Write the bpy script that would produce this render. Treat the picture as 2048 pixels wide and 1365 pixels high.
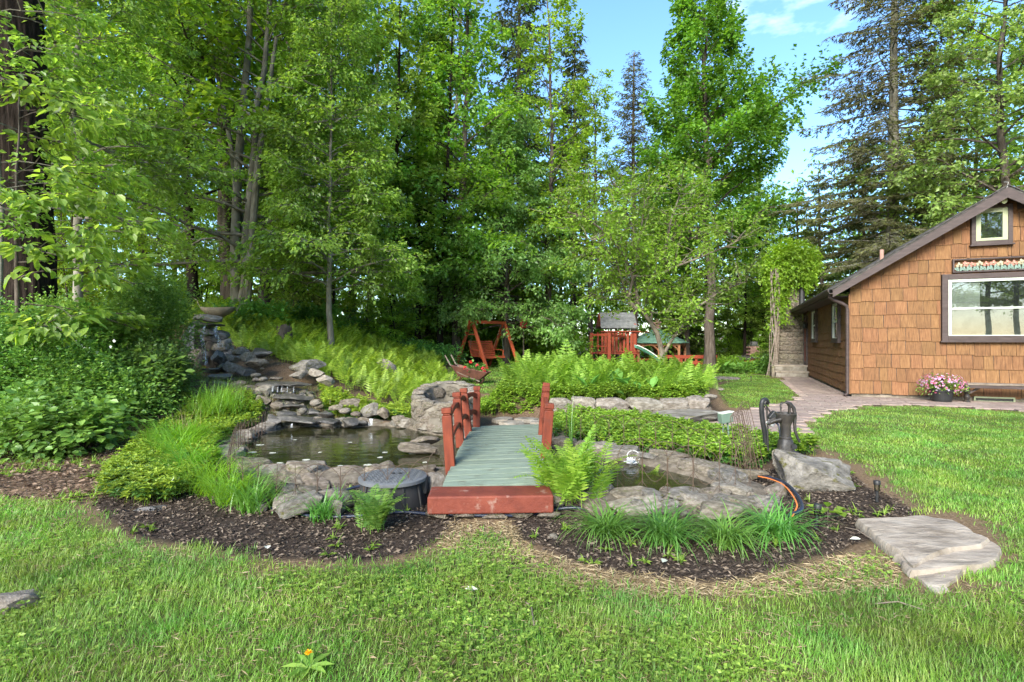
import bpy, math, random
import numpy as np
from mathutils import Vector, Matrix, noise as mnoise

for o in list(bpy.data.objects):
    bpy.data.objects.remove(o)
scene = bpy.context.scene
COL = scene.collection
R = math.radians

# ------------------------------------------------------------------ camera, sky, sun, exposure
F = 1080.0                      # focal length in pixels of the 2048 px wide photograph
HZ = 682.5                      # horizon row
CAMZ = 1.5
cam = bpy.data.cameras.new('camera')
cam.sensor_width = 36.0
cam.lens = F / 2048.0 * 36.0
cam.clip_start = 0.05
cam.clip_end = 2000
cam_o = bpy.data.objects.new('camera', cam)
cam_o.location = (0, 0, CAMZ)
cam_o.rotation_euler = (R(90), 0, 0)
COL.objects.link(cam_o)
scene.camera = cam_o

SUN_EL, SUN_AZ = R(32), R(205)  # azimuth measured from +Y clockwise: behind the camera, to the left
world = bpy.data.worlds.new('World')
scene.world = world
world.use_nodes = True
wn = world.node_tree
wn.nodes.clear()
w_out = wn.nodes.new('ShaderNodeOutputWorld')
w_bg = wn.nodes.new('ShaderNodeBackground')
w_sky = wn.nodes.new('ShaderNodeTexSky')
w_sky.sky_type = 'NISHITA'
w_sky.sun_disc = False
w_sky.sun_elevation = SUN_EL
w_sky.sun_rotation = SUN_AZ
w_sky.altitude = 100
w_sky.air_density = 1.0
w_sky.dust_density = 0.6
w_sky.ozone_density = 3.5
w_tc = wn.nodes.new('ShaderNodeTexCoord')
w_map = wn.nodes.new('ShaderNodeMapping')
w_map.inputs['Scale'].default_value = (1.3, 1.3, 3.0)
w_map.inputs['Location'].default_value = (0.35, 0.2, 0.1)
w_noi = wn.nodes.new('ShaderNodeTexNoise')
w_noi.inputs['Scale'].default_value = 2.2
w_noi.inputs['Detail'].default_value = 7
w_noi.inputs['Roughness'].default_value = 0.55
w_rmp = wn.nodes.new('ShaderNodeValToRGB')
w_rmp.color_ramp.elements[0].position = 0.62
w_rmp.color_ramp.elements[1].position = 0.95
w_mix = wn.nodes.new('ShaderNodeMix')
w_mix.data_type = 'RGBA'
w_mix.inputs[7].default_value = (9.0, 9.2, 9.6, 1)
w_bg.inputs['Strength'].default_value = 0.132
wn.links.new(w_tc.outputs['Generated'], w_map.inputs['Vector'])
wn.links.new(w_map.outputs[0], w_noi.inputs['Vector'])
wn.links.new(w_noi.outputs['Fac'], w_rmp.inputs[0])
wn.links.new(w_rmp.outputs['Color'], w_mix.inputs[0])
w_hs = wn.nodes.new('ShaderNodeHueSaturation')
w_hs.inputs['Saturation'].default_value = 1.1
w_hs.inputs['Value'].default_value = .98
wn.links.new(w_sky.outputs[0], w_hs.inputs['Color'])
wn.links.new(w_hs.outputs[0], w_mix.inputs[6])
wn.links.new(w_mix.outputs[2], w_bg.inputs[0])
wn.links.new(w_bg.outputs[0], w_out.inputs[0])

sun = bpy.data.lights.new('sun', 'SUN')
sun.energy = 3.2
sun.angle = R(30)
sun.color = (1.0, 0.95, 0.86)
sun_o = bpy.data.objects.new('sun', sun)
d = Vector((math.sin(SUN_AZ) * math.cos(SUN_EL), math.cos(SUN_AZ) * math.cos(SUN_EL), math.sin(SUN_EL)))
sun_o.rotation_euler = d.to_track_quat('Z', 'Y').to_euler()
sun_o.location = d * 60
COL.objects.link(sun_o)

scene.view_settings.view_transform = 'Standard'
scene.view_settings.look = 'None'
scene.view_settings.gamma = 1.0
scene.view_settings.use_curve_mapping = False
scene.view_settings.exposure = 1.9
scene.cycles.max_bounces = 6
scene.cycles.diffuse_bounces = 3
scene.cycles.transmission_bounces = 4
scene.cycles.transparent_max_bounces = 6
scene.cycles.use_adaptive_sampling = True
scene.cycles.adaptive_threshold = 0.04
scene.cycles.use_denoising = True
scene.cycles.sample_clamp_indirect = 8

# ------------------------------------------------------------------ helpers
def at(px, py, Y):
    return np.array([(px - 1024) / F * Y, Y, CAMZ - (py - HZ) / F * Y])

def gnd(px, py, z=0.0):
    Y = F * (CAMZ - z) / (py - HZ)
    return np.array([(px - 1024) / F * Y, Y])

def poly(pts, z=0.0):
    return np.array([gnd(x, y, z) for x, y in pts])

def inside(P, X, Y):
    r = np.zeros(X.shape, bool)
    n = len(P)
    for i in range(n):
        x1, y1 = P[i]; x2, y2 = P[(i + 1) % n]
        if y1 == y2:
            continue
        c = ((y1 > Y) != (y2 > Y)) & (X < (x2 - x1) * (Y - y1) / (y2 - y1) + x1)
        r ^= c
    return r

def dist(P, X, Y, closed=True):
    D = np.full(X.shape, 1e9)
    n = len(P)
    for i in range(n if closed else n - 1):
        a = P[i]; b = P[(i + 1) % n]
        e = b - a
        t = np.clip(((X - a[0]) * e[0] + (Y - a[1]) * e[1]) / max(e @ e, 1e-9), 0, 1)
        D = np.minimum(D, np.hypot(X - a[0] - t * e[0], Y - a[1] - t * e[1]))
    return D

def sdist(P, X, Y):
    return np.where(inside(P, X, Y), -1, 1) * dist(P, X, Y)

def sst(a, b, x):
    t = np.clip((x - a) / (b - a), 0, 1)
    return t * t * (3 - 2 * t)

def vnoise(x, y, s=1.0, seed=0):
    x = np.asarray(x, float) * s + 1000.3; y = np.asarray(y, float) * s + 1000.7
    xi = np.floor(x).astype(np.int64); yi = np.floor(y).astype(np.int64)
    fx = x - xi; fy = y - yi
    fx = fx * fx * (3 - 2 * fx); fy = fy * fy * (3 - 2 * fy)
    def h(a, b):
        n = (a * 374761393 + b * 668265263 + seed * 974711) & 0x7fffffff
        n = ((n ^ (n >> 13)) * 1274126177) & 0x7fffffff
        return ((n ^ (n >> 16)) & 0xffff) / 65535.0
    return (h(xi, yi) * (1 - fx) + h(xi + 1, yi) * fx) * (1 - fy) + (h(xi, yi + 1) * (1 - fx) + h(xi + 1, yi + 1) * fx) * fy

def fnoise(x, y, s=1.0, seed=0):
    return vnoise(x, y, s, seed) * .55 + vnoise(x, y, s * 2.1, seed + 1) * .3 + vnoise(x, y, s * 4.3, seed + 2) * .15

def norm(v):
    return v / np.maximum(np.linalg.norm(v, axis=-1, keepdims=True), 1e-9)

def raw_mesh(name, V, faces, smooth=False, mats=(), midx=None):
    me = bpy.data.meshes.new(name)
    V = np.ascontiguousarray(V, np.float32)
    faces = [np.asarray(f, np.int32) for f in faces if len(f)]
    me.vertices.add(len(V))
    me.vertices.foreach_set('co', V.ravel())
    loops = np.concatenate([f.ravel() for f in faces])
    tot = np.concatenate([np.full(len(f), f.shape[1], np.int32) for f in faces])
    st = np.zeros(len(tot), np.int32); st[1:] = np.cumsum(tot)[:-1]
    me.loops.add(len(loops))
    me.loops.foreach_set('vertex_index', loops)
    me.polygons.add(len(tot))
    me.polygons.foreach_set('loop_start', st)
    me.polygons.foreach_set('loop_total', tot)
    me.update(calc_edges=True)
    for m in mats:
        me.materials.append(m)
    if midx is not None:
        me.polygons.foreach_set('material_index', np.asarray(midx, np.int32))
    me.polygons.foreach_set('use_smooth', np.full(len(tot), bool(smooth)))
    return me

def wmat(o):
    m = o.matrix_basis
    if o.parent:
        m = wmat(o.parent) @ o.matrix_parent_inverse @ m
    return m

def link(name, me, parent=None, world_space=True):
    o = bpy.data.objects.new(name, me)
    COL.objects.link(o)
    if parent is not None:
        o.parent = parent
        if world_space:
            o.matrix_parent_inverse = wmat(parent).inverted()
    return o

def tag(o, label=None, cat=None, group=None, kind=None):
    if label: o['label'] = label
    if cat: o['category'] = cat
    if group: o['group'] = group
    if kind: o['kind'] = kind
    return o

def thing(name, label, cat, loc=(0, 0, 0), rz=0.0, group=None):
    o = bpy.data.objects.new(name, None)
    o.empty_display_size = 0.1
    o.location = loc
    o.rotation_euler = (0, 0, rz)
    COL.objects.link(o)
    return tag(o, label, cat, group)

def copy_tree(o, parent=None):
    c = o.copy()
    COL.objects.link(c)
    c.parent = parent
    for ch in o.children:
        copy_tree(ch, c)
    return c

class MB:
    """collects primitives into one mesh"""
    def __init__(s):
        s.v = []; s.f = []; s.n = 0
    def add(s, V, *faces):
        V = np.asarray(V, float)
        s.v.append(V)
        for f in faces:
            f = np.asarray(f, int)
            if len(f): s.f.append(f + s.n)
        s.n += len(V)
        return s
    def box(s, c, size, rot=None, taper=1.0):
        hx, hy, hz = [k / 2 for k in size]
        V = np.array([[x * hx * (taper if z > 0 else 1), y * hy * (taper if z > 0 else 1), z * hz] for z in (-1, 1) for y in (-1, 1) for x in (-1, 1)], float)
        if rot is not None:
            V = V @ np.array(rot.to_3x3() if hasattr(rot, 'to_3x3') else rot).T
        return s.add(V + np.array(c), [[0, 2, 3, 1], [4, 5, 7, 6], [0, 1, 5, 4], [2, 6, 7, 3], [0, 4, 6, 2], [1, 3, 7, 5]])
    def bar(s, a, b, w, h, up=(0, 0, 1)):
        a = np.array(a, float); b = np.array(b, float)
        z = norm(b - a); x = np.cross(np.array(up, float), z)
        if np.linalg.norm(x) < 1e-4: x = np.cross(np.array([0, 1, 0.]), z)
        x = norm(x); y = np.cross(z, x)
        M = np.stack([x, y, z], 1)
        return s.box((a + b) / 2, (w, h, np.linalg.norm(b - a)), M)
    def tube(s, pts, rad, sides=8, cap=True):
        pts = np.asarray(pts, float); n = len(pts)
        rad = np.broadcast_to(np.asarray(rad, float), (n,))
        T = norm(np.gradient(pts, axis=0))
        ref = np.array([0.0, 0, 1]) if abs(norm(pts[-1] - pts[0])[2]) < .8 else np.array([1.0, 0, 0])
        A = norm(np.cross(T, ref)); B = np.cross(T, A)
        ang = np.linspace(0, 2 * np.pi, sides, endpoint=False)
        V = pts[:, None] + rad[:, None, None] * (np.cos(ang)[None, :, None] * A[:, None] + np.sin(ang)[None, :, None] * B[:, None])
        i = np.arange(n - 1)[:, None] * sides; j = np.arange(sides)[None]; k = (j + 1) % sides
        Q = np.stack([i + j, i + sides + j, i + sides + k, i + k], -1).reshape(-1, 4)
        fs = [Q]
        if cap:
            fs += [np.arange(sides)[None], (np.arange(sides)[::-1] + (n - 1) * sides)[None]]
        return s.add(V.reshape(-1, 3), *fs)
    def lathe(s, prof, c=(0, 0, 0), sides=20, sx=1, sy=1, a0=0.0):
        prof = np.asarray(prof, float); n = len(prof)
        ang = np.linspace(0, 2 * np.pi, sides, endpoint=False) + a0
        V = np.zeros((n, sides, 3))
        V[..., 0] = prof[:, None, 0] * np.cos(ang) * sx; V[..., 1] = prof[:, None, 0] * np.sin(ang) * sy; V[..., 2] = prof[:, None, 1]
        i = np.arange(n - 1)[:, None] * sides; j = np.arange(sides)[None]; k = (j + 1) % sides
        Q = np.stack([i + j, i + k, i + sides + k, i + sides + j], -1).reshape(-1, 4)
        return s.add(V.reshape(-1, 3) + np.array(c), Q, np.arange(sides)[::-1][None], (np.arange(sides) + (n - 1) * sides)[None])
    def prism(s, outline, z0, z1, M=None):
        P = np.asarray(outline, float); n = len(P)
        V = np.concatenate([np.c_[P, np.full(n, z0)], np.c_[P, np.full(n, z1)]])
        if M is not None:
            V = V @ np.array(M.to_3x3()).T + np.array(M.translation)
        j = np.arange(n); k = (j + 1) % n
        return s.add(V, np.stack([j, k, n + k, n + j], -1), j[::-1][None], (j + n)[None])
    def build(s, name, mat, parent=None, smooth=False, bevel=0.0, world_space=True):
        me = raw_mesh(name, np.concatenate(s.v), s.f, smooth, [mat])
        o = link(name, me, parent, world_space)
        if bevel:
            b = o.modifiers.new('bevel', 'BEVEL'); b.width = bevel; b.segments = 2; b.limit_method = 'ANGLE'
        if smooth:
            try:
                me.set_sharp_from_angle(angle=R(38))
            except Exception:
                pass
        return o

# ------------------------------------------------------------------ materials
def nd(nt, t, **kw):
    n = nt.nodes.new(t)
    for k, v in kw.items():
        n.inputs[k].default_value = v
    return n

def new_mat(name):
    m = bpy.data.materials.new(name)
    m.use_nodes = True
    nt = m.node_tree
    nt.nodes.clear()
    out = nt.nodes.new('ShaderNodeOutputMaterial')
    return m, nt, out

def ramp(nt, cols, pos=None):
    r = nt.nodes.new('ShaderNodeValToRGB')
    e = r.color_ramp.elements
    n = len(cols)
    pos = pos or [i / (n - 1) for i in range(n)]
    while len(e) < n: e.new(0.5)
    for i in range(n):
        e[i].position = pos[i]; e[i].color = (*cols[i], 1)
    return r

def noisy(name, cols, scale=4, rough=.8, bump=.25, bscale=30, stretch=(1, 1, 1), rand=.0, hue=.0, spec=.3, metal=0, pos=None, bdist=.01, patch=None, pscale=3, ppos=(.52, .62)):
    """noise-mottled surface; rand/hue vary value and hue from object to object; patch lays blotches of another colour (moss, lichen, wear)"""
    m, nt, out = new_mat(name)
    L = nt.links.new
    tc = nt.nodes.new('ShaderNodeTexCoord'); oi = nt.nodes.new('ShaderNodeObjectInfo')
    add = nt.nodes.new('ShaderNodeVectorMath'); add.operation = 'MULTIPLY_ADD'
    cmb = nt.nodes.new('ShaderNodeCombineXYZ')
    L(oi.outputs['Random'], cmb.inputs[0]); L(oi.outputs['Random'], cmb.inputs[1]); L(oi.outputs['Random'], cmb.inputs[2])
    add.inputs[1].default_value = (37, 53, 71)
    L(cmb.outputs[0], add.inputs[0]); L(tc.outputs['Object'], add.inputs[2])
    mp = nt.nodes.new('ShaderNodeMapping'); mp.inputs['Scale'].default_value = stretch
    L(add.outputs[0], mp.inputs['Vector'])
    n1 = nd(nt, 'ShaderNodeTexNoise', Scale=scale, Detail=8, Roughness=.62)
    L(mp.outputs[0], n1.inputs['Vector'])
    rp = ramp(nt, cols, pos or [.3 + .4 * i / (len(cols) - 1) for i in range(len(cols))])
    L(n1.outputs['Fac'], rp.inputs[0])
    col = rp.outputs[0]
    if patch:
        n3 = nd(nt, 'ShaderNodeTexNoise', Scale=pscale, Detail=6, Roughness=.65)
        L(add.outputs[0], n3.inputs['Vector'])
        r3 = ramp(nt, [(0, 0, 0), (1, 1, 1)], list(ppos))
        L(n3.outputs['Fac'], r3.inputs[0])
        mx = nt.nodes.new('ShaderNodeMix'); mx.data_type = 'RGBA'
        L(r3.outputs[0], mx.inputs[0]); L(col, mx.inputs[6]); mx.inputs[7].default_value = (*patch, 1)
        col = mx.outputs[2]
    if rand or hue:
        hs = nt.nodes.new('ShaderNodeHueSaturation')
        mr = nt.nodes.new('ShaderNodeMapRange'); mr.inputs[3].default_value = 1 - rand; mr.inputs[4].default_value = 1 + rand
        L(oi.outputs['Random'], mr.inputs[0]); L(mr.outputs[0], hs.inputs['Value'])
        wnz = nt.nodes.new('ShaderNodeTexWhiteNoise'); wnz.noise_dimensions = '1D'
        L(oi.outputs['Random'], wnz.inputs['W'])
        mh = nt.nodes.new('ShaderNodeMapRange'); mh.inputs[3].default_value = .5 - hue; mh.inputs[4].default_value = .5 + hue
        L(wnz.outputs['Value'], mh.inputs[0]); L(mh.outputs[0], hs.inputs['Hue'])
        L(col, hs.inputs['Color']); col = hs.outputs[0]
    p = nd(nt, 'ShaderNodeBsdfPrincipled', Roughness=rough, Metallic=metal)
    p.inputs['Specular IOR Level'].default_value = spec
    L(col, p.inputs['Base Color'])
    if bump:
        n2 = nd(nt, 'ShaderNodeTexNoise', Scale=bscale, Detail=8, Roughness=.6)
        L(mp.outputs[0], n2.inputs['Vector'])
        b = nd(nt, 'ShaderNodeBump', Strength=bump, Distance=bdist)
        L(n2.outputs['Fac'], b.inputs['Height']); L(b.outputs[0], p.inputs['Normal'])
    L(p.outputs[0], out.inputs[0])
    return m

def leaf_mat(name, cols, trans=.38, rough=.42, spec=.45, huevar=.0, vary=.35, vscale=.6):
    """leaf colour drawn per leaf from cols; light passes through the blade"""
    m, nt, out = new_mat(name)
    L = nt.links.new
    g = nt.nodes.new('ShaderNodeNewGeometry')
    cols = [(r * 1.07, gg, b * 1.05) if gg > r * 1.15 and gg > b else (r, gg, b) for r, gg, b in cols]
    rp = ramp(nt, cols)
    L(g.outputs['Random Per Island'], rp.inputs[0])
    oi = nt.nodes.new('ShaderNodeObjectInfo')
    nz = nd(nt, 'ShaderNodeTexNoise', Scale=vscale, Detail=3)
    L(g.outputs['Position'], nz.inputs['Vector'])
    mr = nt.nodes.new('ShaderNodeMapRange'); mr.inputs[1].default_value = .3; mr.inputs[2].default_value = .7
    mr.inputs[3].default_value = 1 - vary; mr.inputs[4].default_value = 1 + vary
    L(nz.outputs['Fac'], mr.inputs[0])
    hs = nt.nodes.new('ShaderNodeHueSaturation')
    mh = nt.nodes.new('ShaderNodeMapRange'); mh.inputs[3].default_value = .485; mh.inputs[4].default_value = .515
    L(oi.outputs['Random'], mh.inputs[0])
    if huevar:
        n5 = nd(nt, 'ShaderNodeTexNoise', Scale=vscale * 1.7, Detail=4); L(g.outputs['Position'], n5.inputs['Vector'])
        mh.inputs[1].default_value = .3; mh.inputs[2].default_value = .7; mh.inputs[3].default_value = .5 + huevar; mh.inputs[4].default_value = .5 - huevar
        L(n5.outputs['Fac'], mh.inputs[0])
    L(mh.outputs[0], hs.inputs['Hue'])
    L(mr.outputs[0], hs.inputs['Value']); L(rp.outputs[0], hs.inputs['Color'])
    p = nd(nt, 'ShaderNodeBsdfPrincipled', Roughness=rough)
    p.inputs['Specular IOR Level'].default_value = spec
    L(hs.outputs[0], p.inputs['Base Color'])
    t = nt.nodes.new('ShaderNodeBsdfTranslucent')
    h2 = nt.nodes.new('ShaderNodeHueSaturation'); h2.inputs['Hue'].default_value = .487; h2.inputs['Value'].default_value = 2.0
    h2.inputs['Saturation'].default_value = 1.08
    L(hs.outputs[0], h2.inputs['Color']); L(h2.outputs[0], t.inputs['Color'])
    mx = nd(nt, 'ShaderNodeMixShader', Fac=trans)
    L(p.outputs[0], mx.inputs[1]); L(t.outputs[0], mx.inputs[2]); L(mx.outputs[0], out.inputs[0])
    return m

def glass_mat(name, col=(.02, .025, .02), rough=.02):
    m, nt, out = new_mat(name)
    p = nd(nt, 'ShaderNodeBsdfPrincipled', Roughness=rough)
    p.inputs['Base Color'].default_value = (*col, 1)
    p.inputs['IOR'].default_value = 1.5
    p.inputs['Specular IOR Level'].default_value = .9
    nt.links.new(p.outputs[0], out.inputs[0])
    return m

M = {}
M['red'] = noisy('redwood_stain', [(.085, .017, .008), (.13, .025, .010), (.17, .036, .015)], 5, .62, .35, 26, (4, 4, .8), .1, spec=.25, patch=(.07, .022, .014), pscale=4, ppos=(.55, .72))
M['redworn'] = noisy('worn_red_paint', [(.085, .019, .011), (.125, .027, .015), (.165, .04, .022)], 5, .7, .5, 30, patch=(.22, .13, .10), pscale=6, ppos=(.60, .70))
M['redswing'] = noisy('orange_red_stain', [(.24, .044, .016), (.32, .062, .023), (.38, .082, .033)], 5, .65, .3, 26, (3, 3, 3), spec=.25)
M['redback'] = noisy('red_stain_far', [(.16, .027, .010), (.21, .038, .014)], 3, .7, .1, 20, rand=.06)
M['deck'] = noisy('green_deck_paint', [(.10, .13, .10), (.135, .17, .13), (.17, .205, .16)], 5, .65, .35, 30, (1, 6, 1), .09, spec=.25, patch=(.075, .08, .055), pscale=5, ppos=(.57, .72))
M['stone'] = noisy('fieldstone', [(.06, .05, .036), (.14, .117, .088), (.255, .222, .175)], 3.6, .9, .9, 20, rand=.22, hue=.012, spec=.2, patch=(.075, .08, .022), pscale=2.6, ppos=(.57, .68), bdist=.02)
M['stoneclean'] = noisy('pale_fieldstone', [(.085, .072, .054), (.18, .157, .125), (.295, .265, .222)], 3.4, .9, .9, 18, rand=.12, hue=.01, spec=.2, patch=(.17, .13, .09), pscale=3.5, ppos=(.60, .72), bdist=.02)
M['slab'] = noisy('grey_gneiss_slab', [(.14, .113, .084), (.27, .228, .178), (.37, .322, .258)], 3.6, .9, 1.0, 10, (1, 2.6, 1), .08, spec=.22, patch=(.2, .155, .11), pscale=2.2, ppos=(.60, .74), bdist=.016)
M['wet'] = noisy('wet_dark_rock', [(.018, .017, .015), (.055, .05, .043), (.12, .108, .09)], 3.5, .38, .6, 14, rand=.25, spec=.5, bdist=.02)
M['mossrock'] = noisy('mossy_boulder', [(.06, .054, .045), (.145, .132, .11), (.25, .23, .197)], 3.2, .9, 1.0, 14, rand=.05, spec=.2, patch=(.085, .08, .022), pscale=3.1, ppos=(.56, .64), bdist=.022)
M['mortar'] = noisy('old_mortar', [(.09, .078, .06), (.18, .16, .128)], 6, .95, .5, 30, spec=.1)
M['paver'] = noisy('paver', [(.155, .118, .099), (.215, .167, .14), (.265, .208, .176)], 7, .9, .3, 60, rand=.12, hue=.01, spec=.15)
M['sandjoint'] = noisy('sand_joint', [(.13, .10, .08), (.2, .16, .13)], 20, .95, .2, 80, spec=.1)
M['shingle'] = noisy('cedar_shingle', [(.078, .037, .016), (.152, .074, .03), (.215, .112, .049)], 3.4, .78, .6, 16, (6, 6, .5), .14, .007, spec=.25, bdist=.006)
M['brown'] = noisy('dark_brown_trim_and_core', [(.03, .02, .017), (.044, .03, .026), (.06, .042, .037)], 4, .6, .2, 30, (1, 1, 4), spec=.35)
M['roof'] = noisy('asphalt_roof', [(.035, .033, .03), (.07, .066, .06), (.12, .11, .10)], 9, .95, .5, 60, spec=.15)
M['sash'] = noisy('pale_green_sash', [(.23, .26, .14), (.29, .32, .19)], 3, .5, .08, 30, spec=.4)
M['sashwhite'] = noisy('white_sash', [(.40, .43, .36), (.48, .51, .44)], 3, .45, .05, 30, spec=.4)
M['glass'] = glass_mat('window_glass', (.035, .04, .036))
M['blind'] = noisy('drawn_blind', [(.30, .31, .29), (.36, .37, .35)], 3, .8, .05, 40)
M['iron'] = noisy('weathered_cast_iron', [(.010, .009, .008), (.022, .019, .016), (.045, .038, .03)], 8, .55, .35, 60, spec=.5, patch=(.07, .045, .028), pscale=6, ppos=(.6, .75))
M['wire'] = noisy('rusty_wire', [(.05, .034, .024), (.10, .065, .042)], 30, .7, 0, spec=.3)
M['black'] = noisy('black_plastic', [(.012, .012, .012), (.022, .022, .022)], 12, .5, .1, 60, spec=.4)
M['lid'] = noisy('grey_plastic_lid', [(.075, .08, .085), (.11, .115, .12)], 9, .55, .2, 60, spec=.4)
M['vault'] = noisy('dark_grey_vault', [(.018, .018, .018), (.03, .03, .03)], 6, .7, .2, 30, spec=.3)
M['navy'] = noisy('navy_hose', [(.01, .014, .028), (.018, .024, .045)], 10, .38, 0, spec=.5)
M['orange'] = noisy('orange_cord', [(.55, .14, .03), (.65, .2, .05)], 10, .5, 0, spec=.4)
M['boxgreen'] = noisy('green_junction_box', [(.08, .12, .09), (.11, .16, .12)], 6, .5, .05, spec=.4)
M['white'] = noisy('white_plastic', [(.36, .36, .34), (.45, .45, .43)], 6, .4, .05, spec=.5)
M['rust'] = noisy('rusty_barrow', [(.05, .022, .016), (.10, .04, .026), (.15, .065, .04)], 6, .7, .3, 40, spec=.3)
M['oldwood'] = noisy('weathered_wood', [(.09, .07, .055), (.16, .13, .10), (.24, .2, .16)], 5, .85, .4, 30, (1, 1, 5), spec=.2)
M['cedar'] = noisy('cedar_post', [(.22, .10, .045), (.3, .145, .07)], 4, .75, .2, 20, spec=.2)
M['greyroof'] = noisy('grey_board_roof', [(.07, .072, .068), (.12, .122, .115), (.17, .172, .16)], 5, .9, .3, 20, rand=.15, spec=.15)
M['greenroof'] = noisy('green_shingle_roof', [(.075, .16, .12), (.11, .21, .155), (.15, .26, .19)], 4, .9, .3, 20, rand=.1, spec=.15)
M['slide'] = noisy('green_slide', [(.05, .16, .10), (.07, .2, .13)], 4, .35, 0, spec=.5)
M['brick'] = noisy('chimney_brick', [(.22, .13, .10), (.32, .2, .155)], 4, .9, .2, 30, rand=.12)
M['terrared'] = noisy('barn_red', [(.19, .028, .018), (.25, .04, .026)], 5, .8, .2, 20, (6, 6, 1))
M['chip'] = noisy('bark_chip', [(.022, .016, .012), (.05, .036, .027), (.10, .075, .055)], 10, .95, 0, spec=.1)
M['canvas'] = noisy('brown_canvas', [(.05, .042, .028), (.10, .085, .055), (.14, .12, .08)], 4, .8, .2, 30, spec=.2)
M['bark_dark'] = noisy('dark_furrowed_bark', [(.006, .0045, .0035), (.017, .0125, .0095), (.036, .027, .021)], 6, .95, .9, 14, (1.6, 1.6, .28), spec=.1, bdist=.04)
M['bark_brown'] = noisy('brown_bark', [(.032, .026, .02), (.075, .061, .048), (.13, .108, .087)], 6, .95, .7, 14, (1.5, 1.5, .35), .18, spec=.1, bdist=.03)
M['bark_grey'] = noisy('smooth_grey_bark', [(.075, .07, .053), (.145, .135, .105), (.225, .21, .17)], 4, .9, .4, 16, (1.2, 1.2, .6), .12, spec=.12, bdist=.015)
M['bark_lichen'] = noisy('lichened_bark', [(.06, .05, .036), (.125, .105, .078), (.2, .178, .13)], 5, .9, .6, 18, spec=.1, patch=(.32, .30, .17), pscale=4, ppos=(.58, .68), bdist=.02)
# foliage
LF = {}
LF['beech'] = leaf_mat('beech_leaf', [(.07, .15, .02), (.112, .225, .03), (.16, .295, .042), (.22, .36, .065)], .52, spec=.55)
LF['bright'] = leaf_mat('bright_maple_leaf', [(.05, .14, .014), (.08, .195, .02), (.12, .255, .03)], .45)
LF['mid'] = leaf_mat('hornbeam_leaf', [(.075, .15, .028), (.12, .22, .042), (.17, .29, .06), (.23, .355, .10)], .5, spec=.6)
LF['yellow'] = leaf_mat('yellow_green_leaf', [(.10, .19, .02), (.155, .265, .03), (.22, .34, .05)], .48)
LF['pale'] = leaf_mat('pale_tall_leaf', [(.085, .115, .03), (.13, .165, .05), (.18, .21, .075)], .4)
LF['wood'] = leaf_mat('woodland_leaf', [(.10, .19, .02), (.155, .275, .03), (.215, .345, .046)], .56, .6, .25)
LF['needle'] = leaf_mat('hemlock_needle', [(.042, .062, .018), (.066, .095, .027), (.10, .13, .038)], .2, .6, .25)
LF['needle_pale'] = leaf_mat('light_hemlock_needle', [(.075, .12, .022), (.115, .17, .033), (.16, .22, .048)], .3, .6, .25)  # hemlock needles of a paler green
LF['spruce'] = leaf_mat('spruce_needle', [(.06, .058, .024), (.08, .092, .03), (.115, .132, .04)], .2, .6, .25)
LF['shrub'] = leaf_mat('shrub_leaf', [(.05, .13, .022), (.09, .195, .032), (.14, .27, .045), (.2, .34, .06)], .36)
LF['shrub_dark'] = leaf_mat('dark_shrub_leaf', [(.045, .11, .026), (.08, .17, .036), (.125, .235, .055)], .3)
LF['bramble'] = leaf_mat('bramble_leaf', [(.08, .165, .024), (.13, .24, .04), (.19, .315, .065)], .35)
LF['fern'] = leaf_mat('hay_fern', [(.10, .20, .022), (.155, .28, .03), (.22, .35, .05)], .42, .5, .3)
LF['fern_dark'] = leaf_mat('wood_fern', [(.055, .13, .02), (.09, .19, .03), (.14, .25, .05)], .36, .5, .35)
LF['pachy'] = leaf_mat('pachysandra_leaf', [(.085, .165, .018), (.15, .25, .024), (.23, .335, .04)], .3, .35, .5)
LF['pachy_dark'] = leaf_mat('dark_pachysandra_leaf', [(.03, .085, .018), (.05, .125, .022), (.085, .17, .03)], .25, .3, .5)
LF['lily'] = leaf_mat('daylily_blade', [(.055, .15, .02), (.085, .21, .03), (.125, .27, .05)], .36, .4, .5)
LF['lily_bright'] = leaf_mat('bright_grass_blade', [(.075, .19, .018), (.11, .26, .024), (.15, .32, .04)], .4, .4, .45)
LF['grass'] = leaf_mat('lawn_blade', [(.074, .172, .018), (.118, .248, .028), (.168, .318, .044), (.25, .345, .095)], .4, .5, .4, huevar=.03, vary=.32, vscale=1.2)
LF['straw'] = leaf_mat('dry_straw', [(.20, .14, .075), (.3, .22, .13), (.4, .31, .2)], .2, .7, .2)
LF['litter'] = leaf_mat('fallen_leaf', [(.075, .048, .03), (.15, .10, .062), (.27, .195, .13)], .15, .7, .2)
LF['clover'] = leaf_mat('clover_leaf', [(.075, .17, .02), (.125, .24, .03), (.19, .31, .05)], .35, .5, .35, vscale=1.3)
LF['hosta'] = leaf_mat('hosta_leaf', [(.05, .15, .025), (.08, .2, .03), (.12, .26, .05)], .3, .4, .4)
LF['vine'] = leaf_mat('wisteria_leaf', [(.10, .23, .018), (.16, .31, .026), (.22, .38, .04)], .42, .45, .35)
LF['petal_red'] = leaf_mat('red_petal', [(.5, .02, .03), (.65, .035, .05)], .3, .5, .3)
LF['petal_pink'] = leaf_mat('pink_petal', [(.42, .05, .13), (.5, .13, .22), (.34, .26, .42), (.5, .46, .5)], .3, .5, .3)
LF['petal_white'] = leaf_mat('white_petal', [(.7, .7, .68), (.8, .8, .78)], .3, .5, .3)
LF['petal_yellow'] = leaf_mat('yellow_petal', [(.75, .36, .01), (.85, .45, .02)], .3, .5, .3)
LF['burgundy'] = leaf_mat('burgundy_spike', [(.06, .03, .03), (.09, .045, .04)], .2, .5, .3)
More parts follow.
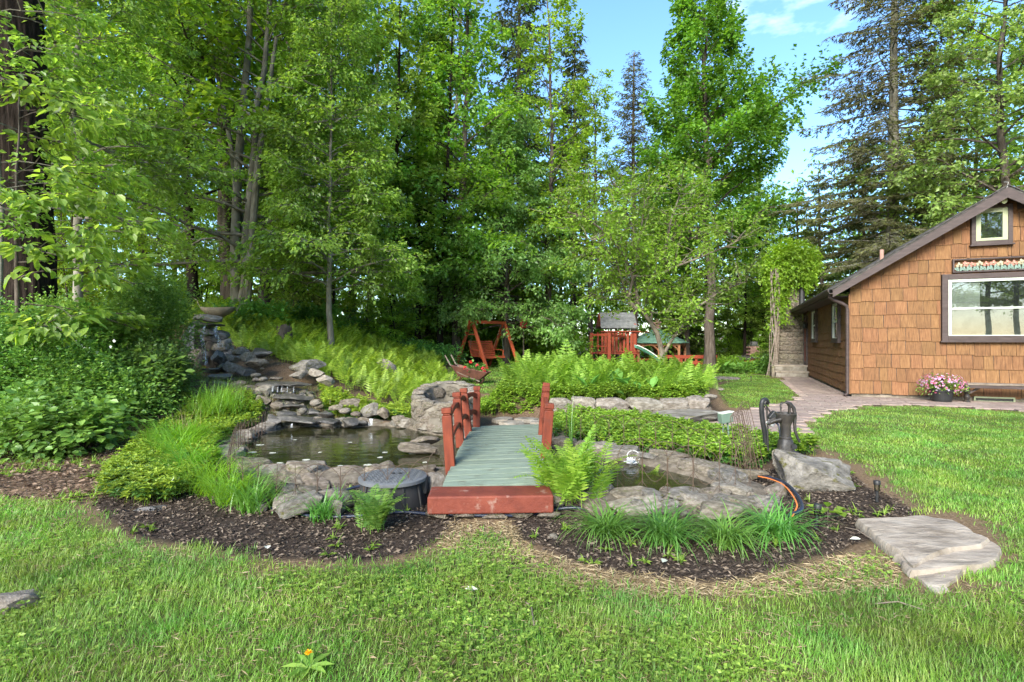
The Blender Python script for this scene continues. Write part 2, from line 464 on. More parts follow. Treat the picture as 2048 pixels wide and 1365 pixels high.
LF['pad'] = leaf_mat('floating_pad', [(.4, .42, .36), (.5, .5, .42), (.22, .26, .12)], .1, .5, .3)
# ------------------------------------------------------------------ terrain
WZ = 0.07
POND = poly([(478, 918), (490, 892), (520, 870), (570, 857), (640, 851), (700, 856), (760, 851), (820, 858), (870, 870), (960, 878), (1040, 886), (1110, 897),
             (1160, 906), (1210, 918), (1255, 924), (1305, 934), (1345, 944), (1400, 958), (1440, 974), (1400, 990), (1330, 990), (1260, 986), (1200, 980), (1130, 968),
             (1060, 958), (980, 954), (920, 952), (880, 947), (820, 951), (760, 944), (700, 949), (640, 942), (560, 946), (505, 938)], WZ)
BED = np.array([(-.5, 10.9), (.8, 10.62), (2.4, 10.66), (3.6, 10.8), (4.2, 11.4), (5.2, 13), (5.0, 15.5), (3, 17), (.5, 16.4), (-.4, 13.5)])
MULCH_A = poly([(205, 985), (188, 1015), (262, 1070), (380, 1094), (470, 1110), (560, 1120), (650, 1126), (760, 1120), (850, 1094), (900, 1064), (925, 1040), (940, 1000),
                (860, 960), (700, 940), (480, 935), (400, 905), (330, 950)])
MULCH_B = poly([(1020, 1030), (1045, 1078), (1090, 1102), (1180, 1137), (1290, 1157), (1420, 1164), (1520, 1150), (1610, 1122), (1700, 1098), (1740, 1078), (1722, 1046), (1835, 1032),
                (1800, 1002), (1745, 980), (1690, 940), (1600, 930), (1400, 960), (1200, 960), (1100, 980)])
LAWN = poly([(-500, 990), (0, 990), (90, 990), (180, 1004), (196, 1040), (262, 1078), (380, 1102), (470, 1118), (560, 1128), (650, 1134), (760, 1128), (850, 1102), (905, 1075), (960, 1052), (1020, 1058),
             (1045, 1090), (1090, 1112), (1180, 1147), (1290, 1167), (1420, 1174), (1520, 1160), (1610, 1132), (1700, 1108), (1765, 1090), (1800, 1135), (1860, 1180), (1900, 1165), (1960, 1132), (2010, 1105), (1975, 1068), (1905, 1032),
             (1840, 1026), (1800, 990), (1755, 958), (1700, 925), (1625, 890), (1590, 872), (1606, 842), (1628, 833), (1665, 823), (1720, 814.5), (1793, 812), (1903, 815), (2048, 824.5), (2300, 842), (2700, 880), (2900, 1470), (-700, 1470)])
LAWN_MID = poly([(1425, 790), (1440, 770), (1480, 756), (1560, 757.5), (1602, 788), (1599, 799), (1572, 809), (1537, 816), (1500, 821), (1460, 816), (1430, 806)])
LAWN_FAR = np.array([(-2.6, 15.8), (-.5, 14.5), (-.3, 17), (2, 18), (6, 18.5), (11.2, 22.5), (10, 27), (6, 28), (3, 25), (1.5, 28), (-3, 26.5), (-2.5, 21)])
PATH = poly([(1566, 755), (1604, 788), (1602, 799), (1573, 810), (1537, 817), (1500, 822), (1440, 832), (1400, 838), (1340, 838), (1290, 832), (1330, 848), (1355, 852), (1443, 870), (1516, 883), (1560, 886),
             (1592, 868), (1606, 841), (1628, 832), (1665, 822), (1720, 813), (1793, 811), (1903, 814), (2048, 824), (2300, 842), (2300, 812), (2048, 800), (1702, 794), (1640, 765), (1622, 754)])
# house frame: corner nearest the camera, x along the gable front, y along the side wall
HC = np.array([8.95, 14.3]); HA = -math.atan2(.377, .926)
HX = np.array([math.cos(HA), math.sin(HA)]); HY = np.array([-math.sin(HA), math.cos(HA)])
def hw(x, y):
    p = HC + HX * x + HY * y
    return p

STREAM = [(-6.5, 12.2, .80), (-6.3, 11.5, .76), (-5.3, 11.0, .66), (-4.3, 10.45, .52), (-4.1, 9.8, .34), (-3.7, 9.1, .17), (-3.35, 8.5, .1)]
def H(x, y):
    x = np.asarray(x, float); y = np.asarray(y, float)
    a = sst(-2.2, -9.5, x)
    z = a * (.19 * (np.clip(y, 7, 17) - 7) + .045 * np.clip(y - 17, 0, 20))
    z = z + .5 * np.exp(-((x + 5.4) ** 2 + (y - 11.3) ** 2) / 4.2) + .25 * sst(-.8, -3.5, x) * sst(9, 12.5, y)
    z = z + .3 * sst(12, 22, y) * sst(7, 3, x) * (1 - a)
    z = z + .02 * np.clip(y - 38, 0, 200)
    z = z - .55 * sst(23, 34, y) * sst(5, 9, x) * sst(40, 30, x)
    z = z + .34 * sst(.05, -.25, sdist(BED, x, y)) * sst(18, 13, y)
    near = np.hypot(x, y) < 40
    z = z + np.where(near, .03 * (fnoise(x, y, .9, 5) - .5) * np.where(x > 2.5, .3, 1), .3 * (fnoise(x, y, .1, 6) - .5))
    ds = np.full(x.shape, 1e9); tz = np.zeros(x.shape)
    for (ax, ay, az), (bx, by, bz) in zip(STREAM[:-1], STREAM[1:]):
        ex, ey = bx - ax, by - ay
        t = np.clip(((x - ax) * ex + (y - ay) * ey) / (ex * ex + ey * ey), 0, 1)
        dd = np.hypot(x - ax - t * ex, y - ay - t * ey)
        tz = np.where(dd < ds, az + (bz - az) * t, tz); ds = np.minimum(ds, dd)
    k = sst(1.25, .45, ds)
    z = z * (1 - k) + np.minimum(z, tz - .04) * k
    d = sdist(POND, x, y)
    rim = sst(.75, .2, d)
    z = z * (1 - rim) + np.maximum(z, .13) * rim
    z = np.where(d < .1, np.minimum(z, WZ + .06 - .5 * sst(.1, -.45, d)), z)
    return z

def Hs(x, y):
    return float(H(np.array([x]), np.array([y]))[0])

def gp(px, py, dz=.0):
    z = 0.0
    for _ in range(24):
        q = gnd(px, min(py, 5000), z); h = Hs(*q); z = z + .35 * (h - z)
        z = min(z, 1.2)
    return np.array([q[0], q[1], h + dz])
def polyT(pts):
    return np.array([gp(x, y)[:2] for x, y in pts])

def spaced(segs):
    out = []
    for a, b, s in segs:
        n = max(1, int(round((b - a) / s)))
        out.append(np.linspace(a, b, n, endpoint=False))
    return np.concatenate(out + [[segs[-1][1]]])
gx = spaced([(-240, -60, 20), (-60, -14, 2), (-14, -6, .35), (-6, 5.5, .07), (5.5, 14, .3), (14, 60, 2), (60, 240, 20)])
gy = spaced([(-30, 1, 3), (1, 2.2, .3), (2.2, 9.5, .07), (9.5, 20, .22), (20, 50, 1), (50, 300, 20)])
GX, GY = np.meshgrid(gx, gy)
GZ = H(GX, GY)
nx, ny = len(gx), len(gy)
idx = np.arange(nx * ny).reshape(ny, nx)
Q = np.stack([idx[:-1, :-1], idx[:-1, 1:], idx[1:, 1:], idx[1:, :-1]], -1).reshape(-1, 4)
GV = np.stack([GX, GY, GZ], -1).reshape(-1, 3)
xs, ys = GV[:, 0], GV[:, 1]
edge_n = (fnoise(xs, ys, 3.0, 11) - .5)
dm = np.minimum(sdist(MULCH_A, xs, ys), sdist(MULCH_B, xs, ys))
mulch = sst(.05, -.05, dm + edge_n * .16)
dl = np.minimum(sdist(LAWN, xs, ys), np.minimum(sdist(LAWN_MID, xs, ys), sdist(LAWN_FAR, xs, ys)))
lawn = sst(.12, -.12, dl + edge_n * .3)
bare = np.clip(sst(-.35, 0, dl + edge_n * .7) * sst(.45, .1, dl) * .8, 0, 1)
rimz = sst(.75, .4, sdist(POND, xs, ys) + edge_n * .3) * (ys < 9.2)
zone = np.stack([mulch, bare * (1 - mulch), lawn, rimz], -1)

def ground_material():
    m, nt, out = new_mat('garden_ground')
    L = nt.links.new
    at_ = nt.nodes.new('ShaderNodeAttribute'); at_.attribute_name = 'zone'
    sep = nt.nodes.new('ShaderNodeSeparateColor'); L(at_.outputs['Color'], sep.inputs[0])
    g = nt.nodes.new('ShaderNodeNewGeometry')
    def nz(scale, detail=8):
        n = nd(nt, 'ShaderNodeTexNoise', Scale=scale, Detail=detail, Roughness=.65); L(g.outputs['Position'], n.inputs['Vector']); return n
    n1, n2, n3, n4 = nz(3), nz(38), nz(90), nz(9)
    lit = ramp(nt, [(.045, .03, .019), (.105, .07, .043), (.2, .145, .097)], [.32, .52, .72]); L(n2.outputs['Fac'], lit.inputs[0])
    soil = ramp(nt, [(.035, .045, .012), (.075, .085, .025), (.15, .125, .06)], [.3, .5, .75]); L(n4.outputs['Fac'], soil.inputs[0])
    straw = ramp(nt, [(.07, .045, .025), (.16, .108, .062), (.27, .2, .125)], [.3, .52, .75]); L(n2.outputs['Fac'], straw.inputs[0])
    mul = ramp(nt, [(.016, .012, .009), (.045, .033, .025), (.10, .074, .056)], [.36, .54, .78]); L(n3.outputs['Fac'], mul.inputs[0])
    def mix(f, a, b):
        x = nt.nodes.new('ShaderNodeMix'); x.data_type = 'RGBA'; L(f, x.inputs[0]); L(a, x.inputs[6]); L(b, x.inputs[7]); return x.outputs[2]
    c = mix(sep.outputs[2], lit.outputs[0], soil.outputs[0])
    c = mix(sep.outputs[1], c, straw.outputs[0])
    c = mix(sep.outputs[0], c, mul.outputs[0])
    rimc = ramp(nt, [(.05, .042, .03), (.12, .1, .075), (.2, .175, .138)], [.3, .52, .75]); L(n4.outputs['Fac'], rimc.inputs[0])
    c = mix(at_.outputs['Alpha'], c, rimc.outputs[0])
    p = nd(nt, 'ShaderNodeBsdfPrincipled', Roughness=.95); p.inputs['Specular IOR Level'].default_value = .1
    L(c, p.inputs['Base Color'])
    b = nd(nt, 'ShaderNodeBump', Strength=.8, Distance=.02); L(n2.outputs['Fac'], b.inputs['Height']); L(b.outputs[0], p.inputs['Normal'])
    L(p.outputs[0], out.inputs[0])
    return m
gme = raw_mesh('ground', GV, [Q], True, [ground_material()])
ca = gme.color_attributes.new('zone', 'FLOAT_COLOR', 'POINT')
ca.data.foreach_set('color', zone.astype(np.float32).ravel())
tag(link('ground', gme), kind='structure')

# ------------------------------------------------------------------ pond water
def water_material():
    m, nt, out = new_mat('pond_water')
    L = nt.links.new
    p = nd(nt, 'ShaderNodeBsdfPrincipled', Roughness=.035)
    p.inputs['IOR'].default_value = 1.33
    p.inputs['Specular IOR Level'].default_value = .75
    g = nt.nodes.new('ShaderNodeNewGeometry')
    n1 = nd(nt, 'ShaderNodeTexNoise', Scale=1.6, Detail=4); L(g.outputs['Position'], n1.inputs['Vector'])
    rp = ramp(nt, [(.012, .012, .005), (.026, .026, .009), (.05, .043, .016)], [.35, .55, .75]); L(n1.outputs['Fac'], rp.inputs[0])
    L(rp.outputs[0], p.inputs['Base Color'])
    mp = nt.nodes.new('ShaderNodeMapping'); mp.inputs['Scale'].default_value = (1, 1.8, 1); L(g.outputs['Position'], mp.inputs[0])
    n2 = nd(nt, 'ShaderNodeTexNoise', Scale=5, Detail=3); L(mp.outputs[0], n2.inputs['Vector'])
    b = nd(nt, 'ShaderNodeBump', Strength=.12, Distance=.05); L(n2.outputs['Fac'], b.inputs['Height']); L(b.outputs[0], p.inputs['Normal'])
    L(p.outputs[0], out.inputs[0])
    return m
M['water'] = water_material()
def fallwater_material():
    m, nt, out = new_mat('falling_water')
    L = nt.links.new
    p = nd(nt, 'ShaderNodeBsdfPrincipled', Roughness=.25)
    p.inputs['Base Color'].default_value = (.75, .78, .8, 1); p.inputs['IOR'].default_value = 1.33
    t = nt.nodes.new('ShaderNodeBsdfTransparent')
    tc = nt.nodes.new('ShaderNodeTexCoord'); mp = nt.nodes.new('ShaderNodeMapping'); mp.inputs['Scale'].default_value = (60, 60, 2); L(tc.outputs['Object'], mp.inputs[0])
    n = nd(nt, 'ShaderNodeTexNoise', Scale=1, Detail=4); L(mp.outputs[0], n.inputs[0])
    rp = ramp(nt, [(0, 0, 0), (.55, .55, .55)], [.42, .75]); L(n.outputs['Fac'], rp.inputs[0])
    mx = nt.nodes.new('ShaderNodeMixShader'); L(rp.outputs[0], mx.inputs[0]); L(t.outputs[0], mx.inputs[1]); L(p.outputs[0], mx.inputs[2])
    L(mx.outputs[0], out.inputs[0])
    return m
M['fall'] = fallwater_material()
wgx, wgy = np.meshgrid(np.arange(-4.6, 3.2, .08), np.arange(4.6, 9.4, .08))
wid = np.arange(wgx.size).reshape(wgx.shape)
wq = np.stack([wid[:-1, :-1], wid[:-1, 1:], wid[1:, 1:], wid[1:, :-1]], -1).reshape(-1, 4)
wc = np.stack([wgx, wgy], -1).reshape(-1, 2)[wq].mean(1)
keep = sdist(POND, wc[:, 0], wc[:, 1]) < .16
wv = np.stack([wgx.ravel(), wgy.ravel(), np.full(wgx.size, WZ)], -1)
tag(link('pond_water', raw_mesh('pond_water', wv, [wq[keep]], True, [M['water']])), kind='structure')

# ------------------------------------------------------------------ plant builders
def leaf_quads(P, A, Nn, L, W, fold=.25, droop=.12, big=False):
    n = len(P)
    A = norm(A); S = norm(np.cross(Nn, A)); U = np.cross(A, S)
    L = np.broadcast_to(L, (n,))[:, None]; W = np.broadcast_to(W, (n,))[:, None]
    tip = P + A * L - U * droop * L
    if not big:
        V = np.stack([P, P + A * L * .45 - S * W + U * fold * W, tip, P + A * L * .45 + S * W + U * fold * W], 1).reshape(-1, 3)
        return V, [np.arange(n * 4).reshape(n, 4)]
    V = np.stack([P, P + A * L * .28 - S * W * .8 + U * fold * W, P + A * L * .62 - S * W * .95 + U * fold * W * .8 - U * droop * L * .3, tip,
                  P + A * L * .62 + S * W * .95 + U * fold * W * .8 - U * droop * L * .3, P + A * L * .28 + S * W * .8 + U * fold * W], 1).reshape(-1, 3)
    b = np.arange(n)[:, None] * 6
    return V, [np.concatenate([b + np.array([[0, 1, 2, 3]]), b + np.array([[0, 3, 4, 5]])])]

def blades(base, az, L, W, th0, th1, S=2, twist=0.0):
    """grass-like blades: strips that lean from th0 to th1 off vertical along their length"""
    n = len(base)
    bc = lambda v: np.broadcast_to(np.asarray(v, float), (n,))
    az, L, W, th0, th1 = map(bc, (az, L, W, th0, th1))
    hd = np.stack([np.cos(az), np.sin(az), np.zeros(n)], -1); sd = np.stack([-np.sin(az + twist), np.cos(az + twist), np.zeros(n)], -1)
    pts = [base.astype(float)]
    for k in range(S):
        th = th0 + (th1 - th0) * ((k + .5) / S)
        pts.append(pts[-1] + (L / S)[:, None] * (hd * np.sin(th)[:, None] + np.array([0, 0, 1.]) * np.cos(th)[:, None]))
    cols = []
    for k in range(S):
        w = W * (1 - (k / S) ** 2) * (.75 if k == 0 else 1)
        cols += [pts[k] - sd * w[:, None] * .5, pts[k] + sd * w[:, None] * .5]
    cols.append(pts[S])
    m = 2 * S + 1
    V = np.stack(cols, 1).reshape(-1, 3)
    b = np.arange(n)[:, None] * m
    fs = []
    if S > 1:
        fs.append(np.concatenate([b + np.array([[2 * k, 2 * k + 1, 2 * k + 3, 2 * k + 2]]) for k in range(S - 1)]))
    fs.append(b + np.array([[2 * S - 2, 2 * S - 1, 2 * S]]))
    return V, fs

def fronds(base, az, L, th0, th1, K=12, pw=.24, rng=None):
    """fern fronds: arching rachis with K pairs of tapering leaflets"""
    rng = rng or np.random.default_rng(1)
    n = len(base)
    bc = lambda v: np.broadcast_to(np.asarray(v, float), (n,))
    az, L, th0, th1 = map(bc, (az, L, th0, th1))
    hd = np.stack([np.cos(az), np.sin(az), np.zeros(n)], -1); sd = np.stack([-np.sin(az), np.cos(az), np.zeros(n)], -1)
    p = base.astype(float).copy()
    Vs = []; 
    for k in range(K + 2):
        u = (k + .5) / (K + 2)
        th = th0 + (th1 - th0) * u ** 1.5
        t = hd * np.sin(th)[:, None] + np.array([0, 0, 1.]) * np.cos(th)[:, None]
        nn = np.cross(t, sd)
        st = (L / (K + 2))[:, None]
        q = p + t * st
        if k >= 2:
            prof = (math.sin(math.pi * min(1, (u * .92 + .06)) ** .75)) * .9 + .12
            pl = (L * pw * prof)[:, None]
            pwid = st * .44
            for s in (-1, 1):
                dr = norm(sd * s + t * .38 + nn * (-.12) + rng.normal(0, .07, (n, 3)))
                c = p + t * st * .5
                Vs.append(np.stack([c, c + dr * pl * .38 - t * pwid, c + dr * pl, c + dr * pl * .38 + t * pwid], 1))
        w = sd * .0035
        Vs.append(np.stack([p - w, p + w, q + w, q - w], 1))
        p = q
    V = np.stack(Vs, 1).reshape(-1, 3)
    return V, [np.arange(len(V)).reshape(-1, 4)]

def joinvf(parts):
    Vs, Fs, off = [], [], 0
    for V, f in parts:
        Vs.append(V); Fs += [x + off for x in f]; off += len(V)
    return np.concatenate(Vs), Fs

def cluster_leaves(rng, P0, P1, per, size, spread=.16, flat=.35, outward=.6, wr=.32, droop=.15, hang=.25):
    """leaves set along shoots P0->P1"""
    n = len(P0)
    t = rng.random((n, per)) ** .8
    P = P0[:, None] + (P1 - P0)[:, None] * t[..., None]
    ax = norm(P1 - P0)[:, None] * np.ones((n, per, 1))
    side = norm(np.cross(ax, np.array([0, 0, 1.])) + 1e-6) * rng.choice([-1, 1], (n, per))[..., None]
    off = rng.random((n, per, 1)) * spread
    P = P + side * off + np.array([0, 0, 1.]) * rng.normal(0, spread * flat, (n, per, 1))
    A = norm(side * outward + ax * .7 + rng.normal(0, .3, (n, per, 3)) - np.array([0, 0, hang]))
    Nn = norm(np.array([0, 0, 1.]) + rng.normal(0, .38, (n, per, 3)))
    sz = size * rng.uniform(.5, 1.35, n * per)
    return leaf_quads(P.reshape(-1, 3), A.reshape(-1, 3), Nn.reshape(-1, 3), sz, sz * wr, .25, droop)

def interp(pts, t):
    pts = np.asarray(pts, float)
    t = np.clip(t, 0, 1) * (len(pts) - 1)
    i = np.minimum(int(t), len(pts) - 2)
    return pts[i] * (1 - (t - i)) + pts[i + 1] * (t - i)

def broadleaf(seed, trunk, r0, prof, nb, cb=.25, leaf=.11, per=16, up=(15, 55), droop=.25, subs=4.0, flat=.3, sublen=.4, spread=.16, wr=.32, rtop=.15, hang=.25, jit=.12, minsub=4, extra=None, azbias=None, clear=None):
    """trunk (control points) with whorled limbs, side shoots and leaves; prof(t) is limb length at relative height t"""
    rng = np.random.default_rng(seed)
    trunk = np.asarray(trunk, float)
    mb = MB()
    tt = np.linspace(0, 1, 14)
    tp = np.array([interp(trunk, t) for t in tt]) + np.c_[rng.normal(0, r0 * .25, (14, 2)), np.zeros(14)] * np.minimum(1, tt * 6)[:, None]
    rr = r0 * (1 - (1 - rtop) * tt) * (1 + .45 * np.exp(-tt * 30))
    mb.tube(tp, rr, 10)
    P0, P1 = [], []
    limbs = []
    for i in range(nb):
        t = cb + (1 - cb) * (i + rng.random()) / nb
        az = i * 2.39996 + rng.normal(0, .35)
        if azbias is not None and rng.random() < azbias[1]:
            az = azbias[0] + rng.normal(0, .8)
        Ln = prof((t - cb) / (1 - cb)) * rng.uniform(.72, 1.18)
        if clear is not None and t < clear[2] and math.cos(az - clear[0]) > math.cos(clear[1]): continue
        el = R(up[0] + (up[1] - up[0]) * (t - cb) / (1 - cb) + rng.normal(0, 8))
        limbs.append((interp(tp, t), az, Ln, el, r0 * (1 - (1 - rtop) * t) * .42))
    if extra: limbs += extra
    for s, az, Ln, el, rb in limbs:
        hd = np.array([math.cos(az), math.sin(az), 0]); u = np.linspace(0, 1, 7)
        side = np.array([-hd[1], hd[0], 0])
        wob = np.cumsum(rng.normal(0, jit * Ln / 6, 7)); wob -= wob[0]
        wz = np.cumsum(rng.normal(0, jit * Ln / 9, 7)); wz -= wz[0]
        path = s + hd * (Ln * u)[:, None] * math.cos(el) + np.array([0, 0, 1.]) * (Ln * (math.sin(el) * u - droop * u ** 2) + wz)[:, None] + side * wob[:, None]
        mb.tube(path, np.maximum(rb * (1 - .88 * u), .008), 5, False)
        ns = max(minsub, int(Ln * subs))
        for k in range(ns):
            uu = .18 + .82 * (k + rng.random()) / ns
            b = interp(path, uu)
            sg = 1 if k % 2 else -1
            a2 = az + sg * R(rng.uniform(25, 75))
            if k == ns - 1: a2 = az
            l2 = (Ln * sublen * (1.12 - uu) + .35) * rng.uniform(.6, 1.2)
            e2 = rng.normal(.08, .25) + (el * .35 if flat > .5 else 0)
            dz = math.sin(e2) * l2 - droop * .5 * l2
            e = b + np.array([math.cos(a2) * math.cos(e2) * l2, math.sin(a2) * math.cos(e2) * l2, dz])
            P0.append(b); P1.append(e)
    P0, P1 = np.array(P0), np.array(P1)
    for a, b in zip(P0, P1):
        mb.tube(np.stack([a, (a + b) / 2 + [0, 0, .03], b]), [.011, .008, .004], 3, False)
    # secondary shoots off each side shoot
    m = 3
    t = rng.uniform(.3, 1, (len(P0), m))
    s0 = (P0[:, None] + (P1 - P0)[:, None] * t[..., None]).reshape(-1, 3)
    dd = np.repeat(norm(P1 - P0), m, 0)
    an = rng.choice([-1, 1], len(dd)) * rng.uniform(.5, 1.2, len(dd))
    d2 = np.stack([dd[:, 0] * np.cos(an) - dd[:, 1] * np.sin(an), dd[:, 0] * np.sin(an) + dd[:, 1] * np.cos(an), dd[:, 2] + rng.normal(0, flat, len(dd)) - .1], -1)
    ln = np.repeat(np.linalg.norm(P1 - P0, axis=1), m) * rng.uniform(.35, .65, len(dd))
    s1 = s0 + norm(d2) * ln[:, None]
    A0 = np.concatenate([P0 + (P1 - P0) * .3, s0]); A1 = np.concatenate([P1, s1])
    lv = cluster_leaves(rng, A0, A1, per, leaf, spread, flat, .6, wr, hang=hang)
    return mb, lv

def conifer(seed, Ht, r0, prof, whorls, per_whorl=5, cb=.2, dens=1.0, tilt=(-12, 25), droop=.12, nl=.2, nw=.022, bare=0.0, subs=7, hangs=.2, kink=.06):
    rng = np.random.default_rng(seed)
    mb = MB()
    tt = np.linspace(0, 1, 12)
    tp = np.c_[np.cumsum(rng.normal(0, .03, 12)), np.cumsum(rng.normal(0, .03, 12)), tt * Ht]
    mb.tube(tp, r0 * (1 - .93 * tt) + .02, 9)
    S0, S1, keepn = [], [], []
    for w in range(whorls):
        t = cb + (1 - cb) * (w + rng.random() * .6) / whorls
        for k in range(per_whorl):
            az = rng.uniform(0, 2 * math.pi) if k == 0 else az + 2 * math.pi / per_whorl + rng.normal(0, .25)
            Ln = prof((t - cb) / (1 - cb)) * rng.uniform(.6, 1.15)
            el = R(tilt[0] + (tilt[1] - tilt[0]) * t + rng.normal(0, 6))
            u = np.linspace(0, 1, 6)
            hd = np.array([math.cos(az), math.sin(az), 0]); sdv = np.array([-hd[1], hd[0], 0])
            path = interp(tp, t) + hd * (Ln * u * math.cos(el))[:, None] + np.array([0, 0, 1.]) * (Ln * (math.sin(el) * u - droop * u * u + droop * .6 * u ** 4))[:, None] + sdv * np.cumsum(rng.normal(0, kink * Ln / 5, 6))[:, None]
            mb.tube(path, np.maximum(r0 * .2 * (1 - t * .7) * (1 - .9 * u), .006), 4, False)
            isb = rng.random() < bare
            ns = int(Ln * subs) + 2
            for j in range(ns):
                uu = .15 + .85 * (j + rng.random()) / ns
                b = interp(path, uu); sg = 1 if j % 2 else -1
                a2 = az + sg * R(rng.uniform(40, 70)); l2 = (Ln * .34 * (1.15 - uu) + .15) * rng.uniform(.6, 1.15)
                e = b + np.array([math.cos(a2), math.sin(a2), 0]) * l2 + [0, 0, rng.normal(0, .06) - hangs * l2]
                S0.append(b); S1.append(e); keepn.append(not isb)
    S0, S1, keepn = np.array(S0), np.array(S1), np.array(keepn)
    for a, b in zip(S0, S1):
        mb.tube(np.stack([a, b]), [.008, .003], 3, False)
    A0, A1 = S0[keepn], S1[keepn]
    ln = np.linalg.norm(A1 - A0, axis=1)
    cnt = np.maximum(2, (ln * 26 * dens)).astype(int)
    i = np.repeat(np.arange(len(A0)), cnt)
    t = rng.random(len(i))
    P = A0[i] + (A1 - A0)[i] * t[:, None] + rng.normal(0, .02, (len(i), 3))
    ax = norm(A1 - A0)[i]; side = norm(np.cross(ax, [0, 0, 1.])) * rng.choice([-1, 1], len(i))[:, None]
    A = norm(ax * .8 + side * rng.uniform(.2, 1, (len(i), 1)) + rng.normal(0, .25, (len(i), 3)) - [0, 0, .15])
    Nn = norm(np.array([0, 0, 1.]) + rng.normal(0, .5, (len(i), 3)))
    sz = nl * rng.uniform(.6, 1.3, len(i))
    return mb, leaf_quads(P, A, Nn, sz, nw * rng.uniform(.7, 1.4, len(i)), .3, .1)

def make_tree(name, label, cat, built, bark, lmat, loc, rz=0, group=None, scale=1.0):
    mb, (V, Fq) = built
    t = thing(name, label, cat, loc, rz, group)
    t.scale = (scale,) * 3
    mb.build('trunk', bark, t, smooth=True, world_space=False)
    link('crown', raw_mesh('crown', V, Fq, False, [lmat]), t, False)
    return t

# ------------------------------------------------------------------ stones
def ico(sub):
    import bmesh
    bm = bmesh.new(); bmesh.ops.create_icosphere(bm, subdivisions=sub, radius=1.0)
    V = np.array([v.co[:] for v in bm.verts]); Fq = np.array([[v.index for v in f.verts] for f in bm.faces]); bm.free()
    return V, Fq
ICO = {s: ico(s) for s in (2, 3, 4, 5)}
def rock_verts(seed, sub=3, planes=9, rough=.1, cut=(.55, .85), boxy=0.0):
    rng = np.random.default_rng(seed)
    V, Fq = ICO[sub]; V = V.copy()
    if boxy: V = norm(np.sign(V) * np.abs(V) ** boxy) * (1 / np.max(np.abs(norm(np.sign(V) * np.abs(V) ** boxy)), axis=1, keepdims=True)) ** .8
    for _ in range(planes):
        n = norm(rng.normal(0, 1, 3)); dd = rng.uniform(*cut)
        V -= np.maximum(0, V @ n - dd)[:, None] * n
    o = rng.uniform(0, 50, 3)
    D = np.array([mnoise.fractal(Vector(v * 1.7 + o), .9, 2.1, 5) for v in V])
    V = V * (1 + rough * D)[:, None]
    return V / np.abs(V).max(0), Fq
STONES = {}
def stone_mesh(kind, mat, i):
    k = (kind, mat, i)
    if k not in STONES:
        if kind == 'round': V, Fq = rock_verts(100 + i, 2, 4, .08, (.7, .9))
        elif kind == 'flat': V, Fq = rock_verts(200 + i, 3, 12, .12, (.5, .85), .9)
        elif kind == 'block': V, Fq = rock_verts(400 + i, 3, 9, .1, (.85, 1.15), .8)
        else: V, Fq = rock_verts(300 + i, 3, 15, .13, (.42, .75))
        me = raw_mesh('stone', V, [Fq], True, [M[mat]])
        me.set_sharp_from_angle(angle=R(32))
        STONES[k] = me
    return STONES[k]
srng = random.Random(7)
def stone(parent, x, y, z, sx, sy, sz, kind='rough', mat='stone', rz=None, tilt=.12, name='stone'):
    o = link(name, stone_mesh(kind, mat, srng.randrange(9)), None)
    o.location = (x, y, z); o.scale = (sx / 2, sy / 2, sz / 2)
    o.rotation_euler = (srng.uniform(-tilt, tilt), srng.uniform(-tilt, tilt), srng.uniform(0, 6.3) if rz is None else rz)
    if parent is not None:
        o.parent = parent; o.matrix_parent_inverse = wmat(parent).inverted()
    return o

def slab_mesh(outline, z0, z1, seed=0, name='slab', mat='slab', rough=.02, zfun=None):
    """flat natural stone from an outline: broken edge, uneven top"""
    rng = np.random.default_rng(seed)
    P = np.asarray(outline, float)
    pts = []
    for i in range(len(P)):
        a, b = P[i], P[(i + 1) % len(P)]
        n = max(2, int(np.linalg.norm(b - a) / .05))
        for k in range(n):
            pts.append(a + (b - a) * k / n)
    pts = np.array(pts); c = pts.mean(0)
    nrm = norm(pts - c)
    pts = pts + nrm * (fnoise(pts[:, 0], pts[:, 1], 6, seed) - .5)[:, None] * .07
    n = len(pts)
    rings = [(1.0, z0), (1.03, (z0 + z1) / 2), (1.0, z1 - .012), (.975, z1), (.85, z1), (.7, z1), (.52, z1), (.34, z1), (.16, z1)]
    V = []
    for s, z in rings:
        q = c + (pts - c) * s
        zz = np.full(n, z)
        if s < .99: zz = zz + (fnoise(q[:, 0], q[:, 1], 3, seed + 3) - .5) * rough * 2 + (vnoise(q[:, 0], q[:, 1] * 3, 5, seed + 4) - .5) * rough
        if zfun is not None: zz = zz + zfun(q[:, 0], q[:, 1])
        V.append(np.c_[q, zz])
    V.append(np.r_[c, z1][None] + ([0, 0, float(zfun(c[0:1], c[1:2])[0])] if zfun is not None else 0))
    V = np.concatenate(V)
    j = np.arange(n); k = (j + 1) % n
    Qs = np.concatenate([np.stack([r * n + j, r * n + k, (r + 1) * n + k, (r + 1) * n + j], -1) for r in range(len(rings) - 1)])
    T = np.stack([(len(rings) - 1) * n + j, (len(rings) - 1) * n + k, np.full(n, len(rings) * n)], -1)
    me = raw_mesh(name, V, [Qs, T], True, [M[mat]])
    me.set_sharp_from_angle(angle=R(40))
    return me
# ------------------------------------------------------------------ cottage
house = thing('cottage', 'cottage with brown cedar shingle walls, gabled roof and dark brown trim', 'house', (HC[0], HC[1], 0), HA)
HW, HL, EAVE, RIDGE = 6.26, 10.2, 2.74, 5.18
PITCH = (RIDGE - 2.86) / (HW / 2 + .47)
def roof_z(x):                      # underside of the roof over the front wall
    return RIDGE - .07 - PITCH * abs(x - HW / 2)
def hp(parent, name, mat, fn, bevel=0, smooth=False):
    mb = MB(); fn(mb); return mb.build(name, mat, parent, smooth, bevel, False)
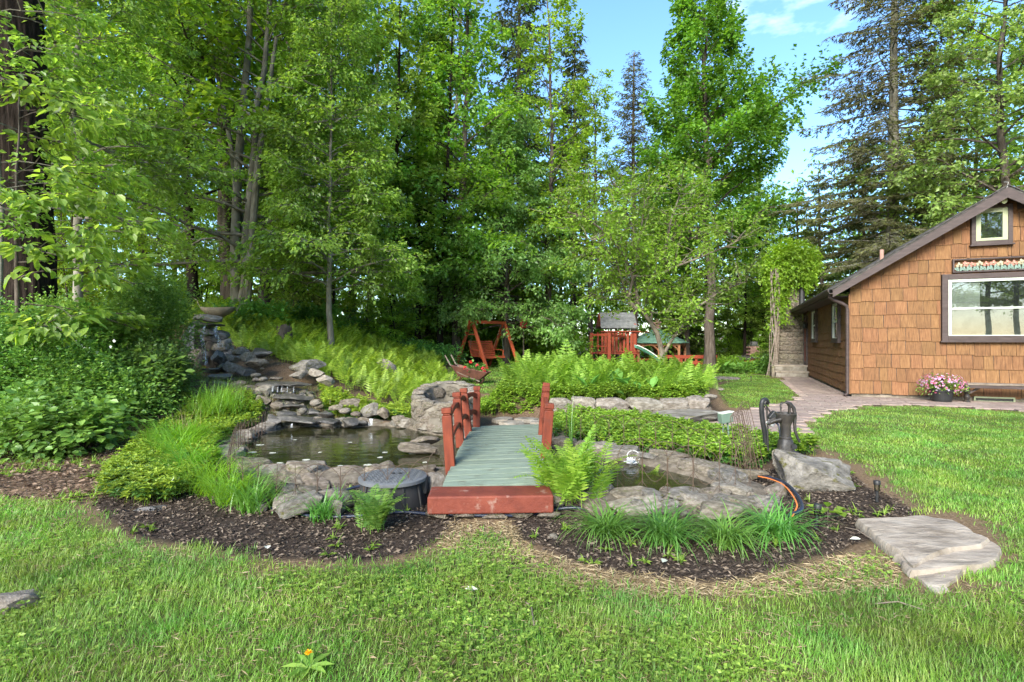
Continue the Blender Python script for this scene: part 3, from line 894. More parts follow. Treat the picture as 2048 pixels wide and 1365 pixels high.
# solid core of the walls, coloured dark to stand for shade in shingle gaps
gable = [(.03, .0), (HW - .03, .0), (HW - .03, roof_z(0) - .02), (HW / 2, roof_z(HW / 2) - .02), (.03, roof_z(0) - .02)]
Mg = Matrix(((1, 0, 0, 0), (0, 0, 1, 0), (0, 1, 0, 0), (0, 0, 0, 1)))
front_wall = hp(house, 'front_wall', M['brown'], lambda b: b.prism([(x, max(z, .14)) for x, z in gable], .03, .25, Mg))
side_wall = hp(house, 'side_wall', M['brown'], lambda b: b.box((.14, HL / 2 + .13, .14 + (EAVE - .14) / 2), (.22, HL - .24, EAVE - .14)))
hp(house, 'rear_shell', M['shingle'], lambda b: (b.box((HW / 2 + .1, HL - .1, 1.4), (HW - .5, .2, 2.5)), b.box((HW - .15, HL / 2, 1.4), (.2, HL - .4, 2.5))))
foundation = hp(house, 'foundation', M['stone'], lambda b: (b.box((HW / 2, .16, .0), (HW - .1, .2, .278)), b.box((.16, HL / 2 + .2, .0), (.2, HL - .2, .278))))

OPEN_F = [(1.97, 4.29, 1.50, 3.16), (2.56, 3.36, 3.86, 4.82)]
OPEN_S = [(1.35, 2.45, 1.48, 2.72), (5.85, 7.05, 1.48, 2.72), (8.62, 9.4, .5, 2.62)]
wedge = raw_mesh('shingle', np.array([(0, 0, 0), (1, 0, 0), (1, -.03, 0), (0, -.03, 0), (0, 0, 1), (1, 0, 1), (1, -.006, 1), (0, -.006, 1)], float),
                 [[[3, 2, 1, 0], [4, 5, 6, 7], [3, 0, 4, 7], [1, 2, 6, 5], [2, 3, 7, 6], [0, 1, 5, 4]]], False, [M['shingle']])
hr = random.Random(3)
WV = np.array([(0, 0, 0), (1, 0, 0), (1, -.03, 0), (0, -.03, 0), (0, 0, 1), (1, 0, 1), (1, -.006, 1), (0, -.006, 1)], float)
WF = np.array([[3, 2, 1, 0], [4, 5, 6, 7], [3, 0, 4, 7], [1, 2, 6, 5], [2, 3, 7, 6], [0, 1, 5, 4]])
def lay_shingles(parent, length, z0, ztop, exposure, wmin, wmax, openings, side, limit, topz):
    rest = MB()
    z = z0
    while z < ztop:
        u = 0.0
        while u < length - .02:
            w = min(hr.uniform(wmin, wmax), length - u)
            if length - u - w < .08: w = length - u
            a, b, lo, hi = u, u + w, z, z + exposure + .02
            u += w
            spans = [(a, b, lo, hi)]
            for (o0, o1, q0, q1) in openings:
                nxt = []
                for (a, b, lo, hi) in spans:
                    if b <= o0 or a >= o1 or hi <= q0 or lo >= q1: nxt.append((a, b, lo, hi)); continue
                    if a < o0 - .03: nxt.append((a, o0, lo, hi))
                    if b > o1 + .03: nxt.append((o1, b, lo, hi))
                    m0, m1 = max(a, o0), min(b, o1)
                    if lo < q0 - .05: nxt.append((m0, m1, lo, q0))
                    if hi > q1 + .05: nxt.append((m0, m1, q1, hi))
                spans = nxt
            for (a, b, lo, hi) in spans:
                hi = min(hi, topz(a), topz(b))
                if hi - lo < .05 or b - a < .03: continue
                dz = hr.uniform(-.024, .012)
                sc = (b - a - .010, 1, hi - lo - dz)
                if a < limit:
                    o = bpy.data.objects.new('shingle', wedge); COL.objects.link(o); o.parent = parent
                    o.scale = sc
                    if side: o.location = (.03, b - .003, lo + dz); o.rotation_euler = (0, hr.uniform(-.012, .012), R(-90))
                    else: o.location = (a + .003, .03, lo + dz); o.rotation_euler = (0, hr.uniform(-.014, .014), 0)
                else:
                    V = WV * np.array(sc)
                    if side: V = np.c_[V[:, 1], -V[:, 0], V[:, 2]] + [.03, b - .003, lo + dz]
                    else: V = V + [a + .003, .03, lo + dz]
                    rest.add(V, WF)
        z += exposure
    if rest.n:
        tag(rest.build('shingle_field', M['shingle'], parent, world_space=False), kind='stuff')
lay_shingles(front_wall, HW, .12, 5.1, .345, .17, .40, OPEN_F, False, 4.0, roof_z)
lay_shingles(side_wall, HL, .12, 2.7, .235, .2, .36, OPEN_S, True, 5.2, lambda x: EAVE + .02)

# roof
def roof_slab(sgn):
    def fn(b):
        x0 = HW / 2; x1 = HW / 2 + sgn * (HW / 2 + .47)
        z1 = RIDGE - PITCH * (HW / 2 + .47)
        for (ya, yb) in ((-.42, HL + .3),):
            V = []
            for y in (ya, yb):
                V += [(x0, y, RIDGE), (x1, y, z1), (x1, y, z1 - .05), (x0, y, RIDGE - .05)]
            b.add(np.array(V), [[0, 1, 2, 3], [7, 6, 5, 4], [0, 4, 5, 1], [1, 5, 6, 2], [2, 6, 7, 3]])
    return fn
roof = hp(house, 'roof', M['roof'], lambda b: (roof_slab(-1)(b), roof_slab(1)(b)))
# ragged shingle courses along the rake edge
def rake(b):
    for sgn in (-1, 1):
        n = 18
        for k in range(n):
            t0, t1 = k / n, (k + 1.08) / n
            L0 = HW / 2 + .49
            xa, xb = HW / 2 + sgn * L0 * t0, HW / 2 + sgn * L0 * t1
            za, zb = RIDGE - PITCH * L0 * t0, RIDGE - PITCH * L0 * t1
            e = hr.uniform(.0, .02)
            y = -.44 - e
            b.add(np.array([(xa, y, za + .008), (xb, y, zb + .024), (xb, -.2, zb + .024), (xa, -.2, za + .008), (xa, y, za - .012), (xb, y, zb - .002), (xb, -.2, zb - .002), (xa, -.2, za - .012)]),
                  [[0, 1, 2, 3], [4, 7, 6, 5], [0, 4, 5, 1], [1, 5, 6, 2], [2, 6, 7, 3], [3, 7, 4, 0]])
hp(roof, 'rake_shingles', M['roof'], rake)
for sgn in (-1, 1):
    def fascia(b, sgn=sgn):
        x1 = HW / 2 + sgn * (HW / 2 + .46); z1 = RIDGE - PITCH * (HW / 2 + .46)
        V = []
        for y in (-.425, -.385):
            V += [(HW / 2, y, RIDGE - .055), (x1, y, z1 - .055), (x1, y, z1 - .055 - .17), (HW / 2, y, RIDGE - .055 - .24)]
        b.add(np.array(V), [[0, 1, 2, 3], [7, 6, 5, 4], [0, 4, 5, 1], [1, 5, 6, 2], [2, 6, 7, 3]])
    hp(roof, 'fascia', M['brown'], fascia)
hp(roof, 'soffit', M['brown'], lambda b: [b.add(np.array([(HW / 2, -.38, RIDGE - .08), (HW / 2 + s * (HW / 2 + .45), -.38, RIDGE - .08 - PITCH * (HW / 2 + .45)), (HW / 2 + s * (HW / 2 + .45), .03, RIDGE - .08 - PITCH * (HW / 2 + .45)), (HW / 2, .03, RIDGE - .08)]), [[0, 1, 2, 3]]) for s in (-1, 1)])
ez = RIDGE - PITCH * (HW / 2 + .47)
hp(roof, 'eave_board', M['brown'], lambda b: b.box((-.43, HL / 2 - .05, ez - .1), (.03, HL + .6, .15)))
hp(roof, 'eave_soffit', M['brown'], lambda b: b.box((-.2, HL / 2 + .1, ez - .165), (.44, HL + .1, .02)))
gutter = hp(house, 'gutter', M['brown'], lambda b: b.prism([(-.45, ez - .02), (-.45, ez - .13), (-.54, ez - .13), (-.58, ez - .06), (-.58, ez - .01), (-.565, ez - .01), (-.565, ez - .055), (-.535, ez - .115), (-.465, ez - .115), (-.465, ez - .02)], -.46, HL + .3, Matrix(((1, 0, 0, 0), (0, 0, 1, 0), (0, 1, 0, 0), (0, 0, 0, 1)))))
dsp = np.array([(-.5, -.2, ez - .12), (-.5, -.2, ez - .2), (-.42, -.17, ez - .27), (-.2, -.1, ez - .36), (-.09, -.07, ez - .44), (-.07, -.06, ez - .55), (-.07, -.06, .35), (-.07, -.06, .12), (-.14, -.12, .05)])
hp(house, 'downspout', M['brown'], lambda b: b.tube(dsp, .045, 10), smooth=True)
hp(house, 'corner_board', M['shingle'], lambda b: b.box((-.012, -.012, (.1 + EAVE) / 2), (.05, .05, EAVE - .1)))

# windows
pane_m, nt, out = new_mat('clear_window_pane')
gl = nd(nt, 'ShaderNodeBsdfGlossy', Roughness=.01); tr = nt.nodes.new('ShaderNodeBsdfTransparent'); tr.inputs[0].default_value = (.86, .9, .88, 1)
fr = nt.nodes.new('ShaderNodeFresnel'); fr.inputs[0].default_value = 1.9
mx = nt.nodes.new('ShaderNodeMixShader')
nt.links.new(fr.outputs[0], mx.inputs[0]); nt.links.new(tr.outputs[0], mx.inputs[1]); nt.links.new(gl.outputs[0], mx.inputs[2]); nt.links.new(mx.outputs[0], out.inputs[0])
M['pane'] = pane_m
M['room_dark'] = noisy('painted_dark_room', [(.035, .037, .035), (.055, .058, .055)], 2, .9, 0)  # flat dark colour stands in for the unlit room behind the panes
def W3(side, u, o, z):
    return (-o, u, z) if side else (u, -o, z)
def wbox(b, side, u0, u1, o0, o1, z0, z1):
    c = W3(side, (u0 + u1) / 2, (o0 + o1) / 2, (z0 + z1) / 2)
    s = (o1 - o0, u1 - u0, z1 - z0) if side else (u1 - u0, o1 - o0, z1 - z0)
    b.box(c, s)
def frame(b, side, u0, u1, z0, z1, w, o0, o1, wt=None, wb=None):
    wt = wt or w; wb = wb or w
    wbox(b, side, u0, u0 + w, o0, o1, z0, z1); wbox(b, side, u1 - w, u1, o0, o1, z0, z1)
    wbox(b, side, u0 + w, u1 - w, o0, o1, z1 - wt, z1); wbox(b, side, u0 + w, u1 - w, o0, o1, z0, z0 + wb)
def window(side, u0, u1, z0, z1, cw, sash='sash', rail=True, blind=None, sw=.06):
    win = hp(house, 'window', M['brown'], lambda b: (frame(b, side, u0, u1, z0, z1, cw, -.02, .075), wbox(b, side, u0 - .03, u1 + .03, -.02, .1, z0 - .035, z0)), bevel=.004)
    a, c, e, g = u0 + cw, u1 - cw, z0 + cw * .6, z1 - cw
    hp(win, 'sash', M[sash], lambda b: frame(b, side, a, c, e - .0, g, sw, -.01, .055), bevel=.004)
    if rail:
        hp(win, 'meeting_rail', M[sash], lambda b: wbox(b, side, a + sw, c - sw, .0, .06, (e + g) / 2 - .022, (e + g) / 2 + .022), bevel=.003)
        for q in (.3, .7):
            hp(win, 'sash_lock', M[sash], lambda b: wbox(b, side, a + (c - a) * q - .03, a + (c - a) * q + .03, .06, .075, (e + g) / 2 - .01, (e + g) / 2 + .02))
    hp(win, 'pane', M['pane'], lambda b: wbox(b, side, a + sw - .005, c - sw + .005, .018, .024, e + sw - .005, g - sw + .005))
    hp(win, 'dark_room_panel', M['room_dark'], lambda b: wbox(b, side, a + sw, c - sw, -.026, -.02, e + sw, g - sw))
    if blind:
        hp(win, 'blind', M['blind'], lambda b: wbox(b, side, a + sw, a + sw + (c - a - 2 * sw) * blind[0], -.012, -.006, e + sw, g - sw))
        hp(win, 'screen', M['greyroof'], lambda b: wbox(b, side, a + sw, c - sw, -.004, 0, e + sw, (e + g) / 2))
    return win
window(False, *OPEN_F[0], .13, 'sashwhite', True, (.30,), .07)
window(False, *OPEN_F[1], .09, 'sash', False, None, .1)
window(True, OPEN_S[0][0], OPEN_S[0][1], OPEN_S[0][2], OPEN_S[0][3], .1, 'sashwhite')
window(True, OPEN_S[1][0], OPEN_S[1][1], OPEN_S[1][2], OPEN_S[1][3], .1, 'sashwhite')
door = hp(house, 'door', M['brown'], lambda b: (wbox(b, True, 8.7, 9.32, -.01, .03, .5, 2.5), frame(b, True, 8.62, 9.4, .5, 2.6, .08, -.02, .07)), bevel=.005)
hp(door, 'panel', M['redback'], lambda b: wbox(b, True, 8.78, 9.24, .03, .045, .65, 2.35))
hp(door, 'handle', M['iron'], lambda b: b.tube(np.array([(-.05, 8.78, 1.42), (-.1, 8.78, 1.42), (-.1, 8.86, 1.42)]), .014, 8))
hp(house, 'porch_lantern', M['black'], lambda b: b.lathe([(.03, 0), (.07, .03), (.08, .2), (.03, .27), (.02, .3)], (-.12, 8.45, 2.0), 8))
bw = hp(house, 'basement_window', M['sash'], lambda b: frame(b, False, 2.62, 3.42, .005, .138, .035, .0, -.03 + .06), bevel=.003)
hp(bw, 'pane', M['glass'], lambda b: wbox(b, False, 2.65, 3.39, -.055, -.01, .03, .11))

# chimney of rough stone beside the door
chim = hp(house, 'chimney', M['mortar'], lambda b: (b.box((-.53, 10.05, 1.15), (1.0, 1.2, 2.3), taper=1.0), b.box((-.55, 10.05, 3.45), (.9, 1.1, 2.4), taper=.8)))
cr = random.Random(5)
z = .0
while z < 4.45:
    hgt = cr.uniform(.12, .24)
    x0, x1 = (-1.03, -.02) if z < 2.2 else (-1.0 + .04 * (z - 2.2), -.1 - .04 * (z - 2.2))
    yf = 9.45 if z < 2.2 else 9.5 + .045 * (z - 2.2)
    u = x0
    while u < x1 - .05:
        w = min(cr.uniform(.16, .42), x1 - u)
        o = bpy.data.objects.new('stone', stone_mesh('block', 'stone', cr.randrange(9))); COL.objects.link(o); o.parent = chim
        o.location = (u + w / 2, yf + .03, z + hgt / 2); o.scale = (w / 2 * 1.03, .09, hgt / 2 * 1.04); o.rotation_euler = (0, cr.uniform(-.05, .05), 0)
        u += w
    u = yf + .1
    while u < 10.6:
        w = min(cr.uniform(.2, .45), 10.65 - u)
        o = bpy.data.objects.new('stone', stone_mesh('block', 'stone', cr.randrange(9))); COL.objects.link(o); o.parent = chim
        o.location = (x0 + .02, u + w / 2, z + hgt / 2); o.scale = (.08, w / 2 * 1.03, hgt / 2 * 1.04)
        u += w
    z += hgt
hp(chim, 'flue', M['black'], lambda b: (b.lathe([(.12, 0), (.12, .9), (.17, .92), (.17, 1.0), (.03, 1.12)], (-.12, 9.5, 2.85), 12)), smooth=True)
hp(house, 'vent_stack', M['brick'], lambda b: b.lathe([(.05, 0), (.05, .3), (.04, .31)], (.95, 1.1, 3.72), 10))

steps = thing('entrance_steps', 'grey stone slab steps leading up to the cottage door', 'steps', (*hw(-.6, 8.6), 0), HA)
for (x0, x1, y0, y1, z0, z1) in ((-1.22, -.03, 8.52, 9.36, .0, .43), (-1.22, -.03, 8.1, 8.515, .0, .2)):
    mb = MB(); mb.box(((x0 + x1) / 2 + .6, (y0 + y1) / 2 - 8.6, (z0 + z1) / 2), (x1 - x0, y1 - y0, z1 - z0)); mb.build('riser_block', M['stoneclean'], steps, False, .01, False)
    mb = MB(); mb.box(((x0 + x1) / 2 + .6, (y0 + y1) / 2 - 8.6 - .02, z1 + .035), (x1 - x0 + .06, y1 - y0 + .0, .066)); mb.build('tread_slab', M['slab'], steps, False, .012, False)
mb = MB(); mb.box((-.72, -.05, .24), (.12, 1.0, .48)); mb.build('cheek_wall', M['stone'], steps, False, .02, False)

# floodlight under the gable peak
p = hw(2.98, -.12)
fl = thing('gable_floodlight', 'small cream twin floodlight under the gable peak', 'floodlight', (p[0], p[1], 4.86), HA)
mb = MB(); mb.lathe([(.05, -.03), (.06, .0), (.06, .04), (.02, .06)], (0, .05, .05), 12); mb.build('base', M['sash'], fl, True, 0, False)
for s in (-1, 1):
    mb = MB(); mb.tube(np.array([(0, .02, .05), (.06 * s, -.04, .05), (.1 * s, -.1, .02)]), .018, 8); mb.tube(np.array([(.08 * s, -.07, .04), (.11 * s, -.14, -.0), (.13 * s, -.2, -.03)]), [.035, .06, .065], 12); mb.build('lamp_head', M['sash'], fl, True, 0, False)
mb = MB(); mb.box((0, -.05, -.04), (.07, .08, .07)); mb.build('sensor', M['sash'], fl, False, .012, False)
mb = MB(); mb.tube(np.array([(.03, .0, .08), (.1, -.12, .16), (.13, -.31, .26), (.15, -.33, .38), (.12, -.2, .42)]), .006, 5); mb.build('cable', M['white'], fl, False, 0, False)

# carved flower board over the big window
p = hw(3.12, -.045)
cp = thing('carved_flower_panel', 'carved panel of pink flowers and mint leaves over the cottage window', 'carved panel', (p[0], p[1], 3.19), HA)
PWd, PH = 1.88, .34
mb = MB(); frame(mb, False, -PWd / 2, PWd / 2, 0, PH, .035, -.02, .05); mb.build('frame', M['brown'], cp, False, .004, False)
M['mint'] = noisy('mint_paint', [(.12, .18, .145), (.17, .235, .195)], 9, .7, .3, 50)
M['coral'] = noisy('faded_coral_paint', [(.28, .115, .085), (.34, .165, .12)], 9, .7, .3, 50, rand=.12)
M['cream'] = noisy('cream_paint', [(.25, .225, .14), (.31, .28, .19)], 9, .7, .3, 50)
fr_ = random.Random(9)
for k in range(13):
    cx = -PWd / 2 + .14 + k * .133
    cz = .19 + .02 * (k % 2)
    for a in (-.75, -.35, .3, .7):
        b0 = np.array([cx + a * .02, -.012, .035]); L_ = fr_.uniform(.13, .19)
        V, fq = leaf_quads(b0[None], np.array([[math.sin(a), 0, math.cos(a)]]), np.array([[0, -1, 0.]]), L_, .022, .5, 0.05, True)
        link('leaf', raw_mesh('leaf', V, fq, False, [M['mint']]), cp, False)
    mb = MB()
    for q in range(5):
        an = q * 2 * math.pi / 5 + fr_.random()
        V, fq = leaf_quads(np.array([[cx, -.03, cz]]), np.array([[math.cos(an), 0, math.sin(an)]]), np.array([[0, -1, 0.]]), .075, .028, -.4, .2, True)
        mb.add(V, *fq)
    fb = mb.build('blossom', M['coral'] if k % 3 else M['cream'], cp, False, 0, False)
    mb = MB(); mb.lathe([(.018, -.0), (.018, .012), (.008, .02)], (0, 0, 0), 8)
    mb.v[0] = np.c_[mb.v[0][:, 0] + cx, -.03 - mb.v[0][:, 2], mb.v[0][:, 1] + cz]
    mb.build('flower_eye', M['cream'], fb, False, 0, False)

# bench on the path beside the wall
bn = thing('plank_bench', 'long weathered plank bench against the cottage front wall', 'bench', (*hw(3.35, -.42), 0), HA)
mb = MB(); mb.box((.0, 0, .47), (2.5, .32, .045)); mb.build('seat', M['oldwood'], bn, False, .006, False)
mb = MB(); mb.box((0, -.13, .41), (2.3, .025, .07)); mb.build('apron', M['brown'], bn, False, .004, False)
for s in (-1, 1):
    mb = MB(); mb.lathe([(.075, 0), (.08, .03), (.045, .08), (.065, .15), (.04, .22), (.07, .3), (.05, .36), (.1, .42), (.1, .445)], (s * 1.0, 0, 0), 12, 1, 1.5); mb.build('leg', M['iron'], bn, True, 0, False)
    mb = MB(); mb.bar((s * .95, 0, .25), (s * .68, 0, .44), .03, .05); mb.build('brace', M['brown'], bn, False, 0, False)

# flower pot
pt = thing('flower_pot', 'black pot of pink and white flowers beside the bench', 'flower pot', (*hw(1.82, -.55), 0.03), HA)
mb = MB(); mb.lathe([(.15, 0), (.2, .02), (.235, .24), (.25, .25), (.25, .3), (.225, .3), (.2, .25), (.0, .24)], (0, 0, 0), 24); mb.build('pot', M['black'], pt, True, 0, False)
g = np.random.default_rng(4)
n = 900
dv = norm(g.normal(0, 1, (n, 3)) * [1.25, .9, .6] + [0, 0, .25]); rr = g.uniform(.1, .5, n)
Pp = dv * rr[:, None] * [1, .8, .62] + [0, 0, .38]
Pp[:, 2] -= np.clip(np.abs(Pp[:, 0]) - .3, 0, 1) * .5
link('foliage', raw_mesh('foliage', *leaf_quads(Pp, norm(dv + g.normal(0, .4, (n, 3))), norm(g.normal(0, .5, (n, 3)) + [0, 0, 1]), g.uniform(.04, .08, n), .016, .2, .2), False, [LF['shrub']]), pt, False)
n = 260
dv = norm(g.normal(0, 1, (n, 3)) * [1.2, .9, .5] + [0, -.2, .35])
c = dv * g.uniform(.38, .52, (n, 1)) * [1, .8, .62] + [0, 0, .4]
parts = []
for k in range(5):
    an = k * 1.2566 + g.uniform(0, 1, n)
    t1 = norm(np.cross(dv, [0, 0, 1.]) + 1e-4); t2 = np.cross(dv, t1)
    parts.append(leaf_quads(c, t1 * np.cos(an)[:, None] + t2 * np.sin(an)[:, None] + dv * .25, dv, g.uniform(.022, .04, n), .014, .1, .1))
link('flowers', raw_mesh('flowers', *joinvf(parts), False, [LF['petal_pink']]), pt, False)
n = 40
link('spike_leaves', raw_mesh('spike_leaves', *blades(np.c_[g.normal(0, .03, (n, 2)), np.full(n, .32)], g.uniform(0, 6.28, n), g.uniform(.3, .48, n), .018, .1, g.uniform(.2, 1.1, n), 4), False, [LF['burgundy']]), pt, False)

# ------------------------------------------------------------------ paver path
def sheet(name, P, step, dz, mat, pad=.02):
    lo, hi = P.min(0), P.max(0)
    a, b = np.meshgrid(np.arange(lo[0], hi[0] + step, step), np.arange(lo[1], hi[1] + step, step))
    ii = np.arange(a.size).reshape(a.shape)
    q = np.stack([ii[:-1, :-1], ii[:-1, 1:], ii[1:, 1:], ii[1:, :-1]], -1).reshape(-1, 4)
    c = np.stack([a, b], -1).reshape(-1, 2)[q].mean(1)
    k = sdist(P, c[:, 0], c[:, 1]) < pad
    return raw_mesh(name, np.stack([a.ravel(), b.ravel(), H(a.ravel(), b.ravel()) + dz], -1), [q[k]], True, [mat])
path = tag(link('path', sheet('path', PATH, .1, .014, M['sandjoint'])), kind='structure')
def chamfer_box(w, d, h, c=.006):
    a, b = w / 2, d / 2
    V = [(-a, -b, -h), (a, -b, -h), (a, b, -h), (-a, b, -h), (-a, -b, -c), (a, -b, -c), (a, b, -c), (-a, b, -c), (-a + c, -b + c, 0), (a - c, -b + c, 0), (a - c, b - c, 0), (-a + c, b - c, 0)]
    Fq = []
    for r in (0, 4):
        for k in range(4):
            Fq.append([r + k, r + (k + 1) % 4, r + 4 + (k + 1) % 4, r + 4 + k])
    Fq.append([8, 9, 10, 11])
    return np.array(V), np.array(Fq)
PW_, PD_ = .44, .22
pv, pf = chamfer_box(PW_ - .012, PD_ - .012, .035)
paver_me = raw_mesh('paver', pv, [pf], False, [M['paver']])
cells = []
for r in range(-40, 60):
    for k in range(-30, 40):
        p = np.array([9.0, 13.0]) + HX * ((k + (.5 if r % 2 else 0)) * PW_) + HY * (r * PD_)
        cells.append(p)
cells = np.array(cells)
sd_ = sdist(PATH, cells[:, 0], cells[:, 1])
lp = (cells - HC) @ np.stack([HX, HY], 1)
inhouse = (lp[:, 0] > -.12) & (lp[:, 1] > -.02)
cells = cells[(sd_ < .04) & ~inhouse]
cells = cells[np.argsort(np.hypot(cells[:, 0], cells[:, 1]) + np.where(np.abs(cells[:, 0] / cells[:, 1]) > 1.02, 50, 0))]
cz = H(cells[:, 0], cells[:, 1])
rest = MB()
pr = random.Random(2)
for i, (p, zz) in enumerate(zip(cells, cz)):
    top = zz + .034 + pr.uniform(-.003, .003)
    if i < 300:
        o = link('paver', paver_me, path, False); o.location = (p[0], p[1], top); o.rotation_euler = (pr.uniform(-.008, .008), pr.uniform(-.008, .008), HA + pr.uniform(-.008, .008))
    else:
        V = pv @ np.array(Matrix.Rotation(HA, 3, 'Z')).T + [p[0], p[1], top]
        rest.add(V, pf)
if rest.n:
    tag(rest.build('paver_field', M['paver'], path), kind='stuff')

# ------------------------------------------------------------------ arched bridge
br = thing('footbridge', 'small arched footbridge with green deck and red posts over the pond', 'bridge', (-.1, 6.2, 0))
def deck_z(y):
    s = (y - 4.88) / 2.78
    return .2 + .11 * s + .06 * math.sin(math.pi * min(max(s, 0), 1))
NPL = 19
pitch = 2.78 / NPL
for k in range(NPL):
    s = (k + .5) / NPL; y = 4.88 + 2.78 * s
    xl, xr = -.63 + .09 * s + srng.uniform(-.006, .006), .36 + .06 * s + srng.uniform(-.006, .006)
    dz = (deck_z(y + .05) - deck_z(y - .05)) / .1
    V, fq = chamfer_box(1, 1, .03, .004)
    V = V * [xr - xl, pitch - .024, 1]
    V[:, 1] += (V[:, 0]) * .055
    V[:, 2] += V[:, 1] * dz + V[:, 0] * .02
    V = V + [(xl + xr) / 2, y, deck_z(y) + srng.uniform(-.002, .002)]
    link('plank', raw_mesh('plank', V, [fq], False, [M['deck']]), br)
for xa, xb in ((-.58, -.5), (.3, .37)):
    ys_ = np.linspace(4.95, 7.6, 9)
    for i in range(8):
        pass
    mb = MB()
    P_ = np.array([(xa + (xb - xa) * (y - 4.95) / 2.65, y, deck_z(y) - .09) for y in ys_])
    V = []
    for p in P_:
        V += [p + [-.03, 0, -.055], p + [.03, 0, -.055], p + [.03, 0, .055], p + [-.03, 0, .055]]
    Fq = []
    for i in range(8):
        for j in range(4):
            Fq.append([i * 4 + j, i * 4 + (j + 1) % 4, i * 4 + 4 + (j + 1) % 4, i * 4 + 4 + j])
    mb.add(np.array(V), Fq); mb.build('stringer', M['red'], br)
posts = {-1: [((902, 935), (893, 816), 5.46), ((921, 881), (913, 785), 6.5), ((938, 860), (927, 777), 7.12), ((953, 853), (954, 773), 7.55)],
         1: [((1089, 921), (1099, 807), 5.66), ((1083, 872), (1092, 774), 6.75), ((1083, 852), (1093, 766), 7.5)]}
for s, lst in posts.items():
    tops = []
    for (b_, t_, Y) in lst:
        a = at(*b_, Y); b = at(*t_, Y)
        a[2] = deck_z(Y) - .1
        a[0] -= 0; ax = norm(b - a)
        mb = MB()
        L_ = np.linalg.norm(b - a)
        mb.bar(a, a + ax * (L_ - .075), .098, .098, (0, 1, 0)); mb.bar(a + ax * (L_ - .075), a + ax * (L_ - .055), .078, .078, (0, 1, 0)); mb.bar(a + ax * (L_ - .055), b, .098, .098, (0, 1, 0))
        mb.build('post', M['red'], br, False, .008)
        tops.append((a, b))
    for (a0, b0), (a1, b1) in zip(tops[:-1], tops[1:]):
        for f in (.78, .42):
            p0 = a0 + (b0 - a0) * f; p1 = a1 + (b1 - a1) * f
            u = np.linspace(0, 1, 7)
            pts = p0 + (p1 - p0) * u[:, None] + np.array([0, 0, .05]) * (np.sin(u * math.pi))[:, None]
            V = []
            for p in pts:
                V += [p + [-.02, 0, -.028], p + [.02, 0, -.028], p + [.02, 0, .028], p + [-.02, 0, .028]]
            Fq = [[i * 4 + j, i * 4 + (j + 1) % 4, i * 4 + 4 + (j + 1) % 4, i * 4 + 4 + j] for i in range(6) for j in range(4)]
            mb = MB(); mb.add(np.array(V), Fq); mb.build('rail', M['red'], br, False, .004)
mb = MB(); mb.box((0, 0, 0), (1.06, .33, .15), Matrix.Rotation(R(2.5), 3, 'Z'))
so = mb.build('entry_beam', M['redworn'], br, False, .014)
so.location = (0, 0, 0)
so.matrix_parent_inverse = wmat(br).inverted() @ Matrix.Translation((-.185, 4.69, .125))
for k in range(5):
    stone(br, -.62 + k * .23, 4.6 + srng.uniform(-.02, .03), .03, .24, .2, .085, 'rough', 'stone', 0, .05, 'footing_stone')

# ------------------------------------------------------------------ old stone well
WX, WY = -1.12, 9.15
wl = thing('stone_well', 'round dry stone well with a rough mortared rim', 'well', (WX, WY, 0))
def wrim(a):
    return .64 + .12 * math.sin(a)
mb = MB()
ang = np.linspace(0, 2 * math.pi, 40, endpoint=False)
rings = [(.50, .02), (.52, .3), (.50, 1), (.36, 1), (.33, .5), (.33, .05)]
V = []
for r, zf in rings:
    for a in ang:
        V.append((WX + r * 1.05 * math.cos(a), WY + r * 1.55 * math.sin(a), .0 + (wrim(a) - .03) * zf))
n = 40; j = np.arange(n); kk = (j + 1) % n
mb.add(np.array(V), np.concatenate([np.stack([i * n + j, i * n + kk, (i + 1) * n + kk, (i + 1) * n + j], -1) for i in range(5)]))
mb.build('mortar_core', M['mortar'], wl, True)
mb = MB(); mb.lathe([(.42, 0), (.0, .001)], (WX, WY, .22), 20, 1, 1.25); mb.build('dark_bottom', M['wet'], wl)
for c in range(5):
    zc = .06 + c * .145; nst = 13
    for k in range(nst):
        a = (k + (c % 2) * .5) / nst * 2 * math.pi + srng.uniform(-.05, .05)
        hgt = srng.uniform(.13, .16)
        stone(wl, WX + .505 * math.cos(a), WY + .745 * math.sin(a), zc * wrim(a) / .70, .12, srng.uniform(.24, .33), hgt, 'block', 'stone', math.atan2(.77 * math.sin(a), .525 * math.cos(a)), .06)
for k in range(16):
    a = k / 16 * 2 * math.pi + srng.uniform(-.05, .05)
    stone(wl, WX + .455 * math.cos(a), WY + .67 * math.sin(a), wrim(a) - .01, .22, srng.uniform(.2, .27), srng.uniform(.055, .075), 'block', 'stoneclean', a, .04)
for k in range(9):
    a = k / 9 * 2 * math.pi
    stone(wl, WX + .345 * math.cos(a), WY + .52 * math.sin(a), wrim(a) - .16, .06, .24, .18, 'block', 'stone', a, .08)

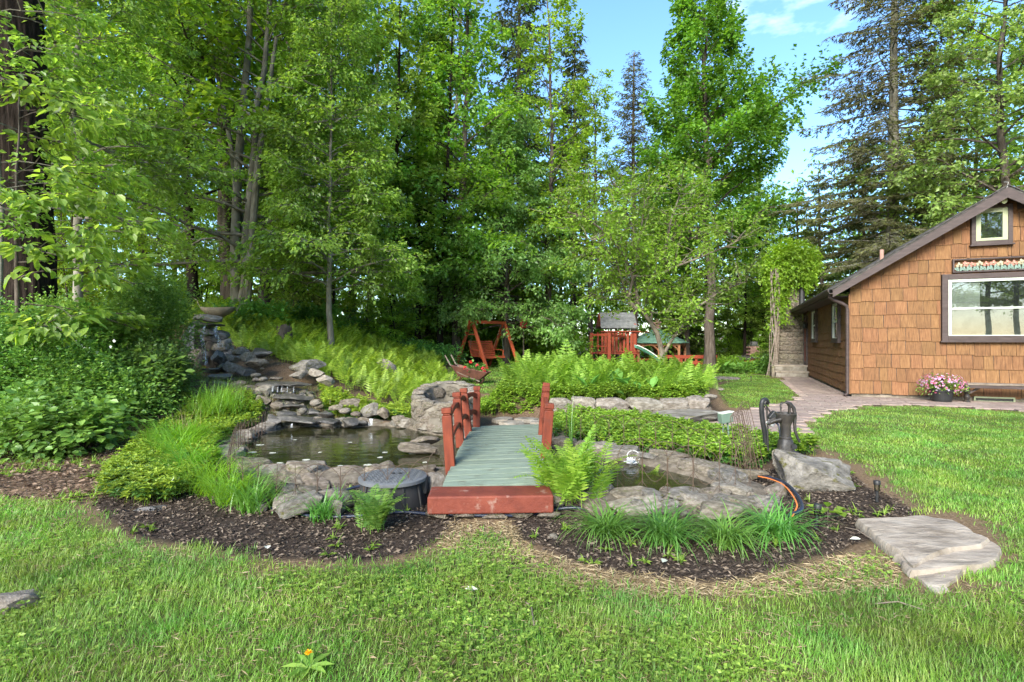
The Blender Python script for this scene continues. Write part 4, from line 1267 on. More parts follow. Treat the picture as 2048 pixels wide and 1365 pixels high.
# ------------------------------------------------------------------ rocks
def rk(parent, px, py, Y, w, h, dr=.8, kind='rough', mat='stone', rz=None, tilt=.12):
    """stone whose middle is seen at (px, py), w x h pixels large, Y metres out"""
    p = at(px, py, Y); sx = w / F * Y; sz = h / F * Y
    return stone(parent, p[0], p[1], p[2], sx, sx * dr, sz, kind, mat, srng.uniform(-.3, .3) if rz is None else rz, tilt)
wf = thing('rock_waterfall', 'dark wet rock waterfall stepping down to the pond', 'waterfall', (*at(430, 740, 12)[:2], .9))
for a in [(410, 636, 12, 56, 19, .9, 'flat', 'mossrock'), (413, 650, 12.05, 62, 9, .9, 'flat', 'wet'), (420, 662, 12.1, 52, 22, .9, 'rough', 'wet'), (432, 672, 12.2, 50, 24, .8, 'block', 'wet'), (440, 692, 12.25, 54, 30, .8, 'rough', 'mossrock'), (448, 715, 12.2, 52, 34, .8, 'rough', 'wet'), (458, 698, 12.3, 30, 26, .9, 'rough', 'stone'),
          (392, 690, 12.4, 52, 96, .8, 'rough', 'wet'), (414, 700, 12.6, 70, 100, .6, 'rough', 'wet'), (396, 722, 12.0, 36, 46, .9, 'rough', 'stone'), (440, 716, 11.8, 34, 36, .9, 'rough', 'wet'),
          (463, 717, 11.8, 20, 20, 1, 'rough', 'stoneclean'), (480, 706, 12, 30, 22, .9, 'rough', 'stone'), (478, 716, 11.7, 20, 14, 1, 'rough', 'stoneclean'), (494, 718, 11.7, 30, 28, .9, 'rough', 'stone'),
          (521, 706, 11.9, 50, 24, .8, 'rough', 'wet'), (513, 725, 11.5, 50, 26, .9, 'rough', 'stone'), (468, 738, 11.5, 40, 30, .9, 'rough', 'stone'), (448, 734, 11.6, 30, 24, .9, 'rough', 'wet'), (490, 745, 11.3, 34, 20, .9, 'rough', 'wet'),
          (424, 741, 11.5, 40, 13, .8, 'flat', 'stoneclean'), (440, 754, 11.2, 46, 16, .9, 'flat', 'stoneclean'), (402, 778, 10.9, 56, 36, .8, 'rough', 'stone'), (442, 772, 10.7, 56, 20, .8, 'flat', 'stoneclean'),
          (474, 772, 10.6, 44, 24, .9, 'rough', 'stone'), (500, 777, 10.4, 40, 20, .9, 'flat', 'stone'), (612, 735, 11.3, 64, 30, .9, 'rough', 'mossrock'), (634, 748, 11.0, 34, 22, .9, 'rough', 'stoneclean'),
          (654, 761, 10.7, 42, 26, .8, 'rough', 'stoneclean'), (598, 752, 10.9, 34, 18, .9, 'rough', 'stoneclean'), (512, 751, 11, 20, 11, 1, 'round', 'stoneclean'), (512, 760, 10.8, 14, 10, 1, 'round', 'stoneclean'), (527, 759, 10.8, 18, 11, 1, 'round', 'stoneclean'),
          (549, 757, 10.9, 26, 8, 1, 'flat', 'stone'), (560, 768, 10.5, 76, 9, .9, 'flat', 'wet'), (590, 768, 10.5, 60, 10, .9, 'flat', 'wet'), (562, 782, 10.5, 90, 20, .5, 'rough', 'wet'), (592, 794, 10.0, 70, 11, .9, 'flat', 'wet'), (580, 804, 10.0, 70, 14, .6, 'rough', 'wet'),
          (532, 783, 10.2, 40, 26, .8, 'rough', 'stoneclean'), (528, 803, 9.7, 34, 26, .8, 'rough', 'stone'), (556, 812, 9.5, 30, 18, .8, 'round', 'stone'), (515, 790, 10.1, 28, 22, .8, 'rough', 'stone'),
          (590, 812, 9.6, 44, 9, .9, 'flat', 'wet'), (632, 806, 9.7, 24, 16, 1, 'round', 'stoneclean'), (606, 822, 9.3, 18, 15, 1, 'round', 'mossrock'), (626, 824, 9.2, 26, 14, .9, 'rough', 'wet'), (575, 828, 9.1, 36, 14, .9, 'flat', 'wet'),
          (652, 828, 9.2, 34, 18, .9, 'rough', 'wet'), (600, 838, 8.9, 80, 14, .8, 'flat', 'wet'), (650, 842, 8.8, 50, 14, .8, 'flat', 'wet'), (704, 844, 8.8, 40, 24, .8, 'rough', 'wet'), (740, 822, 9.2, 40, 32, .8, 'rough', 'mossrock'), (768, 826, 9.2, 32, 26, .8, 'rough', 'stone'),
          (700, 806, 9.6, 48, 20, .7, 'rough', 'stone'), (672, 816, 9.4, 30, 14, .9, 'rough', 'stone'), (545, 842, 8.7, 36, 30, .8, 'rough', 'wet'), (690, 822, 9.3, 24, 12, .9, 'round', 'stoneclean'), (800, 840, 9.0, 36, 26, .8, 'rough', 'stone'), (712, 828, 9.1, 22, 12, .9, 'round', 'stone')]:
    rk(wf, *a)
wr_ = random.Random(31)
for k in range(150):                  # loose stones in the stream bed
    t = wr_.random(); c0 = np.array([(500, 755), (575, 775), (590, 808), (640, 832)]); c = interp(c0, t)
    px, py = c[0] + wr_.gauss(0, 40), c[1] + wr_.gauss(0, 5)
    Y = 11 - 2.1 * t + wr_.uniform(-.3, .3)
    x = (px - 1024) / F * Y; s = wr_.uniform(.07, .2)
    stone(wf, x, Y, Hs(x, Y) + .03, s, s * .8, s * .55, wr_.choice(['round', 'rough']), wr_.choice(['stone', 'stoneclean', 'wet']))
# water over the rocks: folded sheets of falling water
def fall(p0, p1, w0, w1, bulge=.12, n=10, k=5):
    p0, p1 = np.array(p0), np.array(p1)
    V = []
    for i in range(n + 1):
        u = i / n
        c = p0 + (p1 - p0) * np.array([u, min(1, u * 2.5), u * u * .6 + u * .4]); c[1] -= bulge * math.sin(min(1, u * 2) * math.pi / 2)
        w = w0 + (w1 - w0) * u
        for j in range(k + 1):
            v = j / k - .5
            V.append(c + np.array([w * v, .03 * math.cos(v * 3) + .012 * math.sin(j * 2.3 + i * .9), 0]))
    ii = np.arange((n + 1) * (k + 1)).reshape(n + 1, k + 1)
    q = np.stack([ii[:-1, :-1], ii[:-1, 1:], ii[1:, 1:], ii[1:, :-1]], -1).reshape(-1, 4)
    o = link('falling_water', raw_mesh('falling_water', np.array(V), [q], True, [M['fall']]), wf)
    so_ = o.modifiers.new('thickness', 'SOLIDIFY'); so_.thickness = .006
    return o
fall(at(410, 652, 11.72), at(419, 731, 11.6), .05, .09)
fall(at(434, 652, 11.8), at(447, 694, 11.7), .04, .12)
for (px, w, y0, y1, Y) in ((546, .02, 774, 784, 9.95), (556, .012, 774, 785, 9.95), (564, .02, 774, 785, 9.95), (575, .012, 774, 785, 9.95), (588, .018, 774, 785, 9.95), (584, .025, 848, 856, 8.55), (742, .06, 838, 852, 8.75)):
    fall(at(px, y0, Y), at(px, y1, Y), w, w * 1.2, .03, 4, 3)
for (px, py, Y, a, b) in ((430, 738, 11.55, .45, .3), (530, 767, 10.75, 1.1, .35), (570, 793, 10.1, .5, .2), (600, 832, 9.2, .5, .35)):
    p = at(px, py, Y); an = np.linspace(0, 6.283, 20, endpoint=False)
    mb = MB(); mb.add(np.c_[p[0] + a / 2 * np.cos(an), p[1] + b * np.sin(an), np.full(20, p[2])], np.arange(20)[None]); mb.build('pool', M['water'], wf)

rim = thing('pond_edging', 'fieldstones laid round the edge of the garden pond', 'stone edging', (-1.2, 6.5, 0))
# walk the pond outline
per = []
for i in range(len(POND)):
    a, b = POND[i], POND[(i + 1) % len(POND)]
    n_ = max(1, int(np.linalg.norm(b - a) / .03))
    per += [a + (b - a) * k / n_ for k in range(n_)]
per = np.array(per)
tang = norm(np.roll(per, -3, 0) - np.roll(per, 3, 0)); outw = np.c_[tang[:, 1], -tang[:, 0]]
c_ = per + outw * .1
flip = sdist(POND, c_[:, 0], c_[:, 1]) < 0
outw[flip] *= -1
i = 0
while i < len(per):
    p = per[i]; far = p[1] > 7.4
    w = srng.uniform(.28, .52) if not far else srng.uniform(.26, .5)
    dp = srng.uniform(.32, .46)
    under = -.75 < p[0] < .5
    hgt = srng.uniform(.10, .15) if under else srng.uniform(.13, .2)
    chan = p[0] > .55
    if chan: dp *= .8; w *= .85; hgt = min(hgt, .16)
    q = p + outw[i] * (dp * (.56 if chan else .32))
    low = chan and outw[i][1] < 0
    if low: hgt = .12
    stone(rim, q[0], q[1], .12 if low else .10 if under else .125, w * 1.12, dp, hgt, 'rough' if far or srng.random() < .6 else 'block', srng.choice(['stone', 'stone', 'stoneclean', 'mossrock']), math.atan2(tang[i][1], tang[i][0]) + srng.uniform(-.2, .2), .08)
    i += max(4, int(w * .74 / .03))
i = 0
while i < len(per):                    # second, lower course on the side towards the lawn
    p = per[i]; w = srng.uniform(.26, .6)
    if p[1] < 6.4 and not (-.85 < p[0] < .5):
        q = p + outw[i] * (srng.uniform(.26, .42) + (.14 if p[0] > .55 else 0))
        low = p[0] > .55
        stone(rim, q[0], q[1], .085 if low else .05, w * 1.1, srng.uniform(.28, .4), srng.uniform(.13, .18) if low else srng.uniform(.16, .24), 'rough', srng.choice(['stone', 'stoneclean', 'stone']), math.atan2(tang[i][1], tang[i][0]) + srng.uniform(-.2, .2), .12)
    i += max(4, int(w * .6 / .03))
nr_ = random.Random(77)
for k in range(34):                     # rubble packed along the near bank
    px = nr_.uniform(470, 690) if k < 14 else nr_.uniform(1225, 1540)
    py = (1000 if px < 700 else 1004) + nr_.uniform(-16, 12)
    q = gnd(px, py, .08); s = nr_.uniform(.16, .4)
    stone(rim, q[0], q[1], (.05 if px < 700 else .06) + nr_.uniform(-.02, .03), s, s * nr_.uniform(.6, .9), s * nr_.uniform(.35, .55), nr_.choice(['rough', 'rough', 'block']), nr_.choice(['stone', 'stoneclean', 'mossrock']), None, .2)
for a in [(872, 965, 5.15, 62, 52, .8, 'rough', 'stoneclean'), (838, 895, 6.9, 80, 26, .6, 'flat', 'stone'), (855, 880, 7.2, 70, 20, .7, 'rough', 'stone'), (440, 925, 6.3, 44, 30, .8, 'rough', 'stoneclean'), (468, 905, 6.7, 50, 34, .7, 'rough', 'stone'),
          (1340, 908, 6.7, 90, 16, .5, 'flat', 'stone'), (1410, 928, 6.35, 130, 18, .4, 'flat', 'mossrock'), (1460, 950, 6.0, 90, 20, .5, 'flat', 'stoneclean'), (1500, 972, 5.6, 90, 26, .7, 'rough', 'stoneclean'), (1455, 978, 5.5, 60, 20, .7, 'rough', 'stoneclean'),
          (1400, 1000, 4.95, 90, 26, .5, 'flat', 'stoneclean'), (1480, 998, 5.0, 80, 26, .6, 'rough', 'stone'), (1530, 988, 5.3, 70, 24, .6, 'flat', 'stoneclean'), (1320, 1000, 4.95, 60, 22, .6, 'rough', 'stoneclean'), (1255, 994, 5.05, 60, 20, .6, 'rough', 'stone')]:
    rk(rim, *a)

rw = thing('retaining_wall', 'low dry stone wall holding up the fern bed', 'stone wall', (2.2, 10.6, 0))
u = 1098
while u < 1412:
    w = srng.uniform(44, 74)
    if u < 1400:
        rk(rw, u + w / 2, 809 + srng.uniform(-2, 2), 10.55, w * 1.06, srng.uniform(24, 30), .6, 'block', 'stoneclean' if srng.random() < .6 else 'stone', 0, .05)
    u += w * .97
u = 1105
while u < 1400:
    w = srng.uniform(26, 48)
    rk(rw, u + w / 2, 824, 10.46, w * 1.08, 17, .6, 'block', 'stone', 0, .08); u += w
for a in [(1395, 800, 10.9, 50, 26, .7), (1418, 793, 11.3, 34, 16, .8), (1385, 812, 10.6, 46, 18, .7)]:
    rk(rw, *a, 'rough', 'stoneclean')

def lone_rock(name, label, px, py, Y, w, h, dr, seed, mat='mossrock', sub=4, rz=0.0, planes=10, group=None, cut=(.5, .8), tilt=(0, 0)):
    V, Fq = rock_verts(seed, sub, planes, .12, cut)
    me = raw_mesh(name, V, [Fq], True, [M[mat]]); me.set_sharp_from_angle(angle=R(30))
    o = link(name, me); p = at(px, py, Y); sx = w / F * Y
    o.location = p; o.scale = (sx / 2, sx * dr / 2, h / F * Y / 2); o.rotation_euler = (tilt[0], tilt[1], rz)
    return tag(o, label, 'rock', group)
lone_rock('shelf_rock', 'broad low grey rock shelf between the fern bed wall and the paved path', 1375, 832, 9.9, 190, 22, .5, 41, 'mossrock', 4)
lone_rock('flat_rock', 'long flat rock outcrop lying in the lawn by the red fence', 1447, 759, 21, 70, 14, .5, 42, 'stoneclean', 3)
lone_rock('flat_rock', 'small flat rock in the lawn right of the fern bed', 1437, 779, 16.0, 24, 7, .8, 43, 'stoneclean', 3)
lone_rock('boulder', 'big angular grey boulder carrying the old hand pump', 1622, 950, 5.62, 200, 96, .72, 52, 'mossrock', 5, .15, 9, None, (.45, .72))
lone_rock('cobble', 'round tan cobble on the mulch right of the bridge step', 1106, 1079, 4.12, 24, 24, .9, 45, 'stoneclean', 3, 0, 3, None, (.8, .95))
lone_rock('half_buried_rock', 'half buried mossy slab sticking out of the left mulch bed', 312, 1036, 4.8, 130, 50, .3, 46, 'wet', 4, .3, 10, None, (.5, .8), (-.5, .0))
lone_rock('flat_rock', 'pale flat rock in the grass at the lower left corner', 30, 1210, 3.08, 150, 60, .7, 47, 'stoneclean', 4, .2)
lone_rock('small_stone', 'small pale stone at the mulch edge below the cobble', 1162, 1115, 3.75, 20, 10, .9, 48, 'stoneclean', 3)
lone_rock('small_stone', 'flat brown stone at the lawn edge beneath the right mulch bed', 1612, 1142, 3.53, 34, 10, .6, 49, 'stone', 3)
lone_rock('upright_rock', 'pointed grey rock standing among the left ferns', 775, 738, 13.2, 50, 40, .5, 50, 'stoneclean', 3)

# stepping slab, lower right
st = thing('stepping_slab', 'broad grey slab step with broken ledges in the right lawn', 'stone slab', (*gnd(1850, 1090), 0))
link('upper_slab', slab_mesh(poly([(1717, 1040), (1790, 1036), (1852, 1030), (1905, 1036), (1940, 1055), (1974, 1077), (1958, 1088), (1930, 1094), (1882, 1103), (1850, 1118), (1826, 1128), (1802, 1106), (1762, 1082), (1742, 1060)], .075), -.02, .075, 3, rough=.018), st)
link('ledge', slab_mesh(poly([(1792, 1110), (1850, 1122), (1975, 1076), (2001, 1092), (2000, 1112), (1960, 1132), (1880, 1138), (1820, 1142)], .05), -.03, .052, 5, rough=.012), st)
link('ledge', slab_mesh(poly([(1822, 1140), (1880, 1136), (1926, 1138), (1918, 1158), (1880, 1171), (1850, 1165)], .03), -.03, .028, 6, rough=.012), st)
link('ledge', slab_mesh(poly([(1850, 1166), (1888, 1168), (1895, 1178), (1870, 1184)], .02), -.03, .018, 7, rough=.008), st)

# flagstones by the far end of the bridge
fs_ = thing('flagstone_landing', 'irregular flagstones at the far end of the bridge by the well', 'flagstones', (.1, 8.6, 0))
fg = random.Random(12)
for r in range(5):
    for k in range(4):
        cx = -.62 + k * .44 + (r % 2) * .2 + fg.uniform(-.05, .05); cy = 7.85 + r * .42 + fg.uniform(-.05, .05)
        if math.hypot((cx - WX) / .75, (cy - WY) / .9) < 1: continue
        nn = fg.randint(5, 7)
        out_ = [(cx + fg.uniform(.17, .235) * math.cos(t), cy + fg.uniform(.17, .22) * math.sin(t)) for t in [q / nn * 6.283 + fg.uniform(-.2, .2) for q in range(nn)]]
        zz = max(Hs(cx, cy), .1)
        link('flagstone', slab_mesh(out_, zz - .03, zz + .035, r * 9 + k, 'flagstone', 'stoneclean', .008), fs_)
# ------------------------------------------------------------------ hand pump and the things round it
pb = at(1572, 905, 5.95)
pm = thing('hand_pump', 'old cast iron hand water pump standing on the boulder', 'water pump', tuple(pb))
S_ = 5.95 / F
def pl(x, z, y=0.0):                       # pump-local point from picture offsets
    return (x * S_ * .86, y, z * S_)
mb = MB()
V = []
for (z, hx, hy, cx) in ((-4, 26, 22, 0), (2, 25, 20, 0), (6, 17, 15, -1), (24, 14, 13, -1), (28, 11, 10, -1)):
    for k in range(12):
        a = k / 12 * 6.283
        V.append(pl(cx + hx * np.sign(math.cos(a)) * abs(math.cos(a)) ** .6, z, hy * S_ * np.sign(math.sin(a)) * abs(math.sin(a)) ** .6))
n = 12; j = np.arange(n); k = (j + 1) % n
mb.add(np.array(V), np.concatenate([np.stack([i * n + j, i * n + k, (i + 1) * n + k, (i + 1) * n + j], -1) for i in range(4)]), j[::-1][None], (j + 4 * n)[None])
mb.build('base', M['iron'], pm, True, 0, False)
mb = MB(); mb.tube(np.array([pl(10, 14, -.09), pl(10, 14, -.072)]), .03, 12); mb.build('base_opening', M['black'], pm, False, 0, False)
mb = MB(); mb.lathe([(10 * S_, 26 * S_), (11.5 * S_, 28 * S_), (11.5 * S_, 30 * S_), (9.5 * S_, 32 * S_), (10 * S_, 55 * S_), (13 * S_, 62 * S_), (17 * S_, 70 * S_), (18 * S_, 75 * S_), (19.5 * S_, 76 * S_), (19.5 * S_, 79 * S_), (16 * S_, 79 * S_), (15 * S_, 70 * S_)], pl(-1, 0), 20)
mb.build('barrel', M['iron'], pm, True, 0, False)
# open spout running out to the left
u = np.linspace(0, 1, 7); V = []
for t in u:
    cx, cz, r = -14 - 26 * t, 70 - 3 * t - 5 * t * t, 9 - 3 * t
    for a in np.linspace(math.pi, 2 * math.pi, 8):
        V.append(pl(cx, cz + r * math.sin(a) * 1.1, r * S_ * math.cos(a)))
ii = np.arange(56).reshape(7, 8)
sp_ = MB().add(np.array(V), np.stack([ii[:-1, :-1], ii[:-1, 1:], ii[1:, 1:], ii[1:, :-1]], -1).reshape(-1, 4)).build('spout', M['iron'], pm, True, 0, False)
sm = sp_.modifiers.new('wall', 'SOLIDIFY'); sm.thickness = .008
mb = MB(); mb.bar(pl(8, 76), pl(8, 96), .02, .03); mb.tube(np.array([pl(8, 90), pl(8, 99)]), .016, 8); mb.tube(np.array([pl(8, 94, -.03), pl(8, 94, .03)]), .012, 8); mb.build('fulcrum', M['iron'], pm, False, 0, False)
hpts = np.array([pl(-12, 84), pl(-13, 94), pl(-9, 99), pl(0, 100), pl(10, 97), pl(18, 88), pl(21, 74), pl(20, 58), pl(21, 44), pl(27, 28), pl(32, 20)])
mb = MB(); mb.tube(hpts, [.008, .01, .014, .016, .02, .021, .02, .018, .017, .015, .012], 8); mb.build('handle', M['iron'], pm, True, 0, False)
mb = MB(); mb.tube(np.array([pl(-12, 86), pl(-12, 74)]), .006, 6); mb.build('piston_rod', M['iron'], pm, False, 0, False)

def tube_obj(name, label, cat, pts, rad, mat, sides=10, n=None):
    pts = np.array(pts, float)
    if n:                                   # smooth through the points
        t = np.linspace(0, len(pts) - 1, n); out_ = []
        for q in t:
            i = min(int(q), len(pts) - 2); f = q - i
            p0, p1, p2, p3 = pts[max(i - 1, 0)], pts[i], pts[i + 1], pts[min(i + 2, len(pts) - 1)]
            out_.append(.5 * ((2 * p1) + (p2 - p0) * f + (2 * p0 - 5 * p1 + 4 * p2 - p3) * f * f + (3 * p1 - p0 - 3 * p2 + p3) * f ** 3))
        pts = np.array(out_)
    o = MB().tube(pts, rad, sides).build(name, mat, None, True)
    return tag(o, label, cat)
tube_obj('upright_pipe', 'thick black ribbed pipe standing upright behind the hand pump', 'pipe', [at(1532, 893, 6.6), at(1530, 870, 6.6), at(1525, 840, 6.6), at(1523, 815, 6.6), at(1525, 803, 6.6), at(1531, 800, 6.62), at(1535, 806, 6.65)], .029, M['black'], 14, 40)
tube_obj('pump_hose', 'thin grey hose hanging behind the pump barrel', 'hose', [at(1545, 842, 6.3), at(1556, 850, 6.3), at(1560, 870, 6.25), at(1560, 905, 6.2)], .011, M['navy'], 8, 24)

# floodlight on a stake beside the pump
fp = at(1546, 832, 6.4)
sp = thing('garden_spotlight', 'black and white spotlight propped up beside the hand pump', 'spotlight', tuple(fp))
rotm = Matrix.Rotation(R(38), 3, 'Y')
mb = MB(); mb.box((0, 0, 0), (.09, .08, .11), rotm, .8); mb.build('housing', M['black'], sp, False, .01, False)
mb = MB(); mb.box(np.array(rotm) @ np.array((.03, 0, -.085)), (.075, .075, .06), rotm); mb.build('lens', M['white'], sp, False, .008, False)
mb = MB(); mb.tube(np.array([(-.03, 0, .04), (-.07, 0, .1), (-.1, 0, .15), (-.08, 0, .17)]), .01, 6); mb.tube(np.array([(-.06, .02, .05), (-.09, .02, .1), (-.12, 0, .13)]), .006, 6); mb.build('bracket', M['iron'], sp, False, 0, False)
mb = MB(); mb.tube(np.array([(-.07, .01, .1), (-.05, .03, -.1), (-.04, .04, -.42)]), .01, 6); mb.build('stake', M['iron'], sp, False, 0, False)

jb = at(1451, 836, 7.2)
bx = thing('junction_box', 'tilted pale green electrical box on a thin post in the groundcover', 'electrical box', tuple(jb))
rt = Matrix.Rotation(R(-8), 3, 'Y') @ Matrix.Rotation(R(12), 3, 'Z')
mb = MB(); mb.box((0, 0, 0), (.17, .1, .13), rt); mb.build('housing', M['boxgreen'], bx, False, .01, False)
mb = MB(); mb.box((0.005, 0, .072), (.18, .11, .018), rt); mb.build('cover', M['sashwhite'], bx, False, .006, False)
mb = MB(); mb.tube(np.array([(.03, .01, -.06), (.045, .01, -.2), (.06, .02, -.42)]), .013, 8); mb.tube(np.array([(-.02, .01, -.06), (-.035, .01, -.22), (-.04, 0, -.42)]), .007, 6); mb.build('conduit', M['boxgreen'], bx, False, 0, False)

# hoses
tube_obj('black_hose', 'dark blue hose running along the mulch in front of the bridge step', 'hose', [gp(515, 1012, .02), gp(545, 1022, .02), gp(580, 1030, .018), gp(640, 1038, .016), gp(720, 1036, .016), gp(800, 1029, .018), gp(860, 1033, .018), (*gnd(920, 1036)[:2], .025), (*gnd(990, 1037), .025), gp(1060, 1034, .02), gp(1110, 1024, .02), gp(1150, 1020, .018), gp(1190, 1026, .016), gp(1230, 1034, .0)], .0145, M['navy'], 10, 120)
tube_obj('branch_hose', 'short dark hose curving from the pond vault into the mulch', 'hose', [gp(580, 1026, .02), gp(620, 1020, .02), gp(670, 1000, .05), gp(720, 985, .06), gp(760, 980, .03)], .0135, M['navy'], 10, 40)
hz_ = [at(1508, 945, 5.75), at(1522, 952, 5.6), at(1548, 958, 5.4), at(1572, 968, 5.15), at(1590, 985, 4.85), at(1603, 1008, 4.55), at(1600, 1022, 4.4), at(1575, 1032, 4.3)]
tube_obj('loop_hose', 'dark blue hose looping down beside the boulder', 'hose', hz_, .0155, M['navy'], 10, 60)
tube_obj('orange_cord', 'orange cord running alongside the hose beside the boulder', 'cord', [p + np.array([-.05, -.02, .004]) for p in hz_[:-1]] + [hz_[-1] + np.array([.02, -.03, -.0])], .0065, M['orange'], 8, 60)

# solar path lights
def path_light(px, py, lean, label):
    q = gnd(px, py); t = thing('path_light', label, 'path light', (q[0], q[1], Hs(*q)))
    t.rotation_euler = (0, lean, 0)
    mb = MB(); mb.tube(np.array([(0, 0, -.05), (0, 0, .115)]), .0125, 10); mb.build('stake', M['black'], t, True, 0, False)
    mb = MB(); mb.lathe([(.021, .112), (.024, .17)], (0, 0, 0), 14); mb.build('lens', M['pane'], t, True, 0, False)
    mb = MB(); mb.lathe([(.026, .168), (.03, .172), (.03, .198), (.026, .205), (.0, .207)], (0, 0, 0), 16); mb.build('cap', M['black'], t, True, 0, False)
    return t
path_light(1632, 1062, R(4), 'small black solar path light by the leafy sprout')
path_light(1754, 1006, 0, 'small black solar path light between the boulder and the slab step')
path_light(1502, 764, 0, 'tiny black path light in the far lawn by the shed')

# round vault with a grey lid
vb = gnd(786, 1010, .04); vy = vb[1] + .18; vx = (786 - 1024) / F * vy
vt = thing('pond_vault', 'dark round pond filter vault with a grey treaded lid', 'filter vault', (vx, vy, 0))
mb = MB(); mb.lathe([(.315, -.02), (.31, .02), (.27, .215), (.0, .216)], (0, 0, 0), 32); mb.build('body', M['vault'], vt, True, 0, False)
for k in range(10):
    a = k / 10 * 6.283 + .2; ca, sa = math.cos(a), math.sin(a)
    mb = MB(); mb.bar((.312 * ca, .312 * sa, .0), (.278 * ca, .278 * sa, .21), .02, .02); mb.build('rib', M['vault'], vt, False, 0, False)
mb = MB(); mb.lathe([(.3, .215), (.312, .222), (.312, .25), (.302, .257), (.0, .259)], (0, 0, 0), 40)
lid = mb.build('lid', M['lid'], vt, True, 0, False)
mb = MB()
for i in range(-9, 10):
    for j in range(-9, 10):
        x, y = i * .03 + (.015 if j % 2 else 0), j * .03
        if math.hypot(x, y) < .28: mb.box((x, y, .261), (.02, .007, .006), Matrix.Rotation(R(45 if (i + j) % 2 else -45), 3, 'Z'))
mb.build('tread_pattern', M['lid'], lid, False, 0, False)
for s in (-1, 1):
    mb = MB(); mb.tube(np.array([(s * .033 + .02, .06, .259), (s * .033 + .02, .06, .266)]), .02, 12); mb.build('finger_hole', M['black'], lid, False, 0, False)
mb = MB(); mb.box((.27, .02, .17), (.1, .14, .16)); mb.build('side_housing', M['vault'], vt, False, .02, False)

# white lotus ornament
lo = at(1262, 930, 6.2)
lt = thing('lotus_float', 'white lotus flower floating at the edge of the right pool', 'water lily', tuple([lo[0], lo[1], WZ + .01]))
g = np.random.default_rng(8)
for ring, (nn, el, L_) in enumerate(((10, .25, .1), (8, .7, .085), (6, 1.15, .065))):
    an = np.arange(nn) / nn * 6.283 + ring * .3
    A = np.stack([np.cos(an) * math.cos(el), np.sin(an) * math.cos(el), np.full(nn, math.sin(el))], -1)
    Nn = np.stack([-np.cos(an) * math.sin(el), -np.sin(an) * math.sin(el), np.full(nn, math.cos(el))], -1)
    V, fq = leaf_quads(np.zeros((nn, 3)) + [0, 0, .01 * ring], A, Nn, L_, L_ * .3, .3, -.1, True)
    link('petal_ring', raw_mesh('petal_ring', V, fq, False, [LF['petal_white']]), lt, False)
tube_obj('white_ring', 'thin white plastic ring leaning over the right pool stones', 'ring', [at(1267, 913, 6.35) + np.array([.075 * math.cos(a), .03 * math.sin(a), .06 * math.sin(a)]) for a in np.linspace(0.3, 6.0, 24)], .005, M['white'], 6)

# floating bits on the pond
pd = np.random.default_rng(21)
pads = [(612, 920), (640, 928), (560, 926), (545, 906), (520, 890), (770, 905), (735, 930), (820, 898), (680, 932), (760, 915), (825, 907), (700, 885), (590, 880), (640, 905), (505, 905), (850, 925)]
for k, (px, py) in enumerate(pads):
    q = gnd(px, py, WZ + .006); r = pd.uniform(.022, .05); an = np.linspace(.3, 6.1, 9) + pd.uniform(0, 6)
    mb = MB(); mb.add(np.r_[[[q[0], q[1], WZ + .006]], np.c_[q[0] + r * np.cos(an) * pd.uniform(.8, 1.2), q[1] + r * np.sin(an), np.full(9, WZ + .006)]], np.arange(10)[None])
    o = mb.build('lily_pad', LF['pad'])
    tag(o, 'small pale leaf floating on the main pond', 'floating leaf', 'pale leaves floating on the pond')

# ------------------------------------------------------------------ wire border fencing
def wire_fence(label, pts, hgt=.42, pitch=.2, zadd=0.0, lean=0.0):
    P = [np.array(p, float) for p in pts]
    seg = [np.linalg.norm(b - a) for a, b in zip(P[:-1], P[1:])]; tot = sum(seg)
    def on(s):
        s = min(max(s, 0), tot - 1e-6)
        for a, b, l in zip(P[:-1], P[1:], seg):
            if s <= l: return a + (b - a) * s / l
            s -= l
        return P[-1]
    n = max(3, int(tot / pitch))
    t = thing('wire_border_fence', label, 'wire fence', (*P[0], 0))
    fr2 = random.Random(n)
    for i in range(n):
        mb = MB()
        a = on(i * tot / n); b = on(min((i + 2), n) * tot / n); m_ = on((i + 1) * tot / n)
        za, zb = Hs(*a) + zadd, Hs(*b) + zadd
        hh = hgt * fr2.uniform(.93, 1.05)
        L_ = fr2.uniform(-.02, .02) + lean
        u = np.linspace(0, math.pi, 11)
        base = (a + b) / 2; half = (b - a) / 2
        pts_ = [(*a, za - .05)] + [(*(base - half * math.cos(q)), (za + zb) / 2 + hh * (.6 + .4 * math.sin(q))) for q in u] + [(*b, zb - .05)]
        pts_ = np.array(pts_); pts_[:, 0] += L_ * (pts_[:, 2] - za)
        mb.tube(pts_, .0028, 4, False)
        mb.tube(np.array([(*m_, za - .05), (m_[0] + L_ * hh, m_[1], za + hh * .98)]), .0028, 4, False)
        for lo_, am in ((.45, -.12), (.18, -.1)):
            pp = [(*(a + (m_ - a) * q / 8), za + hh * lo_ + am * math.sin(q / 8 * math.pi)) for q in range(9)]
            mb.tube(np.array(pp), .0024, 4, False)
        mb.build('wire_panel', M['wire'], t)
    return t
wire_fence('thin rusty wire hoop fence along the near edge of the main pond', poly([(432, 985), (500, 1000), (600, 1012), (700, 1010), (800, 1006), (890, 985)], .05))
wire_fence('thin rusty wire hoops along the left bank beside the tall grass', poly([(455, 975), (470, 925), (490, 895), (530, 865)], .1), .4)
wire_fence('thin wire hoop fence between the well and the bridge', poly([(770, 868), (815, 872), (860, 882), (900, 895)], .12), .42)
wire_fence('thin wire hoop fence winding through the bright groundcover', poly([(1105, 885), (1180, 892), (1260, 902), (1350, 912), (1430, 925), (1490, 945)], .08), .48)
wire_fence('sagging wire hoops over the right pool and its flat stones', poly([(1235, 985), (1300, 990), (1370, 998), (1440, 1000), (1500, 985)], .08), .46, .22)
